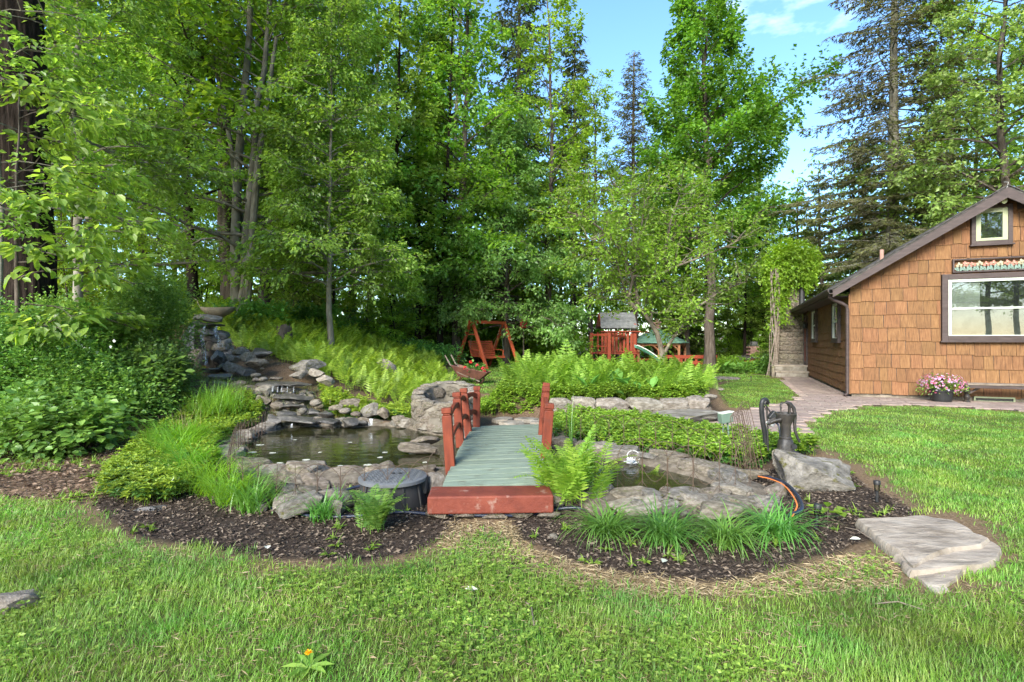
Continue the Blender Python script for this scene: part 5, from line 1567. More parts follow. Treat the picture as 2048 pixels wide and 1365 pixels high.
bt = thing('folded_wire_fence', 'bundle of folded rusty wire fencing leaning beside the hand pump', 'wire fence', tuple(at(1515, 945, 5.9)))
br2 = random.Random(6)
for k in range(9):
    f = k / 8; b = at(1490 + 34 * f + br2.uniform(-3, 3), 962 + br2.uniform(-8, 10), 5.85 + .02 * k)
    tp = at(1466 + 22 * f, 830 - 26 * f + br2.uniform(-3, 3), 5.95 + .02 * k)
    w = .035 + br2.uniform(0, .02); mb = MB()
    d_ = norm(tp - b); sd2 = np.array([1, 0, 0.]) * w
    pts_ = [b - sd2, tp - sd2 - d_ * .05] + [tp - sd2 * math.cos(q) + d_ * .04 * math.sin(q) - d_ * .05 for q in np.linspace(.3, 2.84, 6)] + [tp + sd2 - d_ * .05, b + sd2]
    mb.tube(np.array(pts_), .0032, 4, False)
    for c in (.3, .55):
        mb.tube(np.array([b + d_ * np.linalg.norm(tp - b) * c - sd2, b + d_ * np.linalg.norm(tp - b) * (c - .05), b + d_ * np.linalg.norm(tp - b) * c + sd2]), .0026, 4, False)
    mb.build('wire_panel', M['wire'], bt)

# ------------------------------------------------------------------ wheelbarrow with flowers
wbp = at(940, 755, 17); wbz = Hs(wbp[0], 17)
wbp[2] = wbz
wb = thing('wheelbarrow', 'rusty wheelbarrow planter between the well and the swing', 'wheelbarrow', tuple(wbp), R(-12))
s17 = 17 / F
zo = 0.0
mb = MB()
V = []
for (x0, x1, hy, z0, z1) in ((-34, 40, .34, 36, 22), (-20, 22, .2, 14, 8)):
    V += [(x0 * s17, -hy, z0 * s17), (x1 * s17, -hy * .8, z1 * s17), (x1 * s17, hy * .8, z1 * s17), (x0 * s17, hy, z0 * s17)]
mb.add(np.array(V), [[7, 6, 5, 4], [4, 5, 1, 0], [5, 6, 2, 1], [6, 7, 3, 2], [7, 4, 0, 3]])
tray = mb.build('tray', M['rust'], wb, False, 0, False); sm = tray.modifiers.new('wall', 'SOLIDIFY'); sm.thickness = .02
for s in (-1, 1):
    mb = MB(); mb.tube(np.array([(-46 * s17, s * .3, 56 * s17), (-36 * s17, s * .28, 38 * s17), (-20 * s17, s * .24, 22 * s17), (22 * s17, s * .12, 4 * s17)]), .022, 8); mb.build('handle', M['oldwood'], wb, True, 0, False)
    mb = MB(); mb.tube(np.array([(-20 * s17, s * .2, 18 * s17), (-28 * s17, s * .22, 1 * s17), (-34 * s17, s * .22, 0), (-14 * s17, s * .2, 14 * s17)]), .014, 6); mb.build('leg', M['rust'], wb, True, 0, False)
wh = np.array([(18 * s17 + .17 * math.cos(a), 0, .17 + .17 * math.sin(a)) for a in np.linspace(0, 6.283, 25)])
mb = MB(); mb.tube(wh, .03, 8, False); whl = mb.build('wheel', M['rust'], wb, True, 0, False)
for k in range(4):
    a = k * .785; mb = MB(); mb.tube(np.array([(18 * s17 + .16 * math.cos(a), 0, .17 + .16 * math.sin(a)), (18 * s17 - .16 * math.cos(a), 0, .17 - .16 * math.sin(a))]), .008, 5); mb.build('spoke', M['rust'], whl, False, 0, False)
mb = MB(); mb.box((2 * s17, 0, 24 * s17), (.7, .4, .06), Matrix.Rotation(R(11), 3, 'Y')); mb.build('soil', M['chip'], wb, False, 0, False)
ge = thing('geranium', 'red flowering plant growing in the wheelbarrow', 'flowers', (wbp[0] + 10 * s17, 16.98, wbz + 24 * s17))
n = 160; g = np.random.default_rng(12)
dv = norm(g.normal(0, 1, (n, 3)) * [1, 1, .8] + [0, 0, .6]); Pp = dv * g.uniform(.08, .3, (n, 1)) * [1.2, 1, 1]
link('foliage', raw_mesh('foliage', *leaf_quads(Pp, dv, norm(g.normal(0, .5, (n, 3)) + [0, 0, 1]), .1, .045, .1, .2), False, [LF['hosta']]), ge, False)
for (x, z_) in ((-.22, .04), (-.12, .3), (.08, .2), (.26, .1), (.3, .02), (.05, .0), (-.3, .12)):
    mb = MB(); c = np.array([x, -.2 + g.uniform(-.05, .05), z_]); dv = norm(g.normal(0, 1, (30, 3))); mb.add(*[q if i == 0 else q[0] for i, q in enumerate(leaf_quads(c + dv * .03, norm(dv + g.normal(0, .6, (30, 3))), dv, .035, .018, .1, .1))]); mb.build('flower_head', LF['petal_red'], ge, False, 0, False)

# ------------------------------------------------------------------ garden swing
SX, SY = (976 - 1024) / F * 24, 24.0
SZ = Hs(SX, SY)
sw = thing('garden_swing', 'red wooden A-frame garden swing with slatted bench seat', 'garden swing', (SX, SY, SZ))
bdir = np.array([.72, .69, 0]); sdir = np.array([.69, -.72, 0])
zt = at(0, 645, 24)[2] - SZ
tl, tr_ = -bdir * .95 + [0, 0, zt], bdir * .95 + [0, 0, zt]
mb = MB(); mb.bar(tl - bdir * .12, tr_ + bdir * .12, .11, .13); mb.build('top_beam', M['redswing'], sw, False, .008, False)
for e in (tl, tr_):
    for s in (-1, 1):
        f = e + sdir * s * 1.02; f = np.array([f[0], f[1], Hs(SX + f[0], SY + f[1]) - SZ])
        mb = MB(); mb.bar(f, e + sdir * s * .06 + [0, 0, .02], .09, .12, bdir); mb.build('leg', M['redswing'], sw, False, .006, False)
    mb = MB(); mb.bar(e + sdir * .3 + [0, 0, -.55], e - sdir * .3 + [0, 0, -.55], .05, .1, bdir); mb.build('cross_brace', M['redswing'], sw, False, .004, False)
seat_c = np.array([0, 0, .52])
for k in range(6):
    p = seat_c + sdir * (-.22 + k * .1)
    mb = MB(); mb.bar(p - bdir * .68, p + bdir * .68, .085, .022); mb.build('seat_slat', M['redswing'], sw, False, 0, False)
for k in range(8):
    p = seat_c - sdir * (.27 + .035 * k) + [0, 0, .06 + k * .085]
    mb = MB(); mb.bar(p - bdir * .68, p + bdir * .68, .068, .022, (.69 * .9, -.72 * .9, .4)); mb.build('back_slat', M['redswing'], sw, False, 0, False)
mb = MB(); p = seat_c + sdir * .34; mb.bar(p - bdir * .7 + [0, 0, -.03], p + bdir * .7 + [0, 0, -.03], .05, .1); mb.build('front_rail', M['redswing'], sw, False, 0, False)
for s in (-1, 1):
    e = bdir * s * .68
    mb = MB(); mb.bar(seat_c + e - sdir * .3 + [0, 0, .3], seat_c + e + sdir * .3 + [0, 0, .27], .07, .03); mb.bar(seat_c + e + sdir * .26, seat_c + e + sdir * .26 + [0, 0, .27], .04, .05, bdir); mb.bar(seat_c + e - sdir * .28, seat_c + e - sdir * .55 + [0, 0, .7], .04, .05, bdir); mb.build('arm', M['redswing'], sw, False, 0, False)
    mb = MB(); hang = bdir * s * .78 + [0, 0, zt - .06]
    for q in (.28, -.4):
        mb.tube(np.array([hang, seat_c + bdir * s * .7 + sdir * q + [0, 0, .1 if q > 0 else .35]]), .008, 5)
    mb.build('chain', M['boxgreen'], sw, False, 0, False)

# ------------------------------------------------------------------ birdhouse on a pole
bh = at(1047, 648, 25)
bz = Hs(bh[0], 25)
bo = thing('birdhouse', 'dark red birdhouse on a pole among the trees', 'birdhouse', (bh[0], 25, bz))
zb = bh[2] - bz
mb = MB(); mb.tube(np.array([(0, 0, 0), (0, 0, zb - .2)]), .035, 8); mb.build('pole', M['bark_brown'], bo, False, 0, False)
mb = MB(); mb.prism([(-.17, -.2), (.17, -.2), (.17, .14), (0, .3), (-.17, .14)], -.15, .15, Matrix(((1, 0, 0, 0), (0, 0, 1, 0), (0, 1, 0, zb), (0, 0, 0, 1)))); bod = mb.build('body', M['terrared'], bo, False, 0, False)
for s in (-1, 1):
    mb = MB(); mb.bar((0, 0, zb + .33), (s * .24, 0, zb + .1), .42, .03, (0, 1, 0)); V = mb.v[0]; mb.build('roof_board', M['greyroof'], bo, False, 0, False)
for (x, z_) in ((-.07, -.08), (.07, -.08), (0, .08)):
    mb = MB(); mb.tube(np.array([(x, -.151, zb + z_), (x, -.157, zb + z_)]), .028, 10); mb.build('entrance', M['black'], bod, False, 0, False)

# ------------------------------------------------------------------ play set
PY = 30.0
ppos = at(1235, 735, PY); pz = Hs(ppos[0], PY)
ps = thing('play_set', 'red wooden play tower with grey board roof, slide and swing beam', 'play set', (ppos[0], PY, pz))
k30 = PY / F
def pp(px, py, dy=0.0):
    return np.array([(px - 1235) * k30, dy, CAMZ - (py - HZ) * k30 - pz])
def pbar(name, a, b, w, h, mat='redback'):
    mb = MB(); mb.bar(a, b, w, h, (0, 1, 0)); return mb.build(name, M[mat], ps, False, 0, False)
for px in (1200, 1262):
    for dy in (-.75, .75):
        a = pp(px, 0, dy); pbar('post', np.array([a[0], dy, 0]), np.array([a[0], dy, pp(0, 664)[2]]), .11, .11)
pbar('corner_post', np.array([pp(1274, 0)[0], .2, 0]), np.array([pp(1274, 0)[0], .2, pp(0, 660)[2]]), .11, .11)
deckz = pp(0, 706)[2]
mb = MB(); mb.box((pp(1232, 0)[0], 0, deckz), (2.2, 1.7, .12)); mb.build('deck', M['redback'], ps, False, 0, False)
for k in range(9):
    a = pp(1206 + k * 7.2, 704, -.8); b = pp(1206 + k * 7.2, 664 if k < 6 else 668, -.8)
    pbar('wall_board', a, b, .135, .03)
for k in range(4):
    a = pp(1266 + k * 3.2, 700, -.75 + k * .45); b = pp(1266 + k * 3.2, 668, -.75 + k * .45); pbar('baluster', a, b, .06, .03)
for (a, b) in ((pp(1196, 664, -.82), pp(1275, 664, -.82)), (pp(1196, 703, -.82), pp(1268, 703, -.82)), (pp(1263, 650, -.82), pp(1276, 650, .2)), (pp(1262, 665, -.82), pp(1305, 664, 1.0)), (pp(1205, 680, .8), pp(1262, 680, .8))):
    pbar('rail', a, b, .06, .14)
for k in range(6):                         # grey roof boards, two slopes
    for s in (-1, 1):
        t0, t1 = k / 6, (k + 1) / 6
        y0, y1 = s * 1.0 * t0, s * 1.0 * t1; z0, z1 = pp(0, 625 + 31 * t0)[2], pp(0, 625 + 31 * t1)[2]
        xa, xb = pp(1196 + 4 * (1 - t1), 0)[0], pp(1268 - 1 * t1, 0)[0]
        V = [(xa, y0, z0), (xb, y0, z0), (xb, y1, z1), (xa, y1, z1), (xa, y0, z0 - .03), (xb, y0, z0 - .03), (xb, y1, z1 - .05), (xa, y1, z1 - .05)]
        mb = MB(); mb.add(np.array(V), [[0, 1, 2, 3], [7, 6, 5, 4], [0, 4, 5, 1], [1, 5, 6, 2], [2, 6, 7, 3], [3, 7, 4, 0]]); mb.build('roof_board', M['greyroof'], ps, False, 0, False)
for px in (1198, 1266):
    mb = MB(); mb.prism([(-.9, pp(0, 654)[2]), (.9, pp(0, 654)[2]), (0, pp(0, 627)[2])], pp(px, 0)[0] - .03, pp(px, 0)[0] + .03, Matrix(((0, 0, 1, 0), (1, 0, 0, 0), (0, 1, 0, 0), (0, 0, 0, 1)))); mb.build('gable_board', M['redback'], ps, False, 0, False)
# swing beam frame and ladder on the near left
pbar('swing_beam', pp(1200, 671, -2.2), pp(1242, 674, -.8), .12, .2)
pbar('swing_beam', pp(1174, 671, -1.6), pp(1204, 671, -2.3), .1, .14)
for (a, b) in ((1174, -1.6), (1203, -2.3)):
    q = pp(a, 0, b); pbar('frame_post', np.array([q[0], b, 0]), np.array([q[0], b, pp(0, 667)[2]]), .16, .16)
for py in (692, 705, 716):
    pbar('ladder_rung', pp(1174, py, -1.6), pp(1203, py, -2.3), .05, .05)
for px in (1211, 1221, 1233):
    mb = MB(); mb.tube(np.array([pp(px, 674, -1.5 + (px - 1211) * .03), pp(px + 1, 716, -1.5 + (px - 1211) * .03)]), .012, 5); mb.build('swing_rope', M['cedar'], ps, False, 0, False)
    mb = MB(); q = pp(px + 1, 716, -1.5 + (px - 1211) * .03); mb.box(q, (.16, .36, .03)); mb.build('swing_seat', M['black'], ps, False, 0, False)
us = np.linspace(0, 1, 10)
V = []
for t in us:
    c = pp(1262 + 50 * t, 696 + 30 * t - 5 * math.sin(t * 3.14) * .6 + 4 * t * t, -1.1 - .3 * t)
    for (dx, dz) in ((-.06, .16), (-.04, 0), (.04, 0), (.06, .16)):
        V.append(c + [0, dx * 5, dz])
ii = np.arange(40).reshape(10, 4)
sl = MB().add(np.array(V), np.stack([ii[:-1, :-1], ii[:-1, 1:], ii[1:, 1:], ii[1:, :-1]], -1).reshape(-1, 4)).build('slide', M['slide'], ps, False, 0, False)
sl.modifiers.new('wall', 'SOLIDIFY').thickness = .03
for q in (0, 3):
    mb = MB(); mb.tube(np.array(V)[q::4], .03, 6); mb.build('slide_edge', M['sashwhite'], sl, False, 0, False)

# ------------------------------------------------------------------ gazebo
GY_ = 38.0
gp_ = at(1314, 740, GY_); gz = Hs(gp_[0], GY_)
gb = thing('gazebo', 'cedar gazebo with an eight-sided green shingled roof and cupola', 'gazebo', (gp_[0], GY_, gz))
kg = GY_ / F
ze = CAMZ - (686 - HZ) * kg - gz; za = CAMZ - (656 - HZ) * kg - gz; rg = 62 * kg
for k in range(8):
    a0, a1 = (k - .5) * math.pi / 4 + .2, (k + .5) * math.pi / 4 + .2
    nr = 6
    for r in range(nr):
        t0, t1 = r / nr, (r + 1) / nr
        V = []
        for (t, dz) in ((t0, .0), (t1, .03)):
            rr_ = .12 + (rg - .12) * t; zz = za + (ze - za) * t ** .9
            V += [(rr_ * math.cos(a0), rr_ * math.sin(a0), zz + dz), (rr_ * math.cos(a1), rr_ * math.sin(a1), zz + dz)]
        V = np.array(V); V = np.r_[V, V - [0, 0, .05]]
        mb = MB(); mb.add(V, [[0, 2, 3, 1], [4, 5, 7, 6], [2, 6, 7, 3], [0, 4, 6, 2], [1, 3, 7, 5]]); mb.build('roof_course', M['greenroof'], gb, False, 0, False)
    am = k * math.pi / 4 + .2 + math.pi / 8
    x, y = (rg - .3) * math.cos(am), (rg - .3) * math.sin(am)
    mb = MB(); mb.bar((x, y, 0), (x, y, ze - .02), .14, .14); mb.build('post', M['cedar'], gb, False, 0, False)
    x2, y2 = (rg - .3) * math.cos(am + math.pi / 4), (rg - .3) * math.sin(am + math.pi / 4)
    mb = MB(); mb.bar((x, y, ze - .1), (x2, y2, ze - .1), .1, .18); mb.build('header', M['cedar'], gb, False, 0, False)
    for (xa, ya, xb, yb) in ((x, y, x2, y2), (x2, y2, x, y)):
        pts_ = np.array([(xa, ya, ze - .6), (xa + (xb - xa) * .1, ya + (yb - ya) * .1, ze - .38), (xa + (xb - xa) * .3, ya + (yb - ya) * .3, ze - .16)])
        mb = MB(); mb.tube(pts_, .045, 6); mb.build('brace', M['cedar'], gb, False, 0, False)
    if k != 5:
        mb = MB(); mb.bar((x, y, .8), (x2, y2, .8), .06, .1); mb.bar((x, y, .25), (x2, y2, .25), .06, .08); mb.build('railing', M['redback'], gb, False, 0, False)
mb = MB(); mb.lathe([(rg - .15, 0), (rg - .15, .16), (0, .17)], (0, 0, -.1), 8); mb.build('floor', M['cedar'], gb, False, 0, False)
mb = MB(); mb.lathe([(.28, 0), (.28, .32), (.42, .34), (.0, .7)], (0, 0, za - .05), 8); mb.build('cupola', M['brick'], gb, False, 0, False)

# ------------------------------------------------------------------ red rail fence and low red shed behind
rf = thing('rail_fence', 'low red rail fence in front of the gazebo', 'fence', tuple(at(1400, 740, 33)[:2]) + (0,))
for px in (1330, 1362, 1392, 1424, 1431):
    a = at(px, 712, 33); mb = MB(); zf = Hs(a[0], 33); mb.bar((a[0], 33, zf), (a[0], 33, a[2]), .14, .14); mb.build('post', M['redback'], rf)
for (pa, pb_, py) in ((1310, 1434, 714), (1375, 1426, 726), (1372, 1430, 737)):
    mb = MB(); mb.bar(at(pa, py, 32.9), at(pb_, py, 32.9), .06, .2); mb.build('rail', M['redback'], rf)
sh = thing('red_shed', 'low red board shed with dark roof and brick chimney beyond the lawn', 'shed', tuple(at(1510, 740, 36)[:2]) + (-.6,))
xa, xb = at(1462, 0, 36)[0], at(1600, 0, 36)[0]
z_lo, z_hi = at(0, 722, 36)[2], at(0, 698, 36)[2]
n = 26
for k in range(n):
    x0, x1 = xa + (xb - xa) * k / n, xa + (xb - xa) * (k + 1) / n
    zt = z_lo + (z_hi - z_lo) * (k + .5) / n
    mb = MB(); mb.box(((x0 + x1) / 2, 36, (zt - 1.2) / 2), (x1 - x0 - .012, .06, zt + 1.2)); mb.build('wall_board', M['terrared'], sh)
mb = MB(); mb.bar((xa - .5, 36.9, z_lo - .12), (xb + .3, 36.9, z_hi + .06), 2.1, .13, (0, 0, 1)); mb.v[0] = mb.v[0]; mb.build('roof', M['roof'], sh)
mb = MB(); mb.box(((xa + xb) / 2, 37.6, -.6), (xb - xa, 1.2, 1.4)); mb.build('rear_body', M['terrared'], sh)
cx = at(1505, 0, 37)[0]
for r in range(9):
    for k in range(3):
        mb = MB(); mb.box((cx - .24 + k * .24 + (.06 if r % 2 else -.06), 36.8, .12 + r * .12), (.225, .5, .11)); mb.build('brick', M['brick'], sh)
mb = MB(); mb.box((cx, 36.8, 1.22), (.6, .55, .06)); mb.box((cx, 36.8, 1.36), (.36, .36, .2)); mb.build('chimney_cap', M['greyroof'], sh)

# ------------------------------------------------------------------ hammock and stump on the wooded bank
hm = at(436, 622, 14.5)
V = []
for i, t in enumerate(np.linspace(0, 1, 13)):
    for v in np.linspace(0, 1, 7):
        x = -.48 + .96 * t; sag = .26 * math.sin(math.pi * t) ** .7
        V.append((x, .22 * math.cos(v * math.pi) * (math.sin(math.pi * t) ** .5 + .05), .11 - sag * math.sin(v * math.pi) - .03 * math.sin(math.pi * t)))
ii = np.arange(91).reshape(13, 7)
ht = thing('hammock', 'sagging brown cloth hammock slung between trunks above the waterfall', 'hammock', tuple(hm))
o = MB().add(np.array(V), np.stack([ii[:-1, :-1], ii[:-1, 1:], ii[1:, 1:], ii[1:, :-1]], -1).reshape(-1, 4)).build('cloth', M['canvas'], ht, True, 0, False)
o.modifiers.new('cloth', 'SOLIDIFY').thickness = .012
for (s, pts_) in ((-1, [(-.48, 0, .1), (-.54, 0, .2), (-.62, .1, .3), (-.75, .2, .34)]), (1, [(.48, 0, .1), (.5, 0, .0), (.55, .1, .18), (.66, .3, .24)])):
    mb = MB(); mb.tube(np.array(pts_), .009, 6); mb.build('rope', M['oldwood'], ht, False, 0, False)
stp = at(568, 664, 15.5); zs = Hs(stp[0], 15.5)
su = thing('tree_stump', 'short broken tree stump among ferns on the wooded bank', 'stump', (stp[0], 15.5, zs))
V = []
g = np.random.default_rng(3)
for (r, z_) in ((.3, -.1), (.24, .1), (.22, .4), (.2, .55)):
    for a in np.linspace(0, 6.283, 20, endpoint=False):
        V.append((r * math.cos(a) * (1 + g.normal(0, .06)), r * math.sin(a) * (1 + g.normal(0, .06)), z_ + (g.uniform(-.08, .18) if z_ > .5 else 0)))
n = 20; j = np.arange(n); k = (j + 1) % n
mb = MB(); mb.add(np.array(V), np.concatenate([np.stack([i * n + j, i * n + k, (i + 1) * n + k, (i + 1) * n + j], -1) for i in range(3)])); mb.build('trunk', M['bark_brown'], su, True, 0, False)
mb = MB(); mb.lathe([(.19, 0), (.0, .02)], (0, 0, .5), 16); mb.build('cut_face', M['oldwood'], su, False, 0, False)
# ------------------------------------------------------------------ trees
def base_at(px, Y, sink=.12):
    x = (px - 1024) / F * Y
    return (x, Y, Hs(x, Y) - sink)

# huge dark trunk at the left edge
lp_ = base_at(62, 10.0)
pine = thing('forest_pine', 'huge dark furrowed pine trunk at the left edge behind the shrubs', 'tree', lp_)
nth, nz_ = 90, 150
th = np.linspace(0, 2 * np.pi, nth, endpoint=False); zz = np.linspace(-.2, 15, nz_)
TH, ZZ = np.meshgrid(th, zz)
rid = np.abs(vnoise(np.cos(TH) * 6 + np.sin(TH * 1) * 6 + 20, ZZ * .9 + np.sin(TH) * 4, 1.6, 3) - .5) * 2
rid2 = np.abs(vnoise(np.cos(TH) * 14 + 50, ZZ * 1.6 + np.sin(TH) * 14, 1.3, 8) - .5) * 2
rad = (.46 - .011 * ZZ) * (1 + .35 * np.exp(-(ZZ + .2) * 1.6)) + .055 * (rid - .5) + .03 * (rid2 - .5)
V = np.stack([rad * np.cos(TH) - .035 * ZZ, rad * np.sin(TH), ZZ], -1).reshape(-1, 3)
ii = np.arange(nth * nz_).reshape(nz_, nth); jn = np.roll(ii, -1, 1)
link('trunk', raw_mesh('trunk', V, [np.stack([ii[:-1], jn[:-1], jn[1:], ii[1:]], -1).reshape(-1, 4)], True, [M['bark_dark']]), pine, False)
mbp, (Vp, Fp) = conifer(5, 12, .3, lambda t: 3.6 * (1 - t) + .5, 12, 5, .1, .35, (0, 20), .15, .3, .05, subs=4)
Vp = Vp + [-.5, 0, 14]
for v in mbp.v: v += np.array([-.5, 0, 14])
mbp.build('limbs', M['bark_dark'], pine, True, 0, False)
link('crown', raw_mesh('crown', Vp, Fp, False, [LF['needle']]), pine, False)

# broad-leaved sapling in front of the big trunk, with large leaves
mb, lv = broadleaf(11, [(0, 0, 0), (.1, 0, 1.6), (.0, .1, 3.4), (.1, .1, 5.6)], .05, lambda t: 1.75 - .7 * t, 15, .3, .17, 7, (0, 30), .22, 2.2, .2, .35, .2, .3, hang=.2, azbias=(R(-20), .55))
s_ = thing('large_leaf_sapling', 'sapling with large pale oval leaves in front of the big left trunk', 'tree', base_at(20, 8.4))
mb.build('trunk', M['bark_brown'], s_, True, 0, False)
Vb = lv[0].reshape(-1, 4, 3); P_ = Vb[:, 0]; A_ = Vb[:, 2] - Vb[:, 0]; S2 = Vb[:, 1] - Vb[:, 3]
Lb = np.linalg.norm(A_, axis=1); link('crown', raw_mesh('crown', *leaf_quads(P_, A_, np.cross(A_, -S2), Lb, Lb * .27, .25, .15, True), False, [LF['beech']]), s_, False)
make_tree('beech_tree', 'slender young beech with leaves overlapping the big left trunk', 'tree',
          broadleaf(31, [(0, 0, 0), (.1, 0, 3), (-.1, .1, 6), (.1, 0, 9)], .05, lambda t: 1.9 * (1 - .4 * t), 34, .3, .105, 11, (2, 28), .25, 3.6, .14, .42, .17, .33, azbias=(R(-30), .45)),
          M['bark_grey'], LF['beech'], base_at(-10, 9.0), 0)

# near left beech, layered sprays
make_tree('beech_tree', 'layered beech whose leafy sprays fill the upper left beside the big trunk', 'tree',
          broadleaf(12, [(0, 0, 0), (.1, 0, 3), (-.1, .1, 6), (.1, 0, 9.5), (0, 0, 12.5)], .11, lambda t: 3.3 * (1 - .5 * t), 66, .26, .115, 14, (5, 35), .2, 3.6, .26, .42, .17, .33, azbias=(R(-60), .3)),
          M['bark_grey'], LF['beech'], base_at(150, 12.6), 0)
# multi-stemmed beech above the waterfall
mbb, lvb = broadleaf(13, [(0, 0, 0), (.12, 0, 2), (.35, 0, 5), (.75, 0, 9), (.9, 0, 14)], .2, lambda t: 5.0 * (1 - .5 * t), 78, .2, .125, 12, (10, 45), .14, 3.4, .3, .4, .18, .33, clear=(R(-65), R(48), .72))
mbb.tube(np.array([(-.12, .05, 0), (-.2, 0, 2), (-.1, 0, 5), (.2, .1, 9), (.3, .2, 13)]), [.2, .15, .13, .1, .05], 10)
mbb.tube(np.array([(.15, -.1, .0), (.3, -.1, 1.5), (.62, -.2, 5), (1.2, -.2, 9)]), [.16, .12, .1, .05], 9)
mbb.tube(np.array([(.1, .1, .0), (.02, .2, 2.5), (-.5, .3, 6), (-1.3, .3, 10)]), [.12, .1, .08, .04], 8)
make_tree('beech_tree', 'smooth grey multi-stemmed beech rising behind the waterfall', 'tree', (mbb, lvb), M['bark_grey'], LF['beech'], base_at(482, 17), 0)
make_tree('beech_tree', 'bright leafy beech hanging over the left fern field', 'tree',
          broadleaf(14, [(0, 0, 0), (-.1, 0, 3), (.1, .1, 6), (0, 0, 11.5)], .1, lambda t: 2.5 * (1 - .35 * t) + .3, 66, .22, .12, 14, (15, 55), .28, 4, .42, .42, .2, .33, hang=.4),
          M['bark_grey'], LF['beech'], base_at(662, 16.8), 1.0)
# centre hornbeam
make_tree('hornbeam_tree', scale=1.2, label='broad conical leafy tree standing behind the garden swing', cat='tree',
          built=broadleaf(15, [(0, 0, 0), (.05, 0, 2.5), (-.1, 0, 5.5), (.1, 0, 10.3)], .16, lambda t: 3.9 * (1 - .86 * t) + .25 if t > .08 else 3.0, 84, .22, .13, 14, (8, 58), .26, 4.2, .42, .36, .17, .33, hang=.4),
          bark=M['bark_brown'], lmat=LF['mid'], loc=base_at(1012, 26), rz=.4)
# ornamental tree with crooked lichen-covered stems
rng = np.random.default_rng(16)
orn_base = base_at(1326, 15.0)
Ok = 15 / F
def ol(px, py, dy=0.0):
    p = at(px, py, 15.0); return np.array([p[0] - orn_base[0], dy, p[2] - orn_base[2]])
mb = MB(); P0, P1 = [], []
stems = [([(1326, 722), (1322, 700), (1312, 665), (1298, 640), (1282, 622), (1264, 614), (1256, 596), (1262, 560), (1248, 520), (1215, 470), (1165, 440), (1130, 430)], .075, -.2),
         ([(1280, 620), (1274, 595), (1270, 560), (1278, 500), (1290, 440), (1300, 390)], .05, .3),
         ([(1326, 712), (1338, 690), (1356, 665), (1376, 640), (1400, 612), (1436, 588), (1470, 570), (1500, 560)], .045, .1),
         ([(1304, 650), (1308, 610), (1306, 560), (1330, 500), (1370, 460), (1410, 430)], .04, .6),
         ([(1256, 596), (1240, 560), (1226, 530), (1190, 500), (1150, 490)], .035, -.8),
         ([(1300, 560), (1340, 540), (1390, 520), (1440, 500), (1490, 470)], .035, -.6),
         ([(1278, 500), (1260, 450), (1235, 400), (1225, 370)], .03, -.3), ([(1330, 500), (1345, 440), (1365, 390), (1372, 365)], .03, .2)]
for pts_, r, dy in stems:
    n_ = len(pts_); P = np.array([ol(x, y, dy * (i / (n_ - 1)) * 1.6) for i, (x, y) in enumerate(pts_)])
    P += rng.normal(0, .02, P.shape)
    mb.tube(P, r * (1 - .78 * np.linspace(0, 1, n_)) + .004, 8)
    for k in range(int(n_ * 5)):
        t = rng.uniform(.32 if n_ > 9 else .2, 1); b = interp(P, t)
        a = rng.uniform(0, 6.283); el = rng.uniform(-.1, .7); l2 = rng.uniform(.5, 1.35)
        e = b + np.array([math.cos(a) * math.cos(el), math.sin(a) * math.cos(el), math.sin(el)]) * l2
        m_ = (b + e) / 2 + rng.normal(0, .06, 3)
        mb.tube(np.stack([b, m_, e]), [.013, .009, .004], 4, False); P0.append(m_); P1.append(e)
        for q in range(3):
            s0 = m_ + (e - m_) * rng.random(); e2 = s0 + norm(e - b) * .3 + rng.normal(0, .28, 3) + [0, 0, .05]
            mb.tube(np.stack([s0, e2]), [.006, .003], 3, False); P0.append(s0); P1.append(e2)
lvo = cluster_leaves(rng, np.array(P0), np.array(P1), 17, .1, .13, .5, .6, .3)
make_tree('crabapple_tree', 'crooked ornamental tree with sparse yellow-green leaves before the play set', 'tree', (mb, lvo), M['bark_lichen'], LF['yellow'], orn_base, 0)

# maple against the sky
ext = [(np.array([0, 0, 12.0]), R(-5), 8.6, R(42), .13), (np.array([0.2, 0, 14.0]), R(10), 5.2, R(45), .1), (np.array([0, 0, 13.5]), R(100), 4, R(70), .08)]
make_tree('maple_tree', 'tall bright green maple against the blue sky gap', 'tree',
          broadleaf(17, [(0, 0, 0), (.2, 0, 5), (-.1, 0, 10), (-.3, 0, 15), (-.1, 0, 20.5)], .3, lambda t: (5.0 if t < .5 else 3.3) * (1 - .25 * t), 60, .36, .2, 13, (15, 60), .08, 3.2, .7, .38, .3, .42, extra=ext, azbias=(R(180), .2)),
          M['bark_brown'], LF['bright'], base_at(1418, 30), 0)
# sparse spruce behind the cottage
make_tree('spruce_tree', 'tall sparse spruce behind the cottage roof', 'tree',
          conifer(18, 22, .3, lambda t: 4.6 * (1 - t) ** .75 + .5, 30, 6, .14, 1.0, (-14, 18), .1, .2, .024, .06, 6.5, .22), M['bark_grey'], LF['spruce'], base_at(1790, 23), .3)
make_tree('oak_tree', 'leafy pale green tree filling the upper right corner', 'tree',
          broadleaf(19, [(0, 0, 0), (.1, 0, 5), (-.2, 0, 10), (.1, 0, 17)], .24, lambda t: 4.4 * (1 - .45 * t), 54, .3, .16, 13, (10, 45), .14, 3.2, .4, .4, .24, .36), M['bark_brown'], LF['mid'], base_at(2010, 20), 0)
make_tree('hemlock_tree', 'tall hemlock with a bare lower trunk above the centre trees', 'tree',
          conifer(20, 27, .36, lambda t: 3.8 * (1 - .55 * t) + .2, 26, 5, .3, .95, (-10, 22), .14, .3, .05, .25, 5.0, .35, .12), M['bark_brown'], LF['needle'], base_at(1038, 36), 0)
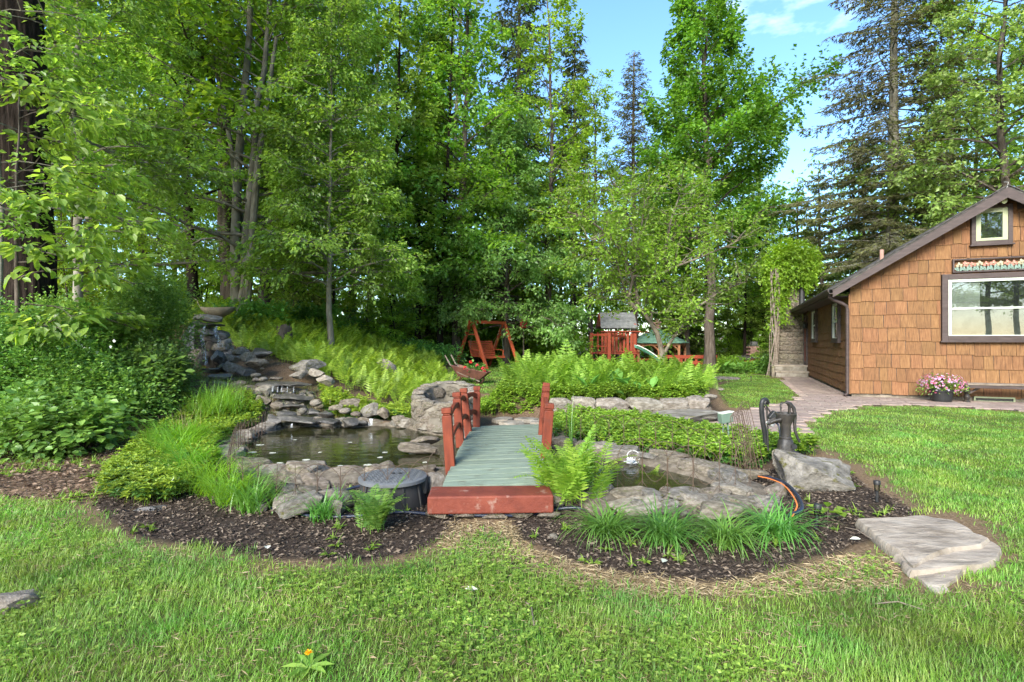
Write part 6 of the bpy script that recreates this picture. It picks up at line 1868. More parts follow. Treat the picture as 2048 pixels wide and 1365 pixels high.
make_tree('hemlock_tree', 'dark hemlock leaning right of the tall centre hemlock', 'tree',
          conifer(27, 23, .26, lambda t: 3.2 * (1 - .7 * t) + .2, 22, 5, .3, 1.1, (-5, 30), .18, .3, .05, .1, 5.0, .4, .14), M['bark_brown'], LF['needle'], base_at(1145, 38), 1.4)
make_tree('dead_conifer', 'thin nearly bare conifer standing alone in the sky gap', 'tree',
          conifer(21, 22.5, .28, lambda t: 3.1 * (1 - t) ** .7 + .3, 36, 6, .26, .7, (-5, 40), .06, .22, .03, .2, 7.0, .1, .1), M['bark_brown'], LF['spruce'], base_at(1268, 38), 0)
make_tree('ash_tree', 'pale sparse forked tree left of the tall centre hemlock', 'tree',
          broadleaf(22, [(0, 0, 0), (.2, 0, 7), (-.2, 0, 14), (.2, 0, 26)], .3, lambda t: 4.2 * (1 - .4 * t), 34, .4, .2, 7, (45, 75), .02, 3, .6, .3, .25, .36), M['bark_grey'], LF['pale'], base_at(918, 36), 0)
# forest kinds used many times
protoA = make_tree('forest_tree', '', 'tree', broadleaf(23, [(0, 0, 0), (.15, 0, 6), (-.15, .1, 12), (.1, 0, 21)], .23, lambda t: 4.0 * (1 - .5 * t), 44, .28, .2, 8, (22, 62), .14, 3.2, .45, .4, .25, .36), M['bark_brown'], LF['wood'], (0, 0, 0))
protoB = make_tree('forest_tree', '', 'tree', broadleaf(24, [(0, 0, 0), (-.3, 0, 5), (-.2, .2, 11), (.2, 0, 18)], .16, lambda t: 3.2 * (1 - .4 * t), 40, .24, .2, 8, (15, 58), .2, 3.4, .45, .4, .25, .36), M['bark_dark'], LF['beech'], (0, 0, 0))
protoS = make_tree('understory_sapling', '', 'tree', broadleaf(25, [(0, 0, 0), (.1, 0, 2), (-.1, 0, 4), (.1, 0, 6.5)], .05, lambda t: 1.9 * (1 - .6 * t) + .2, 34, .1, .15, 9, (0, 40), .15, 4.2, .3, .4, .2, .34), M['bark_brown'], LF['wood'], (0, 0, 0))
protoT = make_tree('understory_sapling', '', 'tree', broadleaf(26, [(0, 0, 0), (-.3, 0, 1.5), (-.5, 0, 3), (-.6, 0, 4.5)], .04, lambda t: 1.6 * (1 - .4 * t) + .2, 26, .1, .14, 9, (0, 30), .2, 4.4, .25, .4, .2, .34), M['bark_dark'], LF['wood'], (0, 0, 0))
protoH = make_tree('hemlock_tree', '', 'tree', conifer(28, 17, .22, lambda t: 3.4 * (1 - t) ** .8 + .3, 26, 5, .1, 1.0, (-12, 20), .16, .26, .05, .06, 5.5, .35), M['bark_brown'], LF['needle_pale'], (0, 0, 0))
used = {}
fr3 = random.Random(44)
def place(proto, px, Y, sc, label, group, rz=None):
    o = proto if proto.name not in used else copy_tree(proto)
    used[proto.name] = 1
    o.location = base_at(px, Y, .15); o.scale = (sc, sc, sc * fr3.uniform(.94, 1.08)); o.rotation_euler = (fr3.uniform(-.03, .03), fr3.uniform(-.03, .03), fr3.uniform(0, 6.28) if rz is None else rz)
    o['label'] = label; o['group'] = group
    return o
G1 = 'forest trees behind the garden'
for proto, px, Y, sc, lab in [
        (protoA, 170, 24, 1.0, 'pale straight forest trunk seen between the big left trunk and the waterfall'), (protoB, 393, 18.5, 1.15, 'slim dark forest trunk just left of the hammock'),
        (protoA, 465, 19.5, 1.25, 'thick dark trunk behind the grey multi-stemmed beech'), (protoA, 527, 21.5, .95, 'dark forest trunk right of the grey multi-stemmed beech'),
        (protoB, 668, 23, .8, 'thin leaning forest trunk behind the left fern field'), (protoA, 700, 24, .85, 'double dark forest trunk left of the swing, behind the ferns'),
        (protoB, 778, 25, .95, 'dark slim forest trunk in the middle of the fern field edge'), (protoB, 835, 27, .9, 'slim forest trunk directly left of the swing clearing'), (protoB, 880, 25, 1.0, 'dark forest trunk nearest the swing on its left'),
        (protoA, 915, 26, 1.05, 'thick forest trunk right behind the wheelbarrow'), (protoA, 1100, 28, .9, 'shaded forest trunk right of the birdhouse'), (protoA, 1182, 34, .8, 'grey trunk just behind the play tower roof'),
        (protoA, 1376, 42, 1.0, 'grey forest trunk behind the gazebo'), (protoA, 1421, 35, 1.0, 'thick dark forest trunk right of the gazebo'), (protoB, 1488, 38, .8, 'thin dark trunk behind the shed'), (protoB, 1530, 40, .95, 'slim trunk behind the vine covered chimney')]:
    place(proto, px, Y, sc, lab, G1)
for px, Y, sc in [(-60, 17, 1.0), (60, 20, 1.0), (-150, 24, 1.1), (290, 29, 1.1), (120, 36, 1.2), (350, 38, 1.15), (600, 34, 1.1), (740, 40, 1.2), (660, 50, 1.3), (1000, 48, .95)]:
    place(fr3.choice([protoA, protoB]), px, Y, sc, '*forest tree deep in the left woods', 'forest trees deep in the left woods')
for px, Y, sc in [(1120, 46, .85), (1230, 50, .62), (1310, 48, .66), (1340, 40, .75), (1460, 46, .72), (1540, 50, .68), (1570, 38, .55)]:
    place(protoA, px, Y, sc, '*forest tree beyond the play set and gazebo', 'forest trees beyond the play set')
for px, Y, sc in [(1880, 32, 1.05), (1960, 36, 1.1), (2120, 30, 1.1), (2200, 22, 1.0), (2300, 30, 1.1), (1720, 44, .8)]:
    place(protoA, px, Y, sc, '*leafy forest tree beyond the cottage roof', 'forest trees beyond the cottage')
for px, Y, sc, lab in [(1650, 31, .72, 'light green hemlock behind the cottage roof slope'), (1730, 27, .62, 'light green hemlock at the foot of the tall spruce'), (1590, 36, .74, 'hemlock right behind the vine covered chimney'), (1500, 44, .9, 'hemlock between the maple and the chimney'),
                       (1360, 46, .95, 'hemlock behind the maple'), (860, 31, .98, 'hemlock left of the hornbeam'), (590, 26, .9, 'hemlock in the shade right of the multi-stemmed beech'), (1890, 27, .7, 'light green hemlock behind the gable peak')]:
    place(protoH, px, Y, sc, lab, 'hemlocks in the woods')
for k in range(32):
    Y = fr3.uniform(23, 42); px = fr3.uniform(-120, 1560)
    if 900 < px < 1090 and Y < 29: Y += 8
    if 1110 < px < 1400 and Y < 44: Y = fr3.uniform(44, 52)
    if px > 1400 and Y < 42: Y = fr3.uniform(42, 48)
    if px < 420: Y = fr3.uniform(18, 36)
    place(fr3.choice([protoS, protoT, protoS]), px, Y, fr3.uniform(.7, 1.25), '*leafy sapling', 'saplings under the forest trees')
place(protoT, 1532, 27, .5, 'bright young sapling left of the vine covered chimney', 'saplings under the forest trees')
place(protoS, 130, 15, .62, 'young sapling between the big left trunk and the shrubs', 'saplings under the forest trees')
place(protoT, 905, 29, 1.0, 'leafy sapling left behind the swing', 'saplings under the forest trees')
place(protoS, 1085, 30, .9, 'leafy sapling right behind the birdhouse', 'saplings under the forest trees')
place(protoS, 960, 31, .8, 'leafy sapling seen through the swing frame', 'saplings under the forest trees')
place(protoT, 1062, 28, .9, 'leafy sapling beneath the birdhouse', 'saplings under the forest trees')
place(protoT, 800, 21.5, .8, 'sapling with drooping bright leaves over the middle of the fern field', 'saplings under the forest trees')

for x_, y_, s_ in ((8.5, -9, .62), (11.5, -12, .7), (14.5, -8, .6), (18, -13, .7), (10, -17, .8), (13, -20, .85), (16, -18, .8), (6, -16, .7), (20, -20, .9)):
    o = copy_tree(protoA); o.location = (x_, y_, 0); o.scale = (s_, s_, s_); o['label'] = 'tree behind the viewer, mirrored in the big cottage window'; o['group'] = 'trees mirrored in the window'
ORD = ['first', 'second', 'third', 'fourth', 'fifth', 'sixth', 'seventh', 'eighth', 'ninth', 'tenth', 'eleventh', 'twelfth', 'thirteenth', 'fourteenth', 'fifteenth', 'sixteenth', 'seventeenth', 'eighteenth']
ZONES = [(380, 'behind the left shrubs'), (600, 'behind the waterfall'), (900, 'behind the left fern field'), (1110, 'behind the swing'), (1400, 'behind the play set'), (9999, 'behind the red shed')]
pend = {}
for o in COL.objects:
    lb = o.get('label')
    if lb and lb.startswith('*'):
        px_ = 1024 + F * o.location.x / o.location.y
        zn = next(z for lim, z in ZONES if px_ < lim) if lb == '*leafy sapling' else ''
        pend.setdefault((lb, zn), []).append((px_, o))
for (lb, zn), lst in pend.items():
    for i, (_, o) in enumerate(sorted(lst, key=lambda q: q[0])):
        o['label'] = (lb[1:] + ' ' + zn).strip() + ', ' + ORD[i] + ' from the left'
# far wood, one mass
g = np.random.default_rng(50)
tx = np.array([-900, 0, 700, 900, 1050, 1150, 1250, 1400, 1500, 1640, 1720, 1850, 2048, 2900]); ty = np.array([-60, -60, -20, 120, 260, 350, 370, 330, 330, 330, 300, 200, 60, 0])
nc = 2600
px = g.uniform(-800, 2850, nc); Y = g.uniform(50, 76, nc)
ytop = np.interp(px, tx, ty) + g.normal(0, 25, nc)
py = ytop + (700 - ytop) * g.random(nc) ** .8
cen = np.stack([(px - 1024) / F * Y, Y, CAMZ - (py - HZ) / F * Y], -1)
per_ = 19
nl_ = 2800
Yl = g.uniform(44, 70, nl_); pl_ = g.uniform(-600, 2600, nl_)
Yl = np.where((pl_ > 1180) & (pl_ < 1560), g.uniform(52, 72, nl_), Yl)
cen = np.r_[cen, np.stack([(pl_ - 1024) / F * Yl, Yl, g.uniform(-.2, 8.5, nl_)], -1)]; nc += nl_
P = np.repeat(cen, per_, 0) + g.normal(0, 1, (nc * per_, 3)) * [1.5, 1.5, .8]
link_o = link('far_woods', raw_mesh('far_woods', *leaf_quads(P, norm(g.normal(0, 1, P.shape) + [0, 0, -.3]), norm(g.normal(0, .6, P.shape) + [0, 0, 1]), g.uniform(.3, .6, len(P)), .15, .2, .1), False, [LF['wood']]))
tag(link_o, 'distant leafy woodland behind all the trees', 'woodland', None, 'stuff')

# ------------------------------------------------------------------ shrubs on the left bank
def shrub(name, label, px, Y, w, h, dp, shoots, per, leaf, mat, seed, upb=.5, lumps=7, wr=.36, group=None, base_py=None, zb=None, big=False, cat='shrub', sl=(.18, .4)):
    rng = np.random.default_rng(seed)
    b = np.array(base_at(px, Y, .05))
    if zb is not None: b[2] = zb
    t = thing(name, label, cat, tuple(b), 0, group)
    # overlapping lumps
    lc = np.c_[rng.uniform(-.5, .5, lumps) * w * .62, rng.uniform(-.5, .5, lumps) * dp * .6, rng.uniform(.28, .62, lumps) * h]
    lr = np.c_[rng.uniform(.28, .42, lumps) * w, rng.uniform(.3, .45, lumps) * dp, rng.uniform(.3, .45, lumps) * h]
    k = rng.integers(0, lumps, shoots)
    dv = norm(rng.normal(0, 1, (shoots, 3)) + [0, -.25, .25])
    P0 = lc[k] + dv * lr[k] * rng.uniform(.72, 1.0, (shoots, 1))
    P0[:, 2] = np.abs(P0[:, 2]) * .98 + .02
    d2 = norm(dv + np.array([0, 0, upb]) + rng.normal(0, .3, (shoots, 3)))
    P1 = P0 + d2 * rng.uniform(*sl, (shoots, 1))
    V, fq = cluster_leaves(rng, P0 - d2 * .1, P1, per, leaf, leaf * .8, .5, .8, wr, hang=.05)
    if big:
        Q_ = V.reshape(-1, 4, 3); A_ = Q_[:, 2] - Q_[:, 0]; Lb = np.linalg.norm(A_, axis=1)
        V, fq = leaf_quads(Q_[:, 0], A_, np.cross(A_, Q_[:, 3] - Q_[:, 1]), Lb, Lb * wr, .2, .12, True)
    link('foliage', raw_mesh('foliage', V, fq, False, [mat]), t, False)
    mb = MB()
    for q in range(26):
        i = rng.integers(0, shoots); e = P0[i]
        mb.tube(np.array([(e[0] * .15, e[1] * .15, 0), (e[0] * .5, e[1] * .5, e[2] * .6), e]), [.018, .012, .005], 5, False)
    mb.build('stem', M['bark_brown'], t, True, 0, False)
    return t
shrub('evergreen_shrub', 'tall dense bright shrub left of the waterfall', 284, 10.2, 1.25, 1.95, 1.3, 2600, 12, .05, LF['shrub'], 61, .8, 10, sl=(.2, .55))
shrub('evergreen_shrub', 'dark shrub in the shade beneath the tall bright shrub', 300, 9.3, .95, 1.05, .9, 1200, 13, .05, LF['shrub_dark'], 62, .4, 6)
shrub('flowering_shrub', 'shrub with small white flowers before the big left trunk', 160, 9.4, 1.5, 1.75, 1.3, 2200, 12, .055, LF['shrub'], 63, .6, 8, sl=(.2, .6))
shrub('evergreen_shrub', 'large spreading shrub at the left edge of the picture', 10, 8.1, 1.7, 1.7, 1.5, 2400, 12, .055, LF['shrub'], 64, .7, 10, sl=(.2, .6))
shrub('evergreen_shrub', 'low spreading shrub in front of the white flowering shrub', 190, 8.3, 1.4, 1.0, 1.1, 2200, 12, .05, LF['shrub'], 65, .6, 9, sl=(.18, .5))
shrub('bramble', 'bramble with broad pale leaves over the leaf litter at the left', 60, 7.1, 1.4, .75, .8, 420, 8, .085, LF['bramble'], 66, .3, 7, .36, None, None, None, True, sl=(.2, .5))
shrub('bramble', 'small bramble with pale leaves at the foot of the low shrub', 170, 7.2, .9, .6, .8, 170, 6, .11, LF['bramble'], 67, .3, 5, .38, None, None, None, True, sl=(.15, .4))
shrub('bramble', 'broad-leaved bramble growing through the tall bright shrub', 290, 9.1, 1.0, 1.0, .7, 120, 6, .12, LF['bramble'], 68, .3, 5, .36, None, None, None, True)
shrub('bramble', 'broad-leaved bramble arching above the white flowering shrub', 130, 8.9, 1.6, 1.75, .8, 170, 6, .13, LF['bramble'], 69, .4, 6, .36, None, None, None, True)
g = np.random.default_rng(70)
fl_ = thing('white_blossom', 'cluster of small white blossoms on the left shrub', 'flowers', tuple(at(150, 715, 8.4)))
n = 46; c = g.normal(0, 1, (n, 3)) * [.34, .1, .2]
parts = []
for k in range(5):
    an = k * 1.2566 + g.uniform(0, .6, n); parts.append(leaf_quads(c, np.stack([np.cos(an), np.full(n, -.25), np.sin(an)], -1), np.tile([0, -1., .2], (n, 1)), .028, .011, .1, .1))
link('petals', raw_mesh('petals', *joinvf(parts), False, [LF['petal_white']]), fl_, False)
# shrubby understory right of the house corner bed and in the woods' edge
for (px, Y, w, h, seed, lab) in [(640, 19.5, 2.6, 1.0, 71, 'leafy bush at the wood edge behind the left ferns'), (500, 16.5, 1.6, .8, 72, 'low bush at the foot of the multi-stemmed beech'), (860, 21.5, 2.2, .7, 73, 'low bush beside the swing at the wood edge'),
                            (1120, 27, 3.2, 1.8, 74, 'shaded bush left of the play set'), (1450, 30, 2.0, .9, 75, 'leafy plant bed right of the red rail fence'), (1505, 28, 2.0, .7, 76, 'low leafy plants in front of the red shed'), (1545, 25, 1.2, .7, 77, 'small bush at the foot of the chimney'), (1470, 40, 3.5, 2.2, 78, 'bush between the gazebo and the shed')]:
    shrub('leafy_bush', lab, px, Y, w, h, w * .7, 420, 9, .11, LF['wood'] if Y > 26 and seed != 76 else LF['hosta'], seed, .4, 6, .36)

# vine on the chimney
vc = hw(-.55, 9.9)
vn = thing('climbing_vine', 'bright green vine heaped over the stone chimney top', 'vine', (vc[0], vc[1], 0))
rng = np.random.default_rng(80)
n = 1500
dv = norm(rng.normal(0, 1, (n, 3))); P0 = dv * rng.uniform(.55, 1.0, (n, 1)) * [1.02, 1.0, 1.02] + [0, -.1, 4.75]
ex = 260
P0 = np.r_[P0, np.c_[rng.normal(-.75, .2, ex), rng.normal(-.5, .14, ex), rng.uniform(2.2, 4.3, ex)]]
dv = np.r_[dv, norm(rng.normal(0, 1, (ex, 3)))]
P1 = P0 + norm(dv + rng.normal(0, .4, dv.shape) - [0, 0, .35]) * .34
link('foliage', raw_mesh('foliage', *cluster_leaves(rng, P0, P1, 9, .13, .1, .4, .7, .26, hang=.3), False, [LF['vine']]), vn, False)
mb = MB()
for k in range(9):
    x = -.92 + rng.normal(0, .09); z_ = np.linspace(-.1, 4.6, 12)
    mb.tube(np.c_[x - .18 * np.sin(z_ * .9 + k) * .5 - .35 * np.exp(-z_ * .8) * rng.uniform(-.5, 1.2), -.62 + .1 * np.sin(z_ * 1.3 + k * 2), z_], rng.uniform(.012, .035), 6)
mb.build('woody_stem', M['oldwood'], vn, True, 0, False)

# ------------------------------------------------------------------ ground cover
def scatter(P, n, rng, inner=0.0):
    lo, hi = P.min(0), P.max(0); out_ = np.zeros((0, 2))
    while len(out_) < n:
        q = lo + rng.random((n * 3, 2)) * (hi - lo)
        k = inside(P, q[:, 0], q[:, 1]) if not inner else sdist(P, q[:, 0], q[:, 1]) < inner
        out_ = np.r_[out_, q[k]]
    return out_[:n]
def whorls(name, label, P, n, mat, seed, hgt=(.08, .2), leaf=.06, mat2=None, keep=None):
    rng = np.random.default_rng(seed)
    q = scatter(P, n, rng)
    if keep is not None: q = q[keep(q[:, 0], q[:, 1])]
    dens = fnoise(q[:, 0], q[:, 1], 2.5, seed); q = q[rng.random(len(q)) < .35 + dens * 1.1]
    n = len(q); z = H(q[:, 0], q[:, 1])
    hh = rng.uniform(*hgt, n) * (.7 + .6 * fnoise(q[:, 0], q[:, 1], 3, seed + 9))
    c = np.c_[q, z + hh]
    parts = []
    for tier, (m, el, sc) in enumerate(((6, .1, 1.0), (5, .65, .8))):
        a0 = rng.uniform(0, 6.28, n)
        for k in range(m):
            a = a0 + k * 6.283 / m + rng.normal(0, .15, n); e = el + rng.normal(0, .2, n)
            A = np.stack([np.cos(a) * np.cos(e), np.sin(a) * np.cos(e), np.sin(e)], -1); Nn = np.stack([-np.cos(a) * np.sin(e), -np.sin(a) * np.sin(e), np.cos(e)], -1)
            parts.append(leaf_quads(c - [0, 0, .02 * (1 - tier)], A, Nn, leaf * sc * rng.uniform(.8, 1.2, n), leaf * sc * .27, .15, .2))
    parts.append(blades(np.c_[q, z - .01], rng.uniform(0, 6.28, n), hh * 1.0, .006, 0, .1, 1))
    o = link(name, raw_mesh(name, *joinvf(parts), False, [mat]))
    return tag(o, label, 'ground cover', None, 'stuff')
not_pond = lambda x, y: (sdist(POND, x, y) > .3) & ~((x > -.8) & (x < .55) & (y > 4.4) & (y < 7.8)) & (np.hypot((x - WX) / .62, (y - WY) / .75) > 1.05)
PA = polyT([(192, 990), (225, 935), (290, 885), (340, 850), (390, 815), (440, 800), (500, 800), (530, 815), (520, 845), (492, 880), (448, 915), (425, 955), (400, 985), (330, 1010), (250, 1015)])
whorls('pachysandra', 'bright leafy groundcover on the left bank of the pond', PA, 2600, LF['pachy'], 81, keep=not_pond)
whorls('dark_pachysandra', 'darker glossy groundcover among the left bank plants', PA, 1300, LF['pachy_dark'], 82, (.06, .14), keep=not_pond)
PB = np.array([(-3.9, 10.9), (-3.0, 10.6), (-1.9, 10.5), (-1.2, 10.3), (-1.75, 9.3), (-1.8, 8.3), (-2.2, 8.1), (-2.5, 9.1), (-3.4, 9.8)])
whorls('pachysandra', 'glossy groundcover between the stream and the well', PB, 1500, LF['pachy'], 83, (.1, .24), .07, keep=not_pond)
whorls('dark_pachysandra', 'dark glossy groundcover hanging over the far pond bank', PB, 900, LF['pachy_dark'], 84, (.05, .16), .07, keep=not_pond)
PC = poly([(1098, 846), (1150, 832), (1230, 838), (1330, 852), (1440, 874), (1540, 890), (1600, 886), (1640, 905), (1560, 912), (1505, 935), (1400, 922), (1300, 908), (1180, 892), (1105, 885)], .05)
whorls('pachysandra', 'bright leafy groundcover between the path and the right pool', PC, 2300, LF['pachy'], 85, (.12, .26), .075, keep=not_pond)
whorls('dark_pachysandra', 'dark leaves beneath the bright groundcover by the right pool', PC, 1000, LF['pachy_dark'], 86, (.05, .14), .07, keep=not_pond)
PD = np.array([(-.9, 11.6), (-.6, 10.75), (.8, 10.68), (2.4, 10.72), (3.6, 10.85), (4.15, 11.4), (4.3, 12.0), (2.5, 11.6), (.5, 11.6), (-.3, 12.6)])
whorls('pachysandra', 'leafy groundcover along the front of the fern bed', PD, 2000, LF['pachy'], 87, (.08, .26), .085)
PE = poly([(560, 745), (640, 752), (660, 770), (600, 785), (560, 775)], .55)

def fern_field(name, label, P, n, mat, seed, L=(.45, .8), K=12, keep=None):
    rng = np.random.default_rng(seed)
    q = scatter(P, n, rng)
    if keep is not None: q = q[keep(q[:, 0], q[:, 1])]
    n = len(q); z = H(q[:, 0], q[:, 1])
    sc = .45 + 1.0 * fnoise(q[:, 0], q[:, 1], 1.1, seed) + rng.normal(0, .1, n)
    V, fq = fronds(np.c_[q, z], rng.uniform(0, 6.283, n), rng.uniform(*L, n) * sc, rng.uniform(.02, .45, n), rng.uniform(.6, 1.5, n), K, .21, rng)
    return tag(link(name, raw_mesh(name, V, fq, False, [mat])), label, 'ferns', None, 'stuff')
FA = np.array([(-8.2, 14.6), (-5.6, 12.9), (-4.5, 11.9), (-3.4, 11.2), (-1.9, 10.9), (-1.5, 12), (-1.6, 14.6), (-2.2, 16.6), (-2.9, 20.5), (-6, 21), (-10.5, 20), (-10, 16)])
fern_field('fern_field', 'bright green fern field on the bank between the waterfall and the swing', FA, 3000, LF['fern'], 90)
FB = np.array([(-.2, 12.3), (.5, 11.3), (2.4, 11.25), (3.6, 11.5), (4.4, 12.2), (5.1, 13.4), (4.9, 15.3), (3, 16.8), (.6, 16.2)])
fern_field('fern_bed', 'raised bed of bright green ferns in the middle of the garden', FB, 1500, LF['fern'], 91, (.42, .92))
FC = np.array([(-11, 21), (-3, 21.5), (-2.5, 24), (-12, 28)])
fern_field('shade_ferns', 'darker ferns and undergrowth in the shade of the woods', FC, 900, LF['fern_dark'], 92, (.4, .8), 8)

# single ferns and clumps
def fern_plant(label, px, py, n, L, seed, K=20, mat='fern_dark', z=None, th=(.7, 1.7), sp=.04):
    q = gp(px, py); rng = np.random.default_rng(seed)
    t = thing('fern', label, 'fern', tuple(q))
    az = np.arange(n) * 2.4 + rng.normal(0, .25, n)
    for i in range(n):
        V, fq = fronds(np.r_[rng.normal(0, sp, 2), 0][None], az[i:i + 1], rng.uniform(*L, 1), rng.uniform(.02, .55, 1), rng.uniform(*th, 1), K, .18, rng)
        link('frond', raw_mesh('frond', V, fq, False, [LF[mat]]), t, False)
    return t
fern_plant('big bright fern at the right side of the bridge step', 1142, 1000, 52, (.42, .72), 95, 20, 'fern', th=(.5, 1.9), sp=.11)
fern_plant('glossy fern in the left mulch bed before the pond vault', 748, 1062, 26, (.3, .52), 96, 17, th=(.8, 2.0))
fern_plant('small fern at the edge of the right pool', 1300, 985, 9, (.3, .45), 97, 16, 'fern')
fern_plant('fern growing at the foot of the multi-stemmed beech', 548, 690, 14, (.5, .8), 98, 14, 'fern')

def clump(name, label, px, py, n, L, W, mat, seed, spread=.07, th1=(.9, 2.3), group=None, cat='ornamental grass', S=6, bias=None, th0=.45):
    q = gp(px, py); rng = np.random.default_rng(seed)
    t = thing(name, label, cat, tuple(q), 0, group)
    az = rng.uniform(0, 6.283, n)
    if bias is not None: az = np.where(rng.random(n) < .85, rng.normal(bias, .5, n) + np.where(rng.random(n) < .25, math.pi, 0), az)
    V, fq = blades(np.c_[rng.normal(0, spread, (n, 2)), np.full(n, -.02)], az, rng.uniform(*L, n), rng.uniform(*W, n), rng.uniform(.0, th0, n), rng.uniform(*th1, n), S, 0)
    tag(link('blades', raw_mesh('blades', V, fq, False, [LF[mat]]), t, False), kind='stuff')
    return t
for k, (px, py, n, sp, lab) in enumerate([(1214, 1076, 190, .085, 'daylily clump just right of the bridge fern'), (1330, 1086, 240, .1, 'largest daylily clump, second from the bridge in the right mulch'),
                                          (1452, 1092, 170, .085, 'daylily clump third from the bridge in the right mulch'), (1552, 1078, 190, .1, 'daylily clump nearest the looping hose')]):
    clump('daylily', lab, px, py, int(n * 1.1), (.28, .55), (.009, .017), 'lily', 110 + k, sp * .5, (1.5, 3.0), 'daylilies in the right mulch bed', 'plant', th0=.5)
CW = ['topmost but one', 'fourth from the top', 'fifth from the top', 'lowest', 'third from the top', 'topmost']
for k, (px, py, n, L, sp) in enumerate([(345, 925, 240, (.5, .8), .14), (378, 955, 260, (.45, .75), .14), (415, 985, 260, (.45, .7), .12), (455, 1005, 220, (.4, .62), .11), (365, 905, 260, (.5, .85), .15), (325, 900, 200, (.5, .8), .15)]):
    clump('grass_clump', 'arching bright grass clump on the left pond bank, ' + CW[k], px + 8, py + 2, int(n * 1.3), (L[0] * .95, L[1] * 1.0), (.007, .013), 'lily_bright', 130 + k, sp * .6, (1.2, 2.2), 'arching grass on the left bank', bias=-.1, th0=.6)
clump('grass_clump', 'arching grass clump at the right end of the left bank grass', 505, 1022, 170, (.3, .52), (.008, .014), 'lily', 140, .07)
clump('grass_clump', 'small grass tuft in the left mulch beside the glossy fern', 648, 1040, 90, (.25, .42), (.008, .014), 'lily', 141, .05)
clump('grass_clump', 'thin grass tuft where the hoses meet', 572, 1030, 24, (.2, .34), (.006, .01), 'lily', 142, .03)
for k, (px, py) in enumerate([(418, 845), (450, 838), (436, 822)]):
    clump('grass_clump', 'fine upright grass tuft on the bank above the pond, ' + ['leftmost', 'rightmost', 'farthest back'][k], px, py, 190, (.5, .75), (.007, .012), 'lily_bright', 145 + k, .16, (.6, 1.7), 'fine grass above the pond')
clump('iris', 'single tall iris shoot beside the right bridge post', 1140, 905, 9, (.55, .85), (.012, .02), 'lily', 149, .02, (.05, .3), None, 'plant')
clump('dry_stems', 'thin dry brown stems in the left bank grass', 375, 880, 36, (.35, .62), (.004, .006), 'straw', 150, .1, (.1, .5), None, 'dry stems', 3)

def broad_plant(name, label, p, n, L, wr, mat, seed, el=(.2, 1.2), cat='plant', spread=.05):
    rng = np.random.default_rng(seed); t = thing(name, label, cat, tuple(p))
    a = np.arange(n) * 2.4 + rng.normal(0, .3, n); e = rng.uniform(*el, n)
    A = np.stack([np.cos(a) * np.cos(e), np.sin(a) * np.cos(e), np.sin(e)], -1); Nn = np.stack([-np.cos(a) * np.sin(e), -np.sin(a) * np.sin(e), np.cos(e)], -1)
    l = rng.uniform(.7, 1.2, n) * L
    B = np.c_[rng.normal(0, spread, (n, 2)), rng.uniform(.02, L * .6, n)] + A * .04
    if n <= 12:
        for i in range(n): link('leaf', raw_mesh('leaf', *leaf_quads(B[i:i + 1], A[i:i + 1], Nn[i:i + 1], l[i], l[i] * wr, .25, .3, True), False, [LF[mat]]), t, False)
    else:
        tag(link('foliage', raw_mesh('foliage', *leaf_quads(B, A, Nn, l, l * wr, .25, .3, True), False, [LF[mat]]), t, False), kind='stuff')
    mb = MB(); mb.tube(np.array([(0, 0, -.02), (.005, 0, L * .4), (0, .005, L * .7)]), [.006, .005, .003], 6); mb.build('stem', M['bark_brown'], t, True, 0, False)
    return t
broad_plant('leafy_sprout', 'young yellow-green sprout in the mulch beside the boulder', gp(1655, 1040), 9, .12, .36, 'yellow', 160, (.2, 1.0))
hb = np.array([2.15, 11.75]); broad_plant('hosta', 'broad-leaved hosta growing in the fern bed', (*hb, Hs(*hb)), 60, .34, .3, 'hosta', 161, (.3, 1.3), 'plant', .35)
hb = np.array([-2.0, 10.3]); broad_plant('tuft_plant', 'leafy tuft growing among the stones of the cascade', (*at(660, 800, 9.7)[:2], at(660, 806, 9.7)[2]), 20, .1, .3, 'pachy', 162, (.1, 1.2), 'plant', .06)
for k, (px, py, lab) in enumerate([(1468, 748, 'hosta in the far bed left of the path light'), (1440, 746, 'hosta at the right end of the red rail fence')]):
    q = gp(px, py); broad_plant('hosta', lab, q, 46, .5, .34, 'hosta', 165 + k, (.2, 1.2), 'plant', .3)
q = gp(617, 1345)
dd = thing('dandelion', 'single yellow dandelion flower in the front lawn', 'flower', tuple(q))
n = 26; an = np.arange(n) * 2.4; g = np.random.default_rng(5)
el = g.uniform(.1, 1.2, n); A = np.stack([np.cos(an) * np.cos(el), np.sin(an) * np.cos(el), np.sin(el)], -1)
link('petals', raw_mesh('petals', *leaf_quads(np.tile([0, 0, .085], (n, 1)), A, np.tile([0, 0, 1.], (n, 1)), .02, .006, .1, .1), False, [LF['petal_yellow']]), dd, False)
mb = MB(); mb.tube(np.array([(.01, 0, 0), (0, 0, .086)]), .003, 6); mb.build('stem', LF['lily'], dd, False, 0, False)
A = np.stack([np.cos(an[:8]), np.sin(an[:8]), np.full(8, .35)], -1)
link('foliage', raw_mesh('foliage', *leaf_quads(np.tile([0, 0, .02], (8, 1)), A, np.tile([0, 0, 1.], (8, 1)), .12, .018, .2, .2, True), False, [LF['clover']]), dd, False)

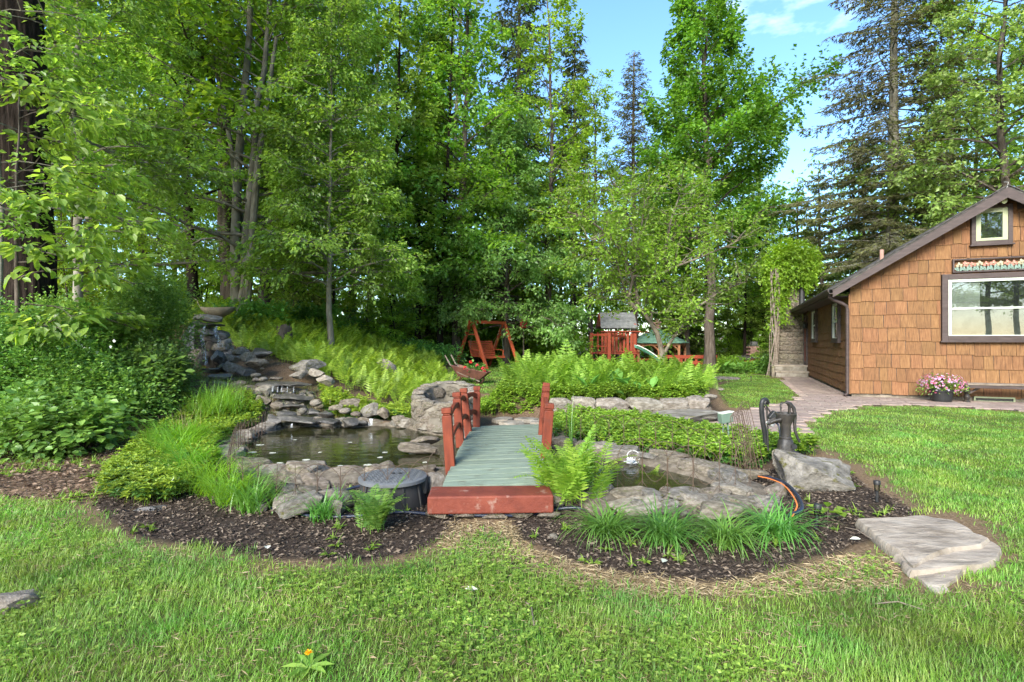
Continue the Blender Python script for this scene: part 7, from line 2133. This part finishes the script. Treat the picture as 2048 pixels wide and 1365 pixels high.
# ------------------------------------------------------------------ mulch, litter, lawn
def flakes(name, label, P, n, mat, seed, size, cat, keep=None, dz=.012, wr=.25, tilt=.5):
    rng = np.random.default_rng(seed); q = np.concatenate([scatter(p, n // len(P), rng) for p in P])
    if keep is not None: q = q[keep(q[:, 0], q[:, 1])]
    n = len(q); a = rng.uniform(0, 6.283, n)
    A = np.stack([np.cos(a), np.sin(a), rng.normal(0, tilt * .6, n)], -1); Nn = norm(np.array([0, 0, 1.]) + rng.normal(0, tilt, (n, 3)))
    s = rng.uniform(*size, n); z = H(q[:, 0], q[:, 1])
    V, fq = leaf_quads(np.c_[q, z + rng.uniform(.002, dz, n)], A, Nn, s, s * wr, .3, .05)
    return tag(link(name, raw_mesh(name, V, fq, False, [mat])), label, cat, None, 'stuff')
flakes('mulch_chips', 'dark shredded bark mulch in the beds along the lawn', [MULCH_A, MULCH_B], 30000, leaf_mat('mulch_chip', [(.016, .012, .009), (.042, .031, .024), (.085, .063, .048), (.19, .145, .11)], .02, .9, .1, vary=.1), 170, (.014, .05), 'mulch', lambda x, y: sdist(POND, x, y) > .45, .022, .2)
LIT = poly([(-300, 985), (-300, 900), (0, 925), (120, 915), (250, 870), (340, 845), (420, 800), (330, 885), (235, 935), (195, 990), (180, 1005), (60, 990)], .04)
flakes('leaf_litter', 'brown fallen leaves and twigs on the bare bank at the left', [LIT], 6500, LF['litter'], 171, (.02, .075), 'leaf litter', None, .03, .25, .35)
flakes('wood_litter', 'brown leaf litter on the woodland floor', [np.array([(-14, 14), (-9, 12), (-5, 12), (-2, 20), (-3, 30), (-22, 30)])], 5000, LF['litter'], 172, (.06, .14), 'leaf litter', None, .03, .3, .3)
edge = np.concatenate([MULCH_A, MULCH_B])
def lawn_keep(x, y):
    return dist(MULCH_A, x, y) < .45
STRAW = poly([(900, 1045), (1020, 1045), (1060, 1100), (1200, 1140), (1400, 1170), (1560, 1150), (1700, 1110), (1790, 1120), (1780, 1180), (1600, 1195), (1400, 1205), (1150, 1180), (1000, 1130), (880, 1095)])
flakes('straw_thatch', 'dry straw and thatch where the lawn thins beside the mulch', [STRAW], 5000, LF['straw'], 173, (.03, .09), 'dry grass', None, .015, .06, .3)
q_ = None
DRY = poly([(-200, 1000), (190, 1010), (262, 1085), (650, 1140), (900, 1080), (1050, 1120), (1420, 1180), (1700, 1120), (1850, 1190), (2300, 1100), (2300, 1400), (-300, 1400)])
flakes('lawn_thatch', 'scattered dry thatch between the blades of the front lawn', [DRY], 9000, LF['straw'], 174, (.02, .07), 'dry grass', lambda x, y: fnoise(x, y, 1.7, 41) > .5, .03, .05, .3)
rngw = np.random.default_rng(77)
qw = np.r_[scatter(LIT, 700, rngw), scatter(MULCH_A, 90, rngw), scatter(MULCH_B, 110, rngw)]
qw = qw[(sdist(POND, qw[:, 0], qw[:, 1]) > .4)]
qw = qw[(fnoise(qw[:, 0], qw[:, 1], 1.6, 60) > .47)]
nw = len(qw); zw = H(qw[:, 0], qw[:, 1]); pw_ = []
for k in range(5):
    aw = rngw.uniform(0, 6.28, nw); pw_.append(blades(np.c_[qw, zw], aw, rngw.uniform(.05, .13, nw), .012, .2, rngw.uniform(.6, 1.6, nw), 3))
    A_w = np.stack([np.cos(aw), np.sin(aw), np.full(nw, .3)], -1); pw_.append(leaf_quads(np.c_[qw, zw + .02], A_w, np.tile([0, 0, 1.], (nw, 1)), rngw.uniform(.03, .07, nw), .014, .2, .2))
tag(link('bank_weeds', raw_mesh('bank_weeds', *joinvf(pw_), False, [LF['clover']])), 'sparse green weeds sprouting in the leaf litter and mulch', 'weeds', None, 'stuff')
BANK = np.array([(-6.9, 11.4), (-5.6, 11.7), (-4.2, 11.2), (-3.4, 10.6), (-3.3, 9.3), (-4.0, 8.9), (-5.0, 9.6), (-6, 10.4)])
rngb = np.random.default_rng(9)
q = scatter(BANK, 2600, rngb); n = len(q)
tag(link('bank_grass', raw_mesh('bank_grass', *blades(np.c_[q, H(q[:, 0], q[:, 1])], rngb.uniform(0, 6.28, n), rngb.uniform(.06, .2, n), .006, .1, rngb.uniform(.6, 2, n), 3), False, [LF['pale']])), 'thin pale weeds among the cascade stones', 'weeds', None, 'stuff')

def lawn(name, label, zones, seed):
    rng = np.random.default_rng(seed); parts = []
    for (P, box, dens, L, W, S) in zones:
        lo = np.maximum(P.min(0), box[0]); hi = np.minimum(P.max(0), box[1])
        n = int((hi - lo).prod() * dens)
        q = lo + rng.random((n, 2)) * (hi - lo)
        q = q[np.abs(q[:, 0]) < q[:, 1] * 1.06 + .3]
        sd3 = sdist(P, q[:, 0], q[:, 1])
        thin = fnoise(q[:, 0], q[:, 1], 1.4, 15); fine = fnoise(q[:, 0], q[:, 1], 5, 16)
        pr_ = np.clip(sst(.08, -.26, sd3 + (fine - .5) * .4) * 1.15 - sst(.62, .72, thin) * .35, .0, 1) if P is LAWN else sst(.05, -.2, sd3 + (fine - .5) * .3)
        if P is LAWN:
            ds = np.minimum(dist(MULCH_B, q[:, 0], q[:, 1]), 9)
            pr_ *= .5 + .5 * sst(.05, .4, ds + (fine - .5) * .5)
            lp2 = sdist(STRAW, q[:, 0], q[:, 1]); pr_ *= np.where(lp2 < 0, .5, 1)
        k = rng.random(len(q)) < pr_
        q = q[k]; n = len(q); z = H(q[:, 0], q[:, 1])
        tuft = fnoise(q[:, 0], q[:, 1], 2.2, 17)
        lean = 6.283 * fnoise(q[:, 0], q[:, 1], 1.1, 18) * 1.6
        hgt = rng.uniform(*L, n) * (.45 + .5 * tuft)
        parts.append(blades(np.c_[q, z - .004], lean + rng.normal(0, 1.7, n), hgt, rng.uniform(.7, 1.3, n) * W, rng.uniform(0, .5, n), rng.uniform(.5, 1.7, n), S))
    return tag(link(name, raw_mesh(name, *joinvf(parts), False, [LF['grass']])), label, 'grass', None, 'stuff')
lawn('lawn_grass', 'mown green grass of the front and right lawn', [
    (LAWN, ((-9, 1.9), (9, 3.0)), 9500, (.04, .105), .0042, 2), (LAWN, ((-9, 3.0), (9, 4.2)), 7000, (.04, .1), .005, 2), (LAWN, ((-9, 4.2), (9, 6.2)), 4500, (.04, .09), .007, 2),
    (LAWN, ((-9, 6.2), (10, 9)), 2600, (.035, .08), .010, 2), (LAWN, ((-9, 9), (14, 15)), 1500, (.035, .08), .015, 1)], 180)
lawn('far_lawn_grass', 'mown grass beyond the path and around the swing', [(LAWN_MID, ((-9, 8), (14, 40)), 1000, (.035, .08), .018, 1), (LAWN_FAR, ((-9, 8), (14, 40)), 380, (.05, .1), .034, 1)], 181)
# clover and broad weeds in the lawn
rng = np.random.default_rng(190)
q = np.c_[rng.uniform(-4.6, 4.8, 60000), rng.uniform(2.0, 5.6, 60000)]
q = q[np.abs(q[:, 0]) < q[:, 1] * 1.02]
wgt = sst(.5, .64, fnoise(q[:, 0], q[:, 1], .9, 23)) * sst(-.02, -.35, sdist(LAWN, q[:, 0], q[:, 1]))
q = q[rng.random(len(q)) < wgt * .55]; n = len(q); z = H(q[:, 0], q[:, 1]) + rng.uniform(.015, .06, n)
parts = []; a0 = rng.uniform(0, 6.28, n); sz = rng.uniform(.012, .026, n)
for k in range(3):
    a = a0 + k * 2.094; A = np.stack([np.cos(a), np.sin(a), rng.uniform(-.1, .4, n)], -1)
    parts.append(leaf_quads(np.c_[q, z], A, norm(np.array([0, 0, 1.]) + rng.normal(0, .25, (n, 3))), sz, sz * .42, .2, .1))
tag(link('clover', raw_mesh('clover', *joinvf(parts), False, [LF['clover']])), 'clover and small broad weeds growing in the front lawn', 'clover', None, 'stuff')
# twigs and stray leaves on the lawn
for (a, b, lab) in (((1052, 1212), (1068, 1258), 'thin dry twig lying in the middle of the front lawn'), ((1750, 1215), (1850, 1228), 'bent dry twig in the grass below the slab step'), ((1690, 1060), (1745, 1085), 'short dry twig on the mulch beside the slab step')):
    p0, p1 = gp(*a, .02), gp(*b, .02)
    tube_obj('twig', lab, 'twig', [p0, (p0 + p1) / 2 + [.01, .03, .015], p1], .004, M['oldwood'], 5)
for k, (px, py, lab) in enumerate([(930, 1190, 'pale fallen leaf in the lawn below the bridge step'), (1325, 1136, 'grey-green fallen leaf on the right mulch below the daylilies'), (535, 1108, 'pale fallen leaf at the left mulch edge'), (1722, 1088, 'pale leaf scrap on the mulch left of the slab step')]):
    p = gp(px, py, .035); V, fq = leaf_quads(p[None], np.array([[math.cos(k), math.sin(k), .1]]), np.array([[.1, -.2, 1.]]), .075, .022, .2, .15, True)
    tag(link('fallen_leaf', raw_mesh('fallen_leaf', V, fq, False, [LF['pad']])), lab, 'leaf')
